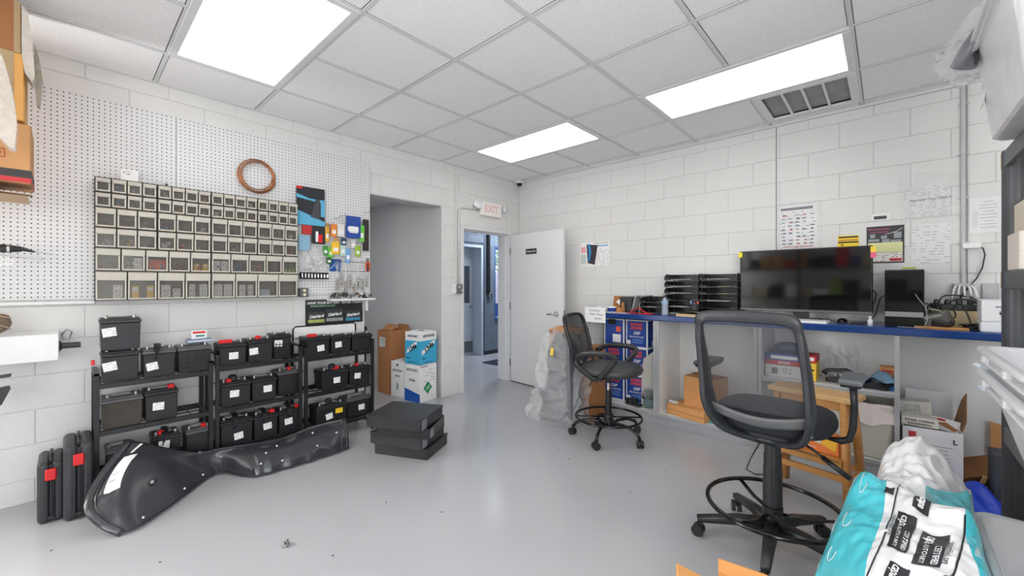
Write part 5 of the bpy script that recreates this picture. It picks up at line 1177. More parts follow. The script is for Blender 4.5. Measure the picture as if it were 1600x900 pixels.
# pen cup
t = thing('pen_cup', 'black mesh pen cup with coloured pens in front of the letter trays', 'cup', (-1.255, 3.76, CT))
M(P('black_mesh_cup',(44,46,50),.4,alpha=.92)).lathe([(0,.002),(.036,.002),(.036,.0),(.042,.11),(.039,.11),(.034,.004),(0,.004)], 24).build('cup', t)
for k, cc in enumerate(((214,60,60),(240,190,60),(60,120,200),(236,236,236),(40,150,180),(200,60,90))):
    a = k*1.05; M(P('pen_%d' % k, cc, .4)).cyl((.015*math.cos(a),.015*math.sin(a),.006), (.034*math.cos(a),.034*math.sin(a),.135-.006*(k%3)), .0045, seg=8).build('pen', loc=(-1.255,3.76,CT), label='%s pen in the black mesh cup' % ['red','yellow','blue','white','teal','crimson'][k], cat='pen', group='pens in the mesh cup')
# open newspapers / parts book
t = thing('open_book', 'open floppy catalogue with tan pages spread on the counter edge', 'book', (-1.10, 3.712, CT), R(0))
pg = P('tan_pages',(206,180,140),.7,var=.15,vs=10); pg2 = P('cream_pages',(228,220,202),.7,var=.06,vs=10)
M(pg).box((-.145,0,.012), (.25,.17,.024), bev=.002).grid(lambda u,v: Vector((-.02-.25*u, -.085+.17*v, (.025+.020*math.sin(PI*u)*(1-.3*v)))), 12, 5).grid(lambda u,v: Vector((-.02-.24*u,-.085+.17*v,.002)),1,1).build('page_block', t)
M(pg2).box((.175,0,.014), (.31,.17,.028), bev=.002).grid(lambda u,v: Vector((.02+.31*u, -.09+.17*v, (.029+.026*math.sin(PI*u*.9)*(1-.2*v)))), 12, 5).grid(lambda u,v: Vector((.02+.30*u,-.09+.17*v,.002)),1,1).build('page_block', t)
M(pg2).box((.0,-.02,.012), (.06,.17,.02), bev=.006).build('spine', t)
# power strip, cables, wood block, clutter
t = thing('wood_block_box', 'pale wooden box board standing behind the cable heap on the counter', 'box', (.36, 3.93, CT)); M(P('birch_board',(216,196,156),.6)).box((.005,0,.055), (.20,.05,.11), bev=.002).build('body', t); M(P('plywood_end',(196,140,74),.6)).box((-.115,-.05,.05), (.04,.06,.10), bev=.002).build('end_block', t)
t = thing('power_strip', 'long black power strip with plugs on the wooden board', 'power strip', (.345, 3.93, CT+.112)); M(blk).box((0,0,.02), (.26,.05,.04), bev=.005).build('body', t)
for k in range(5): M(blk).box((-.10+.05*k,0,.055), (.026,.03,.034), bev=.006, taper=(1.2,1.1)).build('plug', t)
t = thing('label_maker', 'grey-black chunky telephone-like device heaped with cables beside the tower', 'device', (.235, 3.80, CT), R(-18))
M(P('device_grey',(96,94,90),.35,var=.3,vs=20)).box((0,0,.058), (.13,.12,.085), rot=(.2,-.3,0), bev=.02, seg=2).build('body', t); M(blk).box((.03,-.03,.035), (.09,.07,.06), rot=(.3,.4,0), bev=.014).build('lower_body', t); M(P('olive_lid',(140,132,116),.3)).tube([(-.04,-.02,.10),(-.02,-.05,.125),(.03,-.05,.115),(.04,-.03,.08)], .006).build('clip', t)
M(P('plywood_end',(196,140,74),.6)).box((0,0,.006), (.24,.10,.012), bev=.002).build('wooden_board', loc=(.25,3.76,CT), label='thin brown wooden slat under the device and cables', cat='board')
rr = random.Random(11)
def swag(a, b, sag, n_=10, j=.0):
    a = Vector(a); b = Vector(b); return [a.lerp(b, i/n_)+Vector((rr.uniform(-j,j), rr.uniform(-j,j), -sag*math.sin(PI*i/n_)+rr.uniform(-j,j)*.5)) for i in range(n_+1)]
m = M(blk)
hb = (.385, 4.02, CT+.20)
cabs = [((.20,3.92,CT+.11), hb, -.05, 'black cable arching from the tower to the wall outlets'), ((.22,3.95,CT+.08), (.44,3.98,CT+.16), -.06, 'black cable arching low behind the device'), ((.40,3.98,CT+.20), (.52,3.82,CT+.09), -.01, 'black cable running down toward the white printer, upper'), ((.41,3.96,CT+.17), (.50,3.80,CT+.03), .0, 'black cable hanging in front of the pale wooden board'), ((.33,3.88,CT+.15), (.31,3.82,CT+.02), -.0, 'black cable hanging down beside the plywood end block'), ((.36,3.88,CT+.14), (.43,3.82,CT+.02), .06, 'black cable looping before the pale wooden board')]
for a, b, sg, lb in cabs: M(blk).tube(swag(a, b, sg, j=.006), .0045, seg=6).build('power_cable', label=lb, cat='cable')
t = thing('cable_coil', 'tight coil of black cable wedged between the tower and the power strip', 'cable', (.215,3.86,CT+.0))
for k in range(5): M(blk).tube([(.012*k-.02+.02*math.cos(a), .028*math.sin(a), .10+.055*math.sin(a+.5*k)+.0*k) for a in [i*PI/9 for i in range(18)]], .0042, seg=6, closed=True).build('loop', t)
t = thing('cable_coil', 'flat heap of shiny black cables before the pale wooden board', 'cable', (.435,3.80,CT))
for k in range(6): M(blkg).tube([((.03+.012*k)*math.cos(a)*1.1, .035*math.sin(a), .008+.012*(k%3)+.004*math.sin(2*a+k)) for a in [i*PI/9 for i in range(18)]], .005, seg=6, closed=True).build('loop', t)
t = thing('wall_socket_cluster', 'cluster of white plugs and cable ties on the wall outlet above the power strip', 'plugs', (.385, YR, CT+.235))
M(P('socket_grey',(180,182,184),.4)).box((.0,-.02,-.0), (.10,.04,.11), bev=.006).box((.12,-.012,.0), (.07,.024,.11), P('socket_grey',(180,182,184),.4), bev=.004).build('outlet_box', t)
for k in range(5): M(white).tube(swag((-.03+.015*k,-.05,.03), (-.06+.03*k,-.10,-.05+.02*(k%2)), -.03), .006, seg=6).build('white_cable', t)
# white printer
t = thing('label_printer', 'white box-shaped printer at the right end of the visible counter', 'printer', (.535, 3.78, CT), R(-2))
M(P('printer_white',(232,234,238),.35)).box((0,0,.125), (.24,.24,.13), bev=.012, seg=2).box((0,0,.03), (.244,.244,.06), P('printer_white',(232,234,238),.35), bev=.006).build('body', t)
m = M(P('grey_text_print',(160,160,164),.6)); m.box((-.0,-.1215,.125), (.10,.001,.006)); m.box((.01,-.1215,.095), (.11,.001,.006)); m.box((-.035,-.1215,.112), (.03,.001,.014), dark); m.box((-.0,-.1215,.15), (.13,.001,.008), P('mauve_print',(130,130,150),.5)); m.build('printed_text', t)
M(P('lime_print',(220,220,80),.5)).box((-.0,-.122,.151), (.04,.001,.010)).build('printed_patch', t); M(dark).box((.02,-.1235,.04), (.008,.002,.016)).build('keyhole', t)
# ================================================================ RIGHT WALL PAPERS
def paper(name, px0, px1, py0, py1, label, cat, mat, tilt=0, th=.001, off=.0, y=None, group=None):
    y = y or YR-.0015
    a = atY(px0, (py0+py1)/2, y); b = atY(px1, (py0+py1)/2, y); zt = atY((px0+px1)/2, py0, y).z; zb = atY((px0+px1)/2, py1, y).z
    w_, h_ = b.x-a.x, zt-zb
    t = thing(name, label, cat, ((a.x+b.x)/2, y, (zt+zb)/2), 0, group, rot=(0, tilt, 0))
    M(mat).box((0,-th/2,0), (w_,th,h_)).build('sheet', t); return t, w_, h_
t, w_, h_ = paper('poster', 1218, 1277, 321, 387, 'white line-card poster with grid of small logos above the television', 'poster', printed('linecard_bg',(232,233,235),(170,172,178),.03,24,.25,.56))
rr = random.Random(5)
for r_ in range(9):
    for c_ in range(5):
        if rr.random() < .88: M(col(rr.choice([(90,110,150),(60,64,74),(180,70,80),(120,124,130),(70,90,120)]),.6)).box((-w_*.38+c_*w_*.185+rr.uniform(-.006,.006), -.0018, h_*.28-r_*h_*.085), (.018+rr.random()*.014,.0008,.006+rr.random()*.009)).build('printed_mark', t)
M(P('poster_head',(120,110,124),.6,var=.7,vs=50)).box((-.01,-.0018,h_*.43), (w_*.86,.0008,.022)).build('printed_header', t); M(P('poster_foot',(196,120,124),.6,var=.3,vs=40)).box((0,-.0018,-h_*.47), (w_*.8,.0008,.008)).build('printed_footer', t)
M(frosted('sleeve_plastic', (246,246,248), .80, .2, .08, .5, 30, .93, 12)).grid(lambda u,v: Vector(((u-.5)*w_*1.16+.01, -.006-.008*abs(math.sin(u*13+v*7)), (v-.5)*h_*1.10+.01)), 14, 14).build('plastic_sleeve', t)
t, w_, h_ = paper('warning_sticker', 1309, 1342, 368, 386, 'small yellow and black notice just above the television', 'sign', P('notice_yellow',(246,214,40),.5))
M(P('notice_black_print',(40,36,20),.5,var=.2)).box((0,-.0016,h_*.36), (w_*.92,.0008,h_*.14)).box((0,-.0016,h_*.10), (w_*.9,.0008,h_*.10), P('notice_orange',(200,120,30),.5)).box((0,-.0016,-h_*.08), (w_*.96,.0008,h_*.13), P('notice_black_print',(40,36,20),.5)).poly([(-w_*.36,-.0013,-h_*.36),(-w_*.2,-.0013,-h_*.36),(-w_*.28,-.0013,-h_*.2)], .001, P('notice_black_print',(40,36,20),.5)).build('printed_text', t)
t, w_, h_ = paper('poster', 1354, 1413, 353, 411, 'black, yellow and white parts chart poster right of the television', 'poster', P('chart_black',(48,46,48),.4,var=.2,vs=12))
text('Parts, Starter Guide', .015, P('magenta_print',(220,80,150),.5), t, (-w_*.17,-.0018,h_*.42), shear=.2, bold=.02); text('Know Your Parts', .014, P('magenta_print',(220,80,150),.5), t, (-w_*.15,-.0018,h_*.34), shear=.2, bold=.02)
M(P('chart_yellow',(226,230,170),.5,var=.1,vs=40)).box((0,-.0018,-h_*.08), (w_*.92,.0008,h_*.27), bev=.0003).build('printed_panel', t); M(printed('chart_white',(240,238,236),(170,100,110),.014,60,.4,.52)).box((0,-.0018,-h_*.34), (w_*.92,.0008,h_*.24)).build('printed_panel', t); M(rb).box((w_*.28,-.0026,-h_*.41), (w_*.32,.0008,h_*.07)).build('printed_panel', t)
m = M(P('chart_grey',(150,156,164),.4,var=.3,vs=40))
for u,v,du,dv in ((-.33,.24,.14,.1),(-.3,.12,.3,.07),(-.03,.2,.16,.08),(.02,.10,.2,.09),(.33,.24,.2,.16),(.28,.09,.28,.06)): m.box((u*w_,-.0018,v*h_), (du*w_,.0008,dv*h_))
m.tube([(0,-.002,.27*h_),(.14*w_,-.002,.30*h_),(.28*w_,-.002,.33*h_),(.45*w_,-.002,.42*h_)], .002, offw, 5); m.build('printed_picture', t)
t, w_, h_ = paper('label_strip', 1361, 1390, 334, 344, 'small white printed label above the black poster', 'label', offw); M(P('dark_grey_print',(70,72,76),.6,var=.9,vs=160)).box((0,-.0016,-h_*.1), (w_*.7,.0008,h_*.5)).build('printed_text', t)
pale = printed('form_print',(230,231,233),(186,188,192),.020,28,.32,.5)
paper('wall_paper_sheet', 1424, 1484, 350, 411, 'white form sheet taped low on the wall above the computer tower', 'paper', pale, tilt=.01)
t, w_, h_ = paper('wall_paper_sheet', 1414, 1482, 290, 338, 'white form sheet in a crinkled plastic sleeve with handwriting, left of the conduit', 'paper', printed('form_print_b',(224,225,228),(184,186,190),.014,40,.5,.5), tilt=-.03)
text('Employee Time Clock In', .021, P('pen_black',(60,60,66),.6), t, (.02,-.0018,.012), shear=.3)
glossy = frosted('sleeve_plastic', (246,246,248), .80, .2, .08, .5, 30, .93, 12)
M(glossy).grid(lambda u,v: Vector(((u-.5)*w_*1.35+.01, -.007-.014*abs(math.sin(u*15+v*9))*abs(math.sin(v*11+u*4)), (v-.5)*h_*1.55+.02+.02*math.sin(u*5))), 22, 22).build('plastic_sleeve', t)
t, w_, h_ = paper('wall_paper_sheet', 1514, 1569, 308, 364, 'large faint white form sheet right of the conduit', 'paper', P('faint_sheet',(229,230,232),.6))
m = M(P('faint_print',(176,178,184),.6))
for k in range(9): m.box((.01,-.0016,h_*.38-k*h_*.09), (w_*(.5 if k%3 else .3),.0008,.004)); m.box((-w_*.32,-.0016,h_*.1-k*h_*.05), (w_*.16,.0008,.003))
m.build('printed_text', t)
t, w_, h_ = paper('flyer', 907, 953, 378, 416, 'white flyer with black and blue swoosh picture on the wall beside the open door', 'flyer', printed('flyer_bg',(236,236,236),(196,198,202),.018,30,.4,.5,x0=.02,z1=.05))
M(P('flyer_pink',(236,170,170),.5)).box((-w_*.39,-.0016,h_*.2), (w_*.16,.0008,h_*.24)).box((-w_*.39,-.0016,-h_*.2), (w_*.18,.0008,h_*.4), P('flyer_grey_green',(196,206,200),.5,var=.2,vs=40)).build('printed_picture', t)
M(P('flyer_black',(50,42,52),.4)).poly([(-w_*.28,-.0013,h_*.42),(w_*.1,-.0013,h_*.36),(w_*.0,-.0013,-h_*.44),(-w_*.24,-.0013,-h_*.36)], .001).build('printed_picture', t)
M(P('flyer_blue',(50,146,206),.4)).tube([(-w_*.2,-.0032,h_*.42),(-w_*.16,-.0032,h_*.1),(-w_*.2,-.0032,-h_*.3)], .005, sq=(.03,.0015), up=(0,1,0)).build('printed_swoosh', t)
text('Protect Your Home', .030, P('olive_print',(150,140,80),.6), t, (w_*.22,-.0018,h_*.44), sx=.75, shear=.1); M(P('flyer_blue',(50,146,206),.4)).box((w_*.27,-.0018,h_*.33), (w_*.36,.0008,h_*.04)).build('printed_band', t)
# conduit on right wall, small junction box with cable
t = thing('surface_conduit', 'tall grey painted conduit on the right wall beside the shelving', 'conduit', (.386, YR-.013, 0))
M(P('conduit_paint',(196,197,200),.4)).cyl((0,0,1.27), (0,0,H-.0), .012, seg=12).build('pipe', t)
for z in (2.52,2.18,1.88,1.57): M(P('conduit_paint',(196,197,200),.4)).box((0,.004,z), (.05,.012,.012), bev=.002).build('strap', t)
M(P('painted_wire',(130,130,132),.5)).tube([(.016,-.0,H), (.018,.002,2.4), (.016,0,2.1), (.020,.002,1.8), (.017,0,1.5), (.02,0,1.27)], .002, seg=6).build('wire', t)
p = atY(1518, 384, YR-.02)
t = thing('junction_box', 'small white surface box on the right wall with a black cable leaving it', 'box', (p.x, YR, p.z)); M(white).box((0,-.02,0), (.085,.04,.036), bev=.003).build('cover', t)
M(blk).tube([atY(1527,384,YR-.02), atY(1536,388,YR-.04), atY(1539,398,YR-.04), atY(1535,418,YR-.03), atY(1526,435,YR-.03), atY(1512,450,YR-.04), atY(1500,466,YR-.06)], .004, seg=6).build('power_cable', label='black cable curving down the wall from the small white box', cat='cable')
p = atY(1514, 421, YR-.01)
t = thing('wall_plate', 'faint painted-over wall plate right of the conduit', 'plate', (p.x, YR, p.z)); M(blockpaint).box((0,-.003,0), (.07,.006,.045), bev=.002).build('plate', t)
# ================================================================ CHAIRS
meshf = P('chair_mesh_fabric', (44,45,48), .7, alpha=.80); meshf2 = P('chair_mesh_fabric_b', (66,67,70), .6, alpha=.58)
fabric = P('chair_seat_fabric', (30,33,40), .85, var=.15, vs=80, bump=.3, bs=400); vinyl = P('seat_vinyl', (58,60,62), .5, bump=.05)
gpl = P('chair_grey_plastic', (46,48,52), .42, var=.05); cpl = P('chair_black_plastic', (36,38,41), .4)
def caster(t, x, y, a, r=.028):
    c = link('caster', None, t, (x,y,0), a) if False else None
    m = M(blk)
    for s in (-1,1): m.cyl((s*.006,0,r), (s*.024,0,r), r, blk, 18)
    m.box((0,.0,r+.012), (.036,.034,.022), blk, bev=.006); m.cyl((0,.012,r+.01), (0,.012,r+.05), .008, blk, 8)
    return m.build('caster', t, loc=(x,y,0), rz=a)
def seatmesh(w_, d_, h_, mat, front=.04, dome=.015):
    m = M(mat); n_ = 40
    def prof(a, k):
        c_, s_ = math.cos(a), math.sin(a); e = 2.7; rx = w_/2*k; ry = d_/2*k
        x = rx*math.copysign(abs(c_)**(2/e), c_); y = ry*math.copysign(abs(s_)**(2/e), s_); return x, y
    lay = [(0,.0),(.80,.0),(.94,.006),(1.0,h_*.35),(1.0,h_*.6),(.96,h_*.88),(.88,h_),(.6,h_+dome*.6),(.3,h_+dome),(0,h_+dome)]
    b = bmesh.new(); rows = []
    for k, z in lay:
        if k == 0: rows.append([b.verts.new((0,0,z))]); continue
        row = []
        for i in range(n_):
            x, y = prof(2*PI*i/n_, k); zz = z - (front*max(0, (y/(d_/2))-.55)**1.5*.6 if z > h_*.5 else 0); row.append(b.verts.new((x,y,zz)))
        rows.append(row)
    for A_, B_ in zip(rows, rows[1:]):
        for i in range(n_):
            j = (i+1) % n_
            if len(A_) == 1: b.faces.new((A_[0],B_[j],B_[i]))
            elif len(B_) == 1: b.faces.new((A_[i],A_[j],B_[0]))
            else: b.faces.new((A_[i],A_[j],B_[j],B_[i]))
    bmesh.ops.recalc_face_normals(b, faces=b.faces[:]); m._take(b, mat, None, True); return m
# --- tall drafting chair in front
CH = thing('drafting_chair', 'tall grey-framed mesh-back drafting chair with foot ring in the foreground', 'chair', (-.41, 2.32, 0), R(-2))
for k in range(5):
    a = R(203.6+2+72*k); dx, dy_ = math.cos(a), math.sin(a)
    M(cpl).tube([(dx*.03,dy_*.03,.115),(dx*.15,dy_*.15,.112),(dx*.335,dy_*.335,.083)], .01, sq=[(.062,.05),(.052,.042),(.036,.030)], up=(0,0,1)).build('base_leg', CH)
    caster(CH, dx*.33, dy_*.33, a+1.2, .029)
m = M(cpl); m.cyl((0,0,.08), (0,0,.20), .034, cpl, 20, r2=.030); m.cyl((0,0,.20), (0,0,.26), .030, blkm, 20, r2=.028); m.build('hub', CH)
m = M(cpl); m.cyl((0,0,.215), (0,0,.40), .042, cpl, 28, r2=.040); m.cyl((0,0,.40), (0,0,.46), .038, cpl, 28); m.cyl((0,0,.46), (0,0,.56), .035, cpl, 28); m.build('column', CH)
RZ = .205; RRg = .285
m = M(blkg); m.tube([(RRg*math.cos(a),RRg*math.sin(a),RZ) for a in [i*PI/32 for i in range(64)]], .011, blkg, 10, closed=True); m.build('foot_ring', CH)
for a in (R(15), R(135), R(255)):
    M(blkg).tube([(.03*math.cos(a),.03*math.sin(a),RZ-.03),(.15*math.cos(a),.15*math.sin(a),RZ-.028),(RRg*math.cos(a),RRg*math.sin(a),RZ)], .006, sq=(.020,.008), up=(0,0,1)).build('ring_spoke', CH)
m = M(blk); m.cyl((0,0,RZ-.05), (0,0,RZ-.0), .045, blk, 20); m.cyl((.03,-.04,RZ-.03), (.06,-.075,RZ-.03), .018, blk, 12); m.build('ring_clamp', CH)
M(cpl).box((0,0,.575), (.22,.26,.04), bev=.012).build('seat_plate', CH)
o = seatmesh(.49,.47,.085,fabric).build('seat', CH, loc=(0,.03,.60))
# back frame: closed loop, swept
def interp(tab, t):
    for (a0,b0),(a1,b1) in zip(tab,tab[1:]):
        if a0 <= t <= a1: return b0+(b1-b0)*(t-a0)/(a1-a0)
    return tab[-1][1] if t > tab[-1][0] else tab[0][1]
def bp(s, z):      # half width and y of the back frame at height z
    tt = (z-.545)/.59
    return interp([(0,.03),(.04,.10),(.10,.155),(.2,.188),(.35,.202),(.6,.202),(.85,.198),(.96,.19),(1,.17)], tt), interp([(0,-.07),(.05,-.12),(.12,-.18),(.22,-.225),(.35,-.255),(.6,-.28),(1,-.345)], tt)
def bx_(z): return -.034*(z-.545)/.59
zs = [.545,.553,.575,.62,.68,.75,.82,.9,.97,1.04,1.09,1.12]
Lp = []
for z in zs: w2, y = bp(0, z); Lp.append((-w2+bx_(z), y, z))
top = [(-.15-.034,bp(0,1.13)[1],1.137),(-.034,bp(0,1.13)[1]-.012,1.142),(.15-.034,bp(0,1.13)[1],1.137)]
Rp = [(-x+2*bx_(z),y,z) for x,y,z in Lp[::-1]]
loop = [Vector(p) for p in Lp]+[Vector(p) for p in top]+[Vector(p) for p in Rp]
def smooth(pts, closed=True, sub=3):
    out = []; n_ = len(pts)
    for i in range(n_ if closed else n_-1):
        p = [pts[(i+k) % n_] if closed else pts[max(0,min(n_-1,i+k))] for k in (-1,0,1,2)]
        for s in range(sub): out.append(cr(p[0],p[1],p[2],p[3],s/sub))
    if not closed: out.append(pts[-1])
    return out
lp = smooth(loop)
sq = [(.028 if p.z < 1.09 else .028+.022*min(1,(p.z-1.09)/.04), .034+.10*max(0,1-abs((p.z-.74)/.34))**.7) for p in lp]
M(gpl).tube(lp, .01, sq=sq, up=(0,1,0), closed=True).build('back_frame', CH, label='grey curved plastic back frame')
def meshsurf(u, v):
    z = .72+(1.125-.72)*v; w2, y = bp(0, z); x = (u-.5)*2*(w2-.008)+bx_(z); return Vector((x, y+.0+.02*(1-(2*u-1)**2)*-1, z))
M(meshf2).grid(meshsurf, 16, 16).build('back_mesh', CH)
def band(u, v):
    z = .675+.05*v-.035*(1-(2*u-1)**2); w2, y = bp(0, max(z,.6)); x = (u-.5)*2*(w2-.005)+bx_(z); return Vector((x, y-.02*(1-(2*u-1)**2)-.008, z))
o = M(P('lumbar_grey',(98,99,101),.45)).grid(band, 20, 4).build('lower_band', CH); sd = o.modifiers.new('s','SOLIDIFY'); sd.thickness = .012
M(cpl).tube([(0,-.13,.552),(0,-.05,.562),(0,.05,.57)], .01, sq=(.09,.03), up=(0,0,1)).build('back_bracket', CH)
for s in (-1,1):
    ar = M(cpl); ar.tube([(s*.16,.02,.585),(s*.26,.02,.585),(s*.288,.02,.60),(s*.300,.02,.65),(s*.305,.015,.75),(s*.302,.0,.845)], .01, sq=[(.045,.022),(.045,.024),(.045,.026),(.045,.026),(.042,.024),(.05,.026)], up=(0,1,0) if False else (s,0,.01)); a_o = ar.build('armrest', CH)
    M(P('arm_pad_grey',(104,108,114),.35) if s > 0 else cpl).box((s*.300,.02,.868), (.082,.24,.024), bev=.011, seg=2).box((s*.300,.02,.852), (.07,.22,.014), cpl, bev=.005).build('arm_pad', a_o)
    M(steel).cyl((s*.187,-.268,.66), (s*.198,-.268,.66), .006, steel, 10).build('screw', CH)
m = M(blk); m.tube([(.06,.0,.57),(.16,-.03,.535),(.22,-.05,.505)], .006, blk, 8); m.tube([(.20,-.045,.514),(.30,-.075,.46)], .011, blk, 10); m.build('tilt_lever', CH)
M(blk).tube([(-.03,.03,.50),(-.10,.09,.36),(-.19,.16,.20),(-.17,.15,.15),(-.06,.06,.15),(-.02,.03,.17)], .004, seg=6).build('cable', CH) if False else None
M(blk).tube([atZ(1188,690,.40), atZ(1172,718,.12), atZ(1166,733,.03), atZ(1180,741,.006), atZ(1200,741,.006)], .004, seg=6).build('floor_cable', label='thin black cable looping to the floor behind the tall chair column', cat='cable')
# --- lower chair by the counter
C1 = thing('office_stool_chair', 'black armed mesh-back chair on a tall base by the left end of the counter', 'chair', (-1.72, 3.07, 0), R(-81))
off = 81
for k in range(5):
    a = R(209+off+72*k); dx, dy_ = math.cos(a), math.sin(a)
    M(blkg).tube([(dx*.02,dy_*.02,.105),(dx*.10,dy_*.10,.135),(dx*.19,dy_*.19,.135),(dx*.27,dy_*.27,.105),(dx*.30,dy_*.30,.065)], .013, seg=10).build('base_leg', C1)
    caster(C1, dx*.30, dy_*.30, a+.8, .030)
M(blkm).cyl((0,0,.09), (0,0,.40), .027, blkm, 20).cyl((0,0,.40), (0,0,.46), .015, chrome, 14).cyl((0,0,.46), (0,0,.52), .022, blkm, 16).build('column', C1)
m = M(blkg); m.tube([(.27*math.cos(a),.27*math.sin(a),.175) for a in [i*PI/28 for i in range(56)]], .010, blkg, 8, closed=True); m.build('foot_ring', C1)
for k in range(4): a = k*PI/2+.5; M(blkg).tube([(.025*math.cos(a),.025*math.sin(a),.175),(.27*math.cos(a),.27*math.sin(a),.175)], .007).build('ring_spoke', C1)
M(blkm).cyl((0,0,.14), (0,0,.20), .042, blkm, 18).build('ring_clamp', C1)
M(blk).box((0,0,.525), (.2,.24,.03), bev=.008).build('seat_plate', C1)
seatmesh(.49,.50,.075,vinyl).build('seat', C1, loc=(0,.02,.54))
def b1(z): tt = (z-.60)/.42; return -.20-.13*tt-.0*tt*tt
lp1 = [(-.10,b1(.60)+.03,.60),(-.17,b1(.64),.64),(-.195,b1(.74),.74),(-.20,b1(.86),.86),(-.19,b1(.96),.96),(-.15,b1(1.01),1.01),(0,b1(1.02),1.022)]
lp1 += [(-x,y,z) for x,y,z in lp1[-2::-1]]
l1 = smooth([Vector(p) for p in lp1])
M(blkm).tube(l1, .012, sq=(.026,.028), up=(0,1,0), closed=True).build('back_frame', C1)
def ms1(u, v): z = .62+.39*v; w2 = .19*(1-.10*max(0,v-.85)*6.6) if v > .85 else (.19-.08*max(0,.15-v)*6.6); y = b1(z); return Vector(((u-.5)*2*w2, y-.03*(1-(2*u-1)**2), z))
M(meshf).grid(ms1, 12, 12).build('back_mesh', C1)
M(blk).tube([(0,-.05,.53),(0,-.17,.535),(0,-.22,.58),(0,-.22,.66)], .01, sq=(.08,.018), up=(0,1,.3)).build('back_bracket', C1)
for s in (-1,1):
    pts = smooth([Vector(p) for p in [(s*.25,-.20,.68),(s*.262,-.10,.73),(s*.265,.05,.74),(s*.262,.13,.73),(s*.26,.15,.70),(s*.255,.09,.62),(s*.245,.0,.53)]], closed=False)
    M(blkm).tube(pts, .01, sq=(.040,.022), up=(s,0,0)).build('armrest', C1)
    M(blkm).tube([(s*.25,-.20,.70),(s*.25,-.17,.62),(s*.245,-.05,.535),(s*.245,.0,.525)], .01, sq=(.034,.020), up=(s,0,0)).box((s*.20,-.01,.528), (.12,.09,.016), blkm, bev=.004).build('arm_brace', C1)
M(blk).tube([(.05,-.02,.52),(.10,-.08,.50),(.13,-.12,.44)], .005).build('lever', C1)
# ================================================================ WOODEN STOOL
oak = P('varnished_oak', (196,138,72), .35, var=.2, vs=6, stretch=(1,1,8), bump=.05); oakt = P('pale_oak_top', (212,170,116), .4, var=.15, vs=5, stretch=(8,1,1))
st = thing('step_stool', 'wooden step stool with varnished legs behind the tall chair', 'stool', (-.325, 3.06, 0), R(-12))
SH = .645
M(oakt).box((0,0,SH-.015), (.44,.20,.03), bev=.004).build('top', st)
for sx in (-1,1):
    for sy in (-1,1): M(oak).tube([(sx*.205,sy*.135,0),(sx*.165,sy*.075,SH-.03)], .01, sq=(.036,.052), up=(0,1,0)).build('leg', st)
for sy in (-1,1):
    f = 1-.20/SH; M(oak).box((0,sy*(.075+.06*(1-.20/SH)),.20), (.36,.020,.035), bev=.002).build('stretcher', st)
for sx in (-1,1): M(oak).box((sx*.19,0,.18), (.02,.22,.035), bev=.002).build('stretcher', st)
M(oak).box((0,-.10,.30), (.33,.09,.02), bev=.002).box((0,-.135,.285), (.35,.02,.045), oak, bev=.002).build('step', st)
M(oak).box((0,-.075,SH-.055), (.33,.018,.05), bev=.002).build('apron', st)
t = thing('snack_box', 'orange, yellow and white printed box on the step of the wooden stool', 'box', (-.30, 3.06, .311), R(-12))
M(P('snack_orange',(240,130,60),.45,var=.25,vs=9)).box((0,-.075,.055), (.25,.06,.11), bev=.002).build('body', t)
m = M(P('snack_yellow',(250,190,50),.45)); m.poly([(-.12,-.1062,.03),(-.05,-.1062,.04),(-.02,-.1062,.108),(-.12,-.1062,.108)], .001); m.poly([(.04,-.1062,.05),(.11,-.1062,.02),(.12,-.1062,.10),(.07,-.1062,.108)], .001); m.poly([(-.02,-.107,.06),(.04,-.107,.05),(.05,-.107,.108),(.0,-.107,.108)], .001, P('snack_pale',(200,214,206),.45)); m.build('printed_shape', t)
text('SHOP WIPES', .022, blk, t, (-.02,-.1085,.075), bold=.03, shear=.2); text('EXTRA STRONG', .013, offw, t, (-.03,-.1085,.022))
# ================================================================ WRAPPED PART NEXT TO THE COUNTER
t = thing('brown_carton', 'tall brown carton standing against the left end of the cabinets', 'box', (-2.50, 3.68, 0), R(4))
open_box(M(kraftd), .36, .34, .80, .005, kraftd).build('body', t); 
for yy, rr_ in ((-.09,.12),(.09,-.2)): M(kraft).box((0,yy,.81), (.35,.17,.004), rot=(rr_,0,0)).build('flap', t)
t = thing('brown_carton', 'brown carton with yellow sticker directly behind the black armed chair', 'box', (-2.14, 3.46, 0), R(-6))
M(kraftd).box((0,0,.34), (.14,.30,.68), bev=.003).build('body', t); M(P('neon_yellow',(236,232,40),.5)).box((.01,-.152,.50), (.08,.003,.07), rot=(0,.3,0)).build('sticker', t)
wp = thing('wrapped_part', 'large dark car part wrapped in crinkled clear plastic leaning left of the chair', 'wrapped part', (-2.28, 3.14, 0), R(8))
film = frosted('crinkled_film', (246,247,250), .70, .15, .08, .5, 30)
dp_ = P('dark_foam_part',(62,64,69),.5,var=.2,vs=9,bump=.5,bs=14)
def wsurf(k, j=0):
    def f(u, v):
        z = .0+.80*v; w2 = (.225-.015*v-.04*max(0,v-.85)*5)*k; a = 2*PI*u
        x = w2*math.copysign(abs(math.cos(a))**.6, math.cos(a)); y = .13*k*(1-.3*v)*math.copysign(abs(math.sin(a))**.7, math.sin(a))
        cr_ = j*(.016*math.sin(a*5+v*14)+.012*math.sin(a*11-v*22)+.01*math.sin(v*31+a*3))
        flare = j*.05*max(0,.18-v)/.18
        return Vector((x*(1+cr_*3+flare*2)+.03*(v-.5)-(.07*v if x < 0 else 0)*-.6, y*(1+cr_*3+flare*3)+.10*v, max(0.004, z*(1 if k < 1 else 1.03)+cr_)))
    return f
m = M(dp_); m.grid(lambda u, v: (lambda p: p+Vector((p.x, p.y, 0))*.35*noise.noise(p*11))(wsurf(.80,.3)(u, v)), 70, 60); m.build('inner_part', wp)
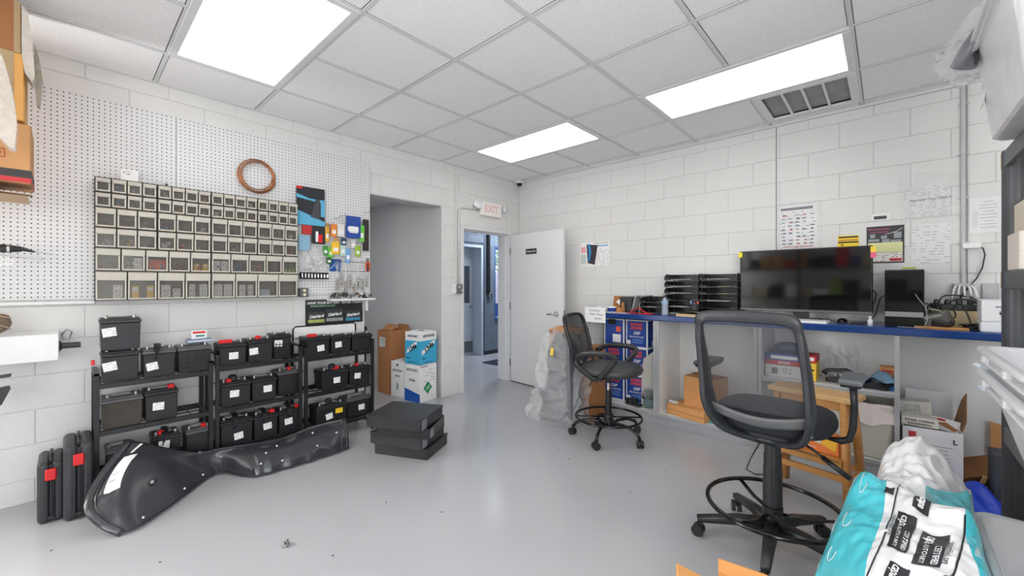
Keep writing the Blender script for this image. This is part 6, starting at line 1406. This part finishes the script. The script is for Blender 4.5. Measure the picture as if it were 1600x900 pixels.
M(P('grey_board_part',(112,114,118),.5)).box((.17,-.02,.39), (.035,.24,.74), rot=(0,-.03,0), bev=.006).build('side_board', wp)
def wfilm(u, v):
    p = wsurf(1.10, .6)(u, v); q = p*5.5; rd = 1-2*abs(noise.noise(q+Vector((3,1,7)))); rd2 = 1-2*abs(noise.noise(q*2.6)); e = min(1, v*12)
    d = .022*rd+.010*rd2; rr_ = Vector((p.x, p.y, 0)); n_ = rr_.normalized() if rr_.length > .01 else Vector((0,0,1))
    return p+n_*d*e*1.6-Vector((.05*max(0,.25-v)*4*(1 if p.x < 0 else 0),0,0))
M(film).grid(wfilm, 150, 110).build('plastic_film', wp)
M(P('neon_yellow_b',(240,206,70),.5)).box((-.02,-.10,.66), (.03,.003,.07), rot=(-.1,.1,0)).build('sticker', wp)
# ================================================================ UPPER LEFT CARTONS
t = thing('overhead_shelf', 'shelf board carrying cartons high above the left edge of the picture', 'shelf', (-3.1,-.72,1.74)); M(blkm).box((0,0,-.015), (.5,1.0,.03)).build('board', t)
for s in (-1,1): M(blkm).box((s*.22,-.2,-.887), (.04,.04,1.705)).build('post', t)
XC = -3.0
def hang_carton(py0, py1, px1, x, dp, label, mat, tape=None, y0=-.75, slack=0):
    zt = atX(px1, py0, x).z; zb = atX(px1, py1, x).z; y1 = atX(px1, (py0+py1)/2, x).y
    t = thing('shelf_carton', label, 'box', (x-dp/2, (y0+y1)/2, zb), Q, 'cartons on the overhead shelf')
    w_ = y1-y0; h_ = zt-zb
    M(mat).box((0,0,h_/2), (w_,dp,h_), bev=.004).build('body', t); return t, w_, h_, dp
kr2 = P('old_carton_tan',(196,146,96),.7,var=.14,vs=5,bump=.1,bs=30)
t, w_, h_, dp = hang_carton(196, 288, 48, XC, .28, 'tan carton with black and red stripes, lowest in the upper left stack', kr2)
M(P('stripe_black',(44,40,42),.5)).box((0,-dp/2-.001,h_*.16), (w_,.002,h_*.13)).box((w_/2+.001,0,h_*.16), (.002,dp,h_*.13), P('stripe_black',(44,40,42),.5)).build('printed_stripe', t); M(P('stripe_red',(196,42,48),.5)).box((0,-dp/2-.001,h_*.055), (w_,.002,h_*.08)).box((w_/2+.001,0,h_*.055), (.002,dp,h_*.08), P('stripe_red',(196,42,48),.5)).build('printed_stripe', t)
m = M(P('mark_red',(176,50,40),.5)); x_ = w_/2-.10; z_ = h_*.47; m.tube([(x_-.022,-dp/2-.001,z_-.018),(x_+.022,-dp/2-.001,z_-.018),(x_+.022,-dp/2-.001,z_+.018),(x_-.022,-dp/2-.001,z_+.018)], .002, seg=4, closed=True); m.poly([(x_-.008,-dp/2-.0005,z_-.006),(x_+.01,-dp/2-.0005,z_-.008),(x_+.012,-dp/2-.0005,z_+.006),(x_-.01,-dp/2-.0005,z_+.01)], .001); m.build('logo', t)
fg_ = P('flap_grey_card',(168,140,112),.7); M(fg_).box((0,-.04,-.03), (w_,.17,.004), rot=(.10,.03,0)).build('flap', t); M(fg_).box((.0,-.02,-.055), (w_-.02,.2,.004), rot=(-.06,.02,0)).build('flap', t)
t, w_, h_, dp = hang_carton(85, 190, 38, XC-.01, .26, 'yellow-tan taped carton, middle of the upper left stack', P('carton_honey',(214,158,84),.6,var=.1,vs=5,bump=.1,bs=30))
M(P('packing_tape',(196,170,130),.2,alpha=.7)).box((w_*.40,-dp/2-.001,h_/2), (.06,.002,h_)).build('tape', t); M(P('stripe_red',(196,42,48),.5)).box((w_*.36,-dp/2-.002,h_*.05), (.03,.002,h_*.09)).build('printed_patch', t)
t, w_, h_, dp = hang_carton(4, 84, 33, XC-.01, .26, 'brown carton directly under the ceiling at the upper left', P('carton_brown',(150,98,58),.7,var=.14,vs=5))
M(P('packing_tape',(196,170,130),.2,alpha=.7)).box((w_/2-.012,-dp/2-.001,h_/2), (.02,.002,h_)).build('tape', t)
# wrapped thin pieces beside the stack
def polyX(name, pts, x, th, mat, label, inner=None):
    pp = [atX(*q, x) for q in pts]; c0 = Vector((x, pp[0].y, min(p.z for p in pp)))
    t = thing(name, label, 'box', c0, 0, 'plastic wrapped pieces beside the upper left stack')
    M(mat).poly([p-c0 for p in pp], th, axis=(-1,0,0)).build('body', t)
    cx = sum((p-c0 for p in pp), Vector())/len(pp)
    M(bagm).poly([cx+(p-c0-cx)*1.05+Vector((.004,0,0)) for p in pp], th+.01, axis=(-1,0,0)).build('plastic_film', t)
wt = P('wrapped_tan',(196,184,168),.3,var=.25,vs=12,bump=.5,bs=18)
polyX('wrapped_carton', [(34,10),(43,20),(50,62),(54,118),(50,127),(39,112),(34,86)], XC+.02, .10, wt, 'plastic-wrapped slanted carton hugging the right side of the upper left stack')
polyX('wrapped_carton', [(54,70),(61,92),(67,125),(62,166),(57,160),(53,122)], XC-.14, .06, P('wrapped_tan_b',(176,166,140),.3,var=.25,vs=12,bump=.4,bs=18), 'narrow plastic-wrapped piece sticking out right of the upper left stack')
polyX('wrapped_carton', [(-40,80),(3,88),(14,125),(22,160),(26,195),(23,232),(14,230),(-2,212),(-40,205)], XC+.30, .04, P('wrapped_pale',(206,192,174),.3,var=.3,vs=7,bump=.5,bs=12), 'plastic-wrapped pale carton low at the left image edge before the stack')
# ================================================================ RIGHT SHELVING UNIT
sg = P('shelf_grey_plastic',(92,94,98),.5,var=.08,vs=6,bump=.1,bs=60); pg_ = P('post_grey_plastic',(72,74,79),.45,var=.08,vs=5)
SX, SY = .392, 2.665
su = thing('shelving_unit', 'dark grey plastic shelving unit at the right edge with round posts', 'shelving', (SX+.23, SY-.68, 0))
for sx in (-1,1):
    for sy in (-1,1): M(pg_).cyl((sx*.23,sy*.68,0), (sx*.23,sy*.68,1.84), .037, pg_, 24).build('post', su)
for z in (.69, 1.335, 1.84):
    m = M(sg); m.box((0,0,z-.01), (.52,1.42,.02), bev=.003)
    for s in (-1,1): m.box((s*.255,0,z-.036), (.014,1.42,.07), bev=.003); m.box((0,s*.705,z-.036), (.52,.014,.07), bev=.003)
    m.build('shelf', su)
for z in (1.335,1.84): M(P('yellowed_tape',(190,160,100),.5)).box((-.263,.70,z-.036), (.004,.02,.068)).build('edge_tape', su)
tote = frosted('frosted_tote', (250,250,251), .14, .28, .22, 0, 10, .30, 3)
def totebox(loc, rz, w0, d0, w1, d1, h, label, rim=True, latch=True, lid=False, group='clear storage totes'):
    t = thing('storage_tote', label, 'tote', loc, rz, group)
    m = M(tote); rbox(m, w0, d0, w1, d1, h, .003, tote, .05); m.build('body', t)
    if rim:
        m = M(frosted('tote_rim',(246,247,248),.05,.4,.25)); pts = []
        for cx_, cy_, a0 in ((w1/2-.045,d1/2-.045,0),(-w1/2+.045,d1/2-.045,90),(-w1/2+.045,-d1/2+.045,180),(w1/2-.045,-d1/2+.045,270)):
            for k in range(7): a = R(a0+15*k); pts.append((cx_+.055*math.cos(a), cy_+.055*math.sin(a), h-.004))
        m.tube(pts, .006, sq=(.020,.014), up=(0,0,1), closed=True); m.tube([(x*.99,y*.99,h-.04) for x,y,z in pts], .004, sq=(.012,.006), up=(0,0,1), closed=True); m.build('rim', t)
    if lid: m = M(frosted('tote_lid',(240,241,244),.2,.5,.2)); m.box((0,0,h+.008), (w1+.02,d1+.02,.018), bev=.006); m.build('lid', t)
    return t
# top shelf tote: near-left corner visible, overhangs the shelf
tt_ = totebox((.552,2.18,1.842), 0, .50,.62,.58,.72,.40, 'big clear tote with dark contents on the top shelf at the upper right', lid=True)
M(P('tote_label',(228,230,232),.5)).box((-.268,.29,.20), (.002,.07,.10), rot=(.0,.10,0)).build('label', tt_)
m = M(P('dim_contents',(150,152,160),.6,var=.3,vs=5)); rr = random.Random(2)
for i in range(14): m.box((rr.uniform(-.16,.16), rr.uniform(-.22,.22), .06+rr.random()*.22), (rr.uniform(.06,.18),rr.uniform(.06,.2),rr.uniform(.03,.1)), rr.choice([P('dim_contents',(150,152,160),.6), P('navy_contents',(60,72,98),.5), P('paper_contents',(214,208,208),.6), P('dim_warm',(190,170,160),.6)]), rot=(rr.random(),rr.random(),rr.random()), bev=.006)
m.build('contents', tt_, kind='stuff')
M(blk).poly([(0,0,0),(0,.045,.055),(0,.06,.05),(0,.04,.0)], .01, axis=(-1,0,0)).build('latch', tt_, loc=(-.29,.19,.30))
t = thing('plastic_wrapped_hose', 'dark rubber part in a clear plastic bag draped over the upper right tote', 'bag', (.315, 2.42, 2.295), R(0))
hp_ = [Vector(p)-Vector((.28,2.43,2.27)) for p in [(.195,2.50,2.15),(.215,2.47,2.19),(.27,2.43,2.27),(.33,2.38,2.31),(.41,2.25,2.34),(.48,2.05,2.36)]]
M(P('dark_grey_rubber_part',(70,76,88),.35,var=.25,vs=12)).tube(smooth(hp_, closed=False), .042, seg=14).build('rubber_part', t)
film2 = frosted('thin_poly_film', (246,247,250), .80, .15, .08, .4, 30)
fc_ = smooth([Vector((-.12,.09,-.06)), Vector((-.10,.08,-.09))]+hp_, closed=False)
def fs(u, v):
    a = 2*PI*v; i = min(int(u*(len(fc_)-1)), len(fc_)-1); c_ = fc_[i]; r_ = .012 if u < .01 else .075*min(1, .25+u*4)
    r_ *= 1+.45*(.5-abs(noise.noise(Vector((math.cos(a)*2,math.sin(a)*2,u*9)))))*2-.2
    return c_+Vector((r_*math.cos(a)*.9, r_*math.cos(a)*.5, r_*math.sin(a)))
M(film2).grid(fs, 40, 36).build('plastic_film', t)
M(film2).grid(lambda u,v: Vector((-.10+.16*u, .08-.08*u, -.12-.12*v*(1-abs(u-.5))))+Vector((.02,.02,.01))*2*noise.noise(Vector((u*5,v*5,2))), 16, 14).build('hanging_film', t)
# nested clear totes on lower shelf, overhanging
for k, (z, s_, lb) in enumerate(((.70,1.0,'lower clear tote of the nested pair at the right edge, on the lower shelf'), (.775,1.0,'upper clear tote of the nested pair at the right edge, with blue things inside'))):
    t = totebox((.575,1.72,z), 0, .52,.52,.68,.66,.30, lb)
    for y_ in (.20,-.1): M(tote).box((-.35,y_,.275), (.018,.04,.025), bev=.005).build('handle_lug', t)
    if k: M(P('blue_film_inside',(140,164,214),.3,alpha=.8)).box((0,.05,.20), (.5,.4,.03), bev=.01).build('blue_contents', t)
for k in range(2): M(P('clip_blue_white',(214,222,236),.3)).box((0,0,0), (.045,.04,.014), rot=(0,.3,.2), bev=.005).build('latch_clip', loc=atY(1538+8*k, 574+36*k, 2.06), label='pale blue latch clip sticking out left of the nested totes, %s' % ['upper','lower'][k], cat='clip')
# cartons between the posts
for k, (py0, py1, px, cc, lb) in enumerate(((362,422,1576,(222,214,206),'pale speckled carton on the middle shelf at the right edge, lower one'), (310,361,1587,(216,206,190),'pale carton with yellow patch on the middle shelf at the right edge, upper one'))):
    y_ = 2.42; a = atY(px, py1, y_); zt = atY(px, py0, y_).z; zb = 1.337 if k == 0 else 1.337+(atY(1576,362,y_).z-atY(1576,422,y_).z)
    hh = atY(px,py0,y_).z-atY(px,py1,y_).z
    t = thing('speckled_carton', lb, 'box', (a.x+.165, y_+.10, zb)); M(P('speckle_print_%d' % k, cc, .6, var=.12, vs=90)).box((0,0,hh/2), (.28,.2,hh), bev=.004).build('body', t)
    if k: M(P('patch_yellow',(232,206,90),.5)).box((-.09,-.101,hh*.5), (.03,.002,hh*.6)).build('printed_patch', t)
t = thing('kraft_parcel', 'tan paper-wrapped parcel on the floor behind the big tote at the right edge', 'parcel', (.62, 2.42, 0), R(5)); M(P('parcel_tan',(206,160,104),.6,var=.15,vs=6,bump=.3,bs=14)).box((0,0,.19), (.30,.2,.38), bev=.02, seg=2).build('body', t); M(P('parcel_tape',(224,196,150),.3)).box((-.1,-.101,.19), (.05,.002,.36)).build('tape', t)
# big tote on the floor in front
bt = totebox((.63,1.72,0), 0, .62,.64,.80,.78,.50, 'large open clear tote on the floor in the lower right corner')
m = M(P('tote_card',(222,180,140),.7)); m.poly([(0,0,0),(.16,0,.02),(.20,0,.2),(.06,0,.16)], .004); m.build('cardboard_flap', loc=(.62,1.93,.42), label='piece of tan cardboard standing in the large floor tote', cat='cardboard')
for k in range(2): M(P('tote_yellow',(240,206,40),.5)).box((0,0,0), (.06,.03,.012), rot=(.2,.35,.3), bev=.003).build('yellow_strip', loc=(.56+.08*k,1.75-.02*k,.455), label='bright yellow plastic strip in the large floor tote, %s one' % ['left','right'][k], cat='strip')
M(P('tote_dim',(212,214,212),.6,var=.25,vs=5)).box((0,0,.02), (.5,.5,.38), bev=.03).build('grey_bundle', loc=(.63,1.72,.02), label='greyish bundle filling the bottom of the large floor tote', cat='bundle')
# ================================================================ FOREGROUND BAGS
bagw = frosted('bag_white_film',(250,250,251),.02,.08,.22,.35,14); bagt = frosted('bag_teal_film',(84,208,222),.02,.08,.2,.35,14)
def crinkle(f, amp, ph):
    def g(u, v):
        p = f(u, v); e = min(1, 8*min(u, 1-u, v, 1-v))
        q = p*7+Vector((ph,ph*2,0)); q.z *= .4
        d = amp*e*(1.5*(.55-abs(noise.noise(q)))+1.0*(.4-abs(noise.noise(q*2.3)))+.5*noise.noise(q*5.5))
        return Vector((p.x, p.y, max(.003, p.z+d)))
    return g
def offs(pts, o): return [p-o for p in pts]
o_ = Vector((.05, 1.75, 0))
def Zr(L): return [atZ(*q) for q in L]
cols = [Zr([(1338,768,.50),(1388,766,.54),(1450,800,.55),(1528,845,.53)]), Zr([(1312,806,.46),(1376,806,.54),(1445,838,.56),(1538,872,.52)]), Zr([(1292,855,.40),(1366,858,.52),(1440,885,.55),(1548,910,.50)]), Zr([(1276,905,.30),(1352,912,.46),(1432,938,.50),(1556,955,.46)]), Zr([(1268,960,.12),(1344,985,.25),(1432,1010,.3),(1560,1020,.28)])]
back = [Vector((p.x+.02, p.y+.05, .02)) for p in cols[0]]
cols = [back]+cols
rows_ = []
for k, r_ in enumerate(cols):
    L0 = Vector((r_[0].x-.05, r_[0].y-.01, .02)); R0 = Vector((min(r_[-1].x+.01,.222), r_[-1].y, .05)); rows_.append([p-o_ for p in [L0]+r_+[R0]])
fbase = net(rows_); fb = crinkle(fbase, .011, 1.3)
BG = thing('shopping_bag', 'large teal and white plastic bag with black CAPA print in the lower right', 'bag', o_)
m = M(bagw)
bands = [(0,.17,bagw),(.17,.40,bagt),(.40,.74,bagw),(.74,.86,bagt),(.86,1,bagw)]
for a0, a1, mt in bands:
    w0 = lambda v, a0=a0: a0+(0 if a0 == 0 else .012*math.sin(v*11+a0*9)); w1_ = lambda v, a1=a1: a1+(0 if a1 == 1 else .012*math.sin(v*11+a1*9))
    m.grid(lambda u, v: fb(w0(v)+(w1_(v)-w0(v))*u, v), max(3, int((a1-a0)*130)), 130, mt)
m.build('bag_film', BG)
LU = sum((fbase(.4+.02*k,.5)-fbase(.38+.02*k,.5)).length for k in range(1,16))/.30; LV = sum((fbase(.5,.3+.02*k)-fbase(.5,.28+.02*k)).length for k in range(1,21))/.40
def draped(s, size, u, v, mat, bold=.03, sx=1, name='lettering', slant=-.10):
    """print that follows the bag film; text runs towards the camera"""
    cu = bpy.data.curves.new('t','FONT'); cu.body = s; cu.size = size; cu.offset = bold*size; cu.align_x = 'CENTER'; cu.align_y = 'CENTER'; cu.resolution_u = 2
    ob = bpy.data.objects.new('t', cu); me = bpy.data.meshes.new_from_object(ob); bpy.data.objects.remove(ob)
    bm = bmesh.new(); bm.from_mesh(me)
    for vv in bm.verts:
        x, y = vv.co.x*sx, vv.co.y; vv.co = fb(u+(y+slant*x)/LU, v+x/LV)+Vector((0,-.001,.0045))
    bm.to_mesh(me); bm.free(); me.materials.clear(); me.materials.append(mat); return link(name, me, BG)
bprint = P('bag_black_print',(40,42,46),.4)
def strip(u, v, wu, lv, mat=bprint, nm='printed_panel', off=.0025, n_=16, slant=-.10):
    def f(a, b): x = (b-.5)*lv; y = (a-.5)*wu; return fb(u+(y+slant*x)/LU, v+x/LV)+Vector((0,-.0005,off))
    return M(mat).grid(f, 6, n_).build(nm, BG)
for (u_, v_) in ((.51,.47),(.51,.77),(.622,.51),(.622,.81)):
    strip(u_, v_, .064, .215)
    draped('capa', .040, u_+.002, v_-.062/LV, offw, .015, 1.0); draped('CERTIFIED', .0205, u_+.013/LU, v_+.040/LV, offw, .01, 1.12); draped('AUTO PARTS', .0175, u_-.014/LU, v_+.040/LV, offw, .005, 1.12)
strip(.58,.28,.050,.08); draped('capa', .032, .583, .28, offw, .05)
strip(.435, .52, .005, .62); strip(.70, .56, .005, .50)
draped('capacertified.org', .020, .462, .45, bprint, .01); draped('capacertified.org', .022, .675, .52, bprint, .01)
strip(.425,.30,.035,.03)
for u_, v_ in ((.26,.30),(.24,.50),(.22,.70),(.79,.5)):
    draped('united', .024, u_-.03, v_, offw, .01)
    M(offw).tube([fb(u_+.035+.020*math.cos(a)*(1-.05*i), v_+.05*math.sin(a))+Vector((0,0,.003)) for i, a in enumerate([i*PI/8 for i in range(11)])], .0011, seg=4).build('printed_swoosh', BG)
ow = Vector((.10, 2.15, 0))
def Yr(L, y): return [atY(*q, y) for q in L]
wr_ = [Yr([(1372,762),(1386,722),(1424,704),(1474,730),(1508,775),(1520,805)], 2.30)]
wr_ = [[Vector((p.x,2.42,.02)) for p in wr_[0]]]+wr_+[Yr([(1371,768),(1392,735),(1432,722),(1474,748),(1508,790),(1522,822)], 2.18), Yr([(1374,780),(1400,765),(1440,766),(1480,786),(1512,815),(1526,842)], 2.04), Yr([(1378,800),(1404,800),(1440,812),(1482,828),(1512,846),(1526,862)], 1.97)]
wr_ += [[Vector((p.x,p.y-.0,.05)) for p in wr_[-1]]]
wr_ = [[Vector((r_[0].x-.03,r_[0].y,.02))]+r_+[Vector((r_[-1].x+.02,r_[-1].y,.02))] for r_ in wr_]
WB = thing('white_bag', 'crumpled white translucent plastic bag rising behind the printed teal bag', 'bag', ow)
M(frosted('bag_white_film_b',(250,250,251),.06,.12,.22,.3,9)).grid(crinkle(net([[p-ow for p in r_] for r_ in wr_]), .034, 4.1), 110, 120).build('bag_film', WB)
tr_ = [Zr([(1446,760,.585),(1478,768,.585),(1518,772,.57)]), Zr([(1462,788,.58),(1492,792,.58),(1521,800,.565)]), Zr([(1466,822,.57),(1496,826,.57),(1526,838,.56)]), Zr([(1478,845,.545),(1505,852,.545),(1532,868,.54)])]
ot = tr_[1][1].copy(); ot.z = 0
t = thing('teal_bag', 'folded dark teal bag flap lying between the white bag and the big tote', 'bag', ot)
mt_ = frosted('bag_teal_dark',(88,186,196),.05,.1,.25,.4,12); top_ = crinkle(net([[p-ot for p in r_] for r_ in tr_]), .018, 2.2)
m = M(mt_); m.grid(top_, 40, 44)
for e in (lambda s: top_(s,0), lambda s: top_(s,1), lambda s: top_(0,s), lambda s: top_(1,s)): m.grid(lambda s, v: Vector((e(s).x, e(s).y, e(s).z*(1-v)+.01*v)), 12, 3)
m.build('bag_film', t)
# foreground cardboard
fk = P('foreground_kraft',(206,146,84),.7,var=.1,vs=6)
t = thing('cut_carton', 'brown open carton whose flaps just poke into the bottom edge of the picture', 'box', (-.33, 1.40, 0))
open_box(M(fk), .20, .30, .27, .005, fk).build('body', t)
m = M(fk); m.poly([(-.108,.150,.2),(.10,.150,.2),(.10,.155,.322),(.028,.155,.324),(-.108,.152,.314)], .005, axis=(0,1,0)); m.build('flap', t, label='flap folded upright at the far side')
m = M(fk); m.poly([(-.10,.10,.255),(-.20,.005,.327),(-.15,-.12,.24),(-.10,-.14,.255)], .005, axis=(0,0,1)); m.build('flap', t, label='triangular flap pointing left')
# floor scrap
m = M(dark)
for q in ((884,686),(873,703),(889,717),(603,785),(690,800),(985,768),(1040,735),(80,860),(250,878),(520,868),(760,700)):
    p = atZ(*q, .002); m.box(p, (.008,.005,.002), rot=(0,0,q[0]))
m.build('floor_grit', label='tiny dark specks of grit scattered over the grey floor', cat='grit', kind='stuff')
t = thing('floor_scrap', 'tiny crumpled foil scrap on the empty floor', 'scrap', atZ(447,853,0)); m = M(P('foil_scrap',(150,150,146),.3,metal=.5,var=.5,vs=60)); rr = random.Random(1)
for i in range(7): m.box((rr.uniform(-.014,.014),rr.uniform(-.014,.014),.007+rr.random()*.01), (.02,.012,.004), rot=(rr.random()*3,rr.random()*3,rr.random()*3))
m.build('foil', t)
# ================================================================ SHELVES BEHIND THE CAMERA (seen in the television)
bs = thing('back_shelving', 'tall storage shelving behind the camera, dimly mirrored in the television screen', 'shelving', (-1.3,-2.2,0))
for z in (.4,1.0,1.6,2.1): M(sg).box((0,0,z), (2.4,.45,.03)).build('shelf', bs)
for x in (-1.18,0,1.18): M(pg_).box((x,.2,1.1), (.05,.05,2.2)).build('post', bs)
rr = random.Random(21)
for zi, z in enumerate((.416,1.016,1.616)):
    x = -1.1; k_ = 0
    while x < 1.0:
        ww = rr.uniform(.14,.3); hh = rr.uniform(.15,.42); cn_, cc = rr.choice([('red',(190,60,50)),('white',(230,230,230)),('blue',(60,80,130)),('brown',(180,140,90)),('black',(40,42,46)),('green',(150,170,90)),('beige',(210,190,150))]); k_ += 1
        M(col(cc,.6)).box((0,0,hh/2), (ww-.02,.3,hh), bev=.004).build('stock_box', loc=(-1.3+x+ww/2,-2.18,z), label='%s stock box behind the camera, %s on the %s shelf' % (cn_, ['first','second','third','fourth','fifth','sixth','seventh','eighth','ninth','tenth','eleventh','twelfth','thirteenth','fourteenth','fifteenth'][k_-1], ['lower','middle','upper'][zi]), cat='box', group='stock boxes behind the camera'); x += ww+.01
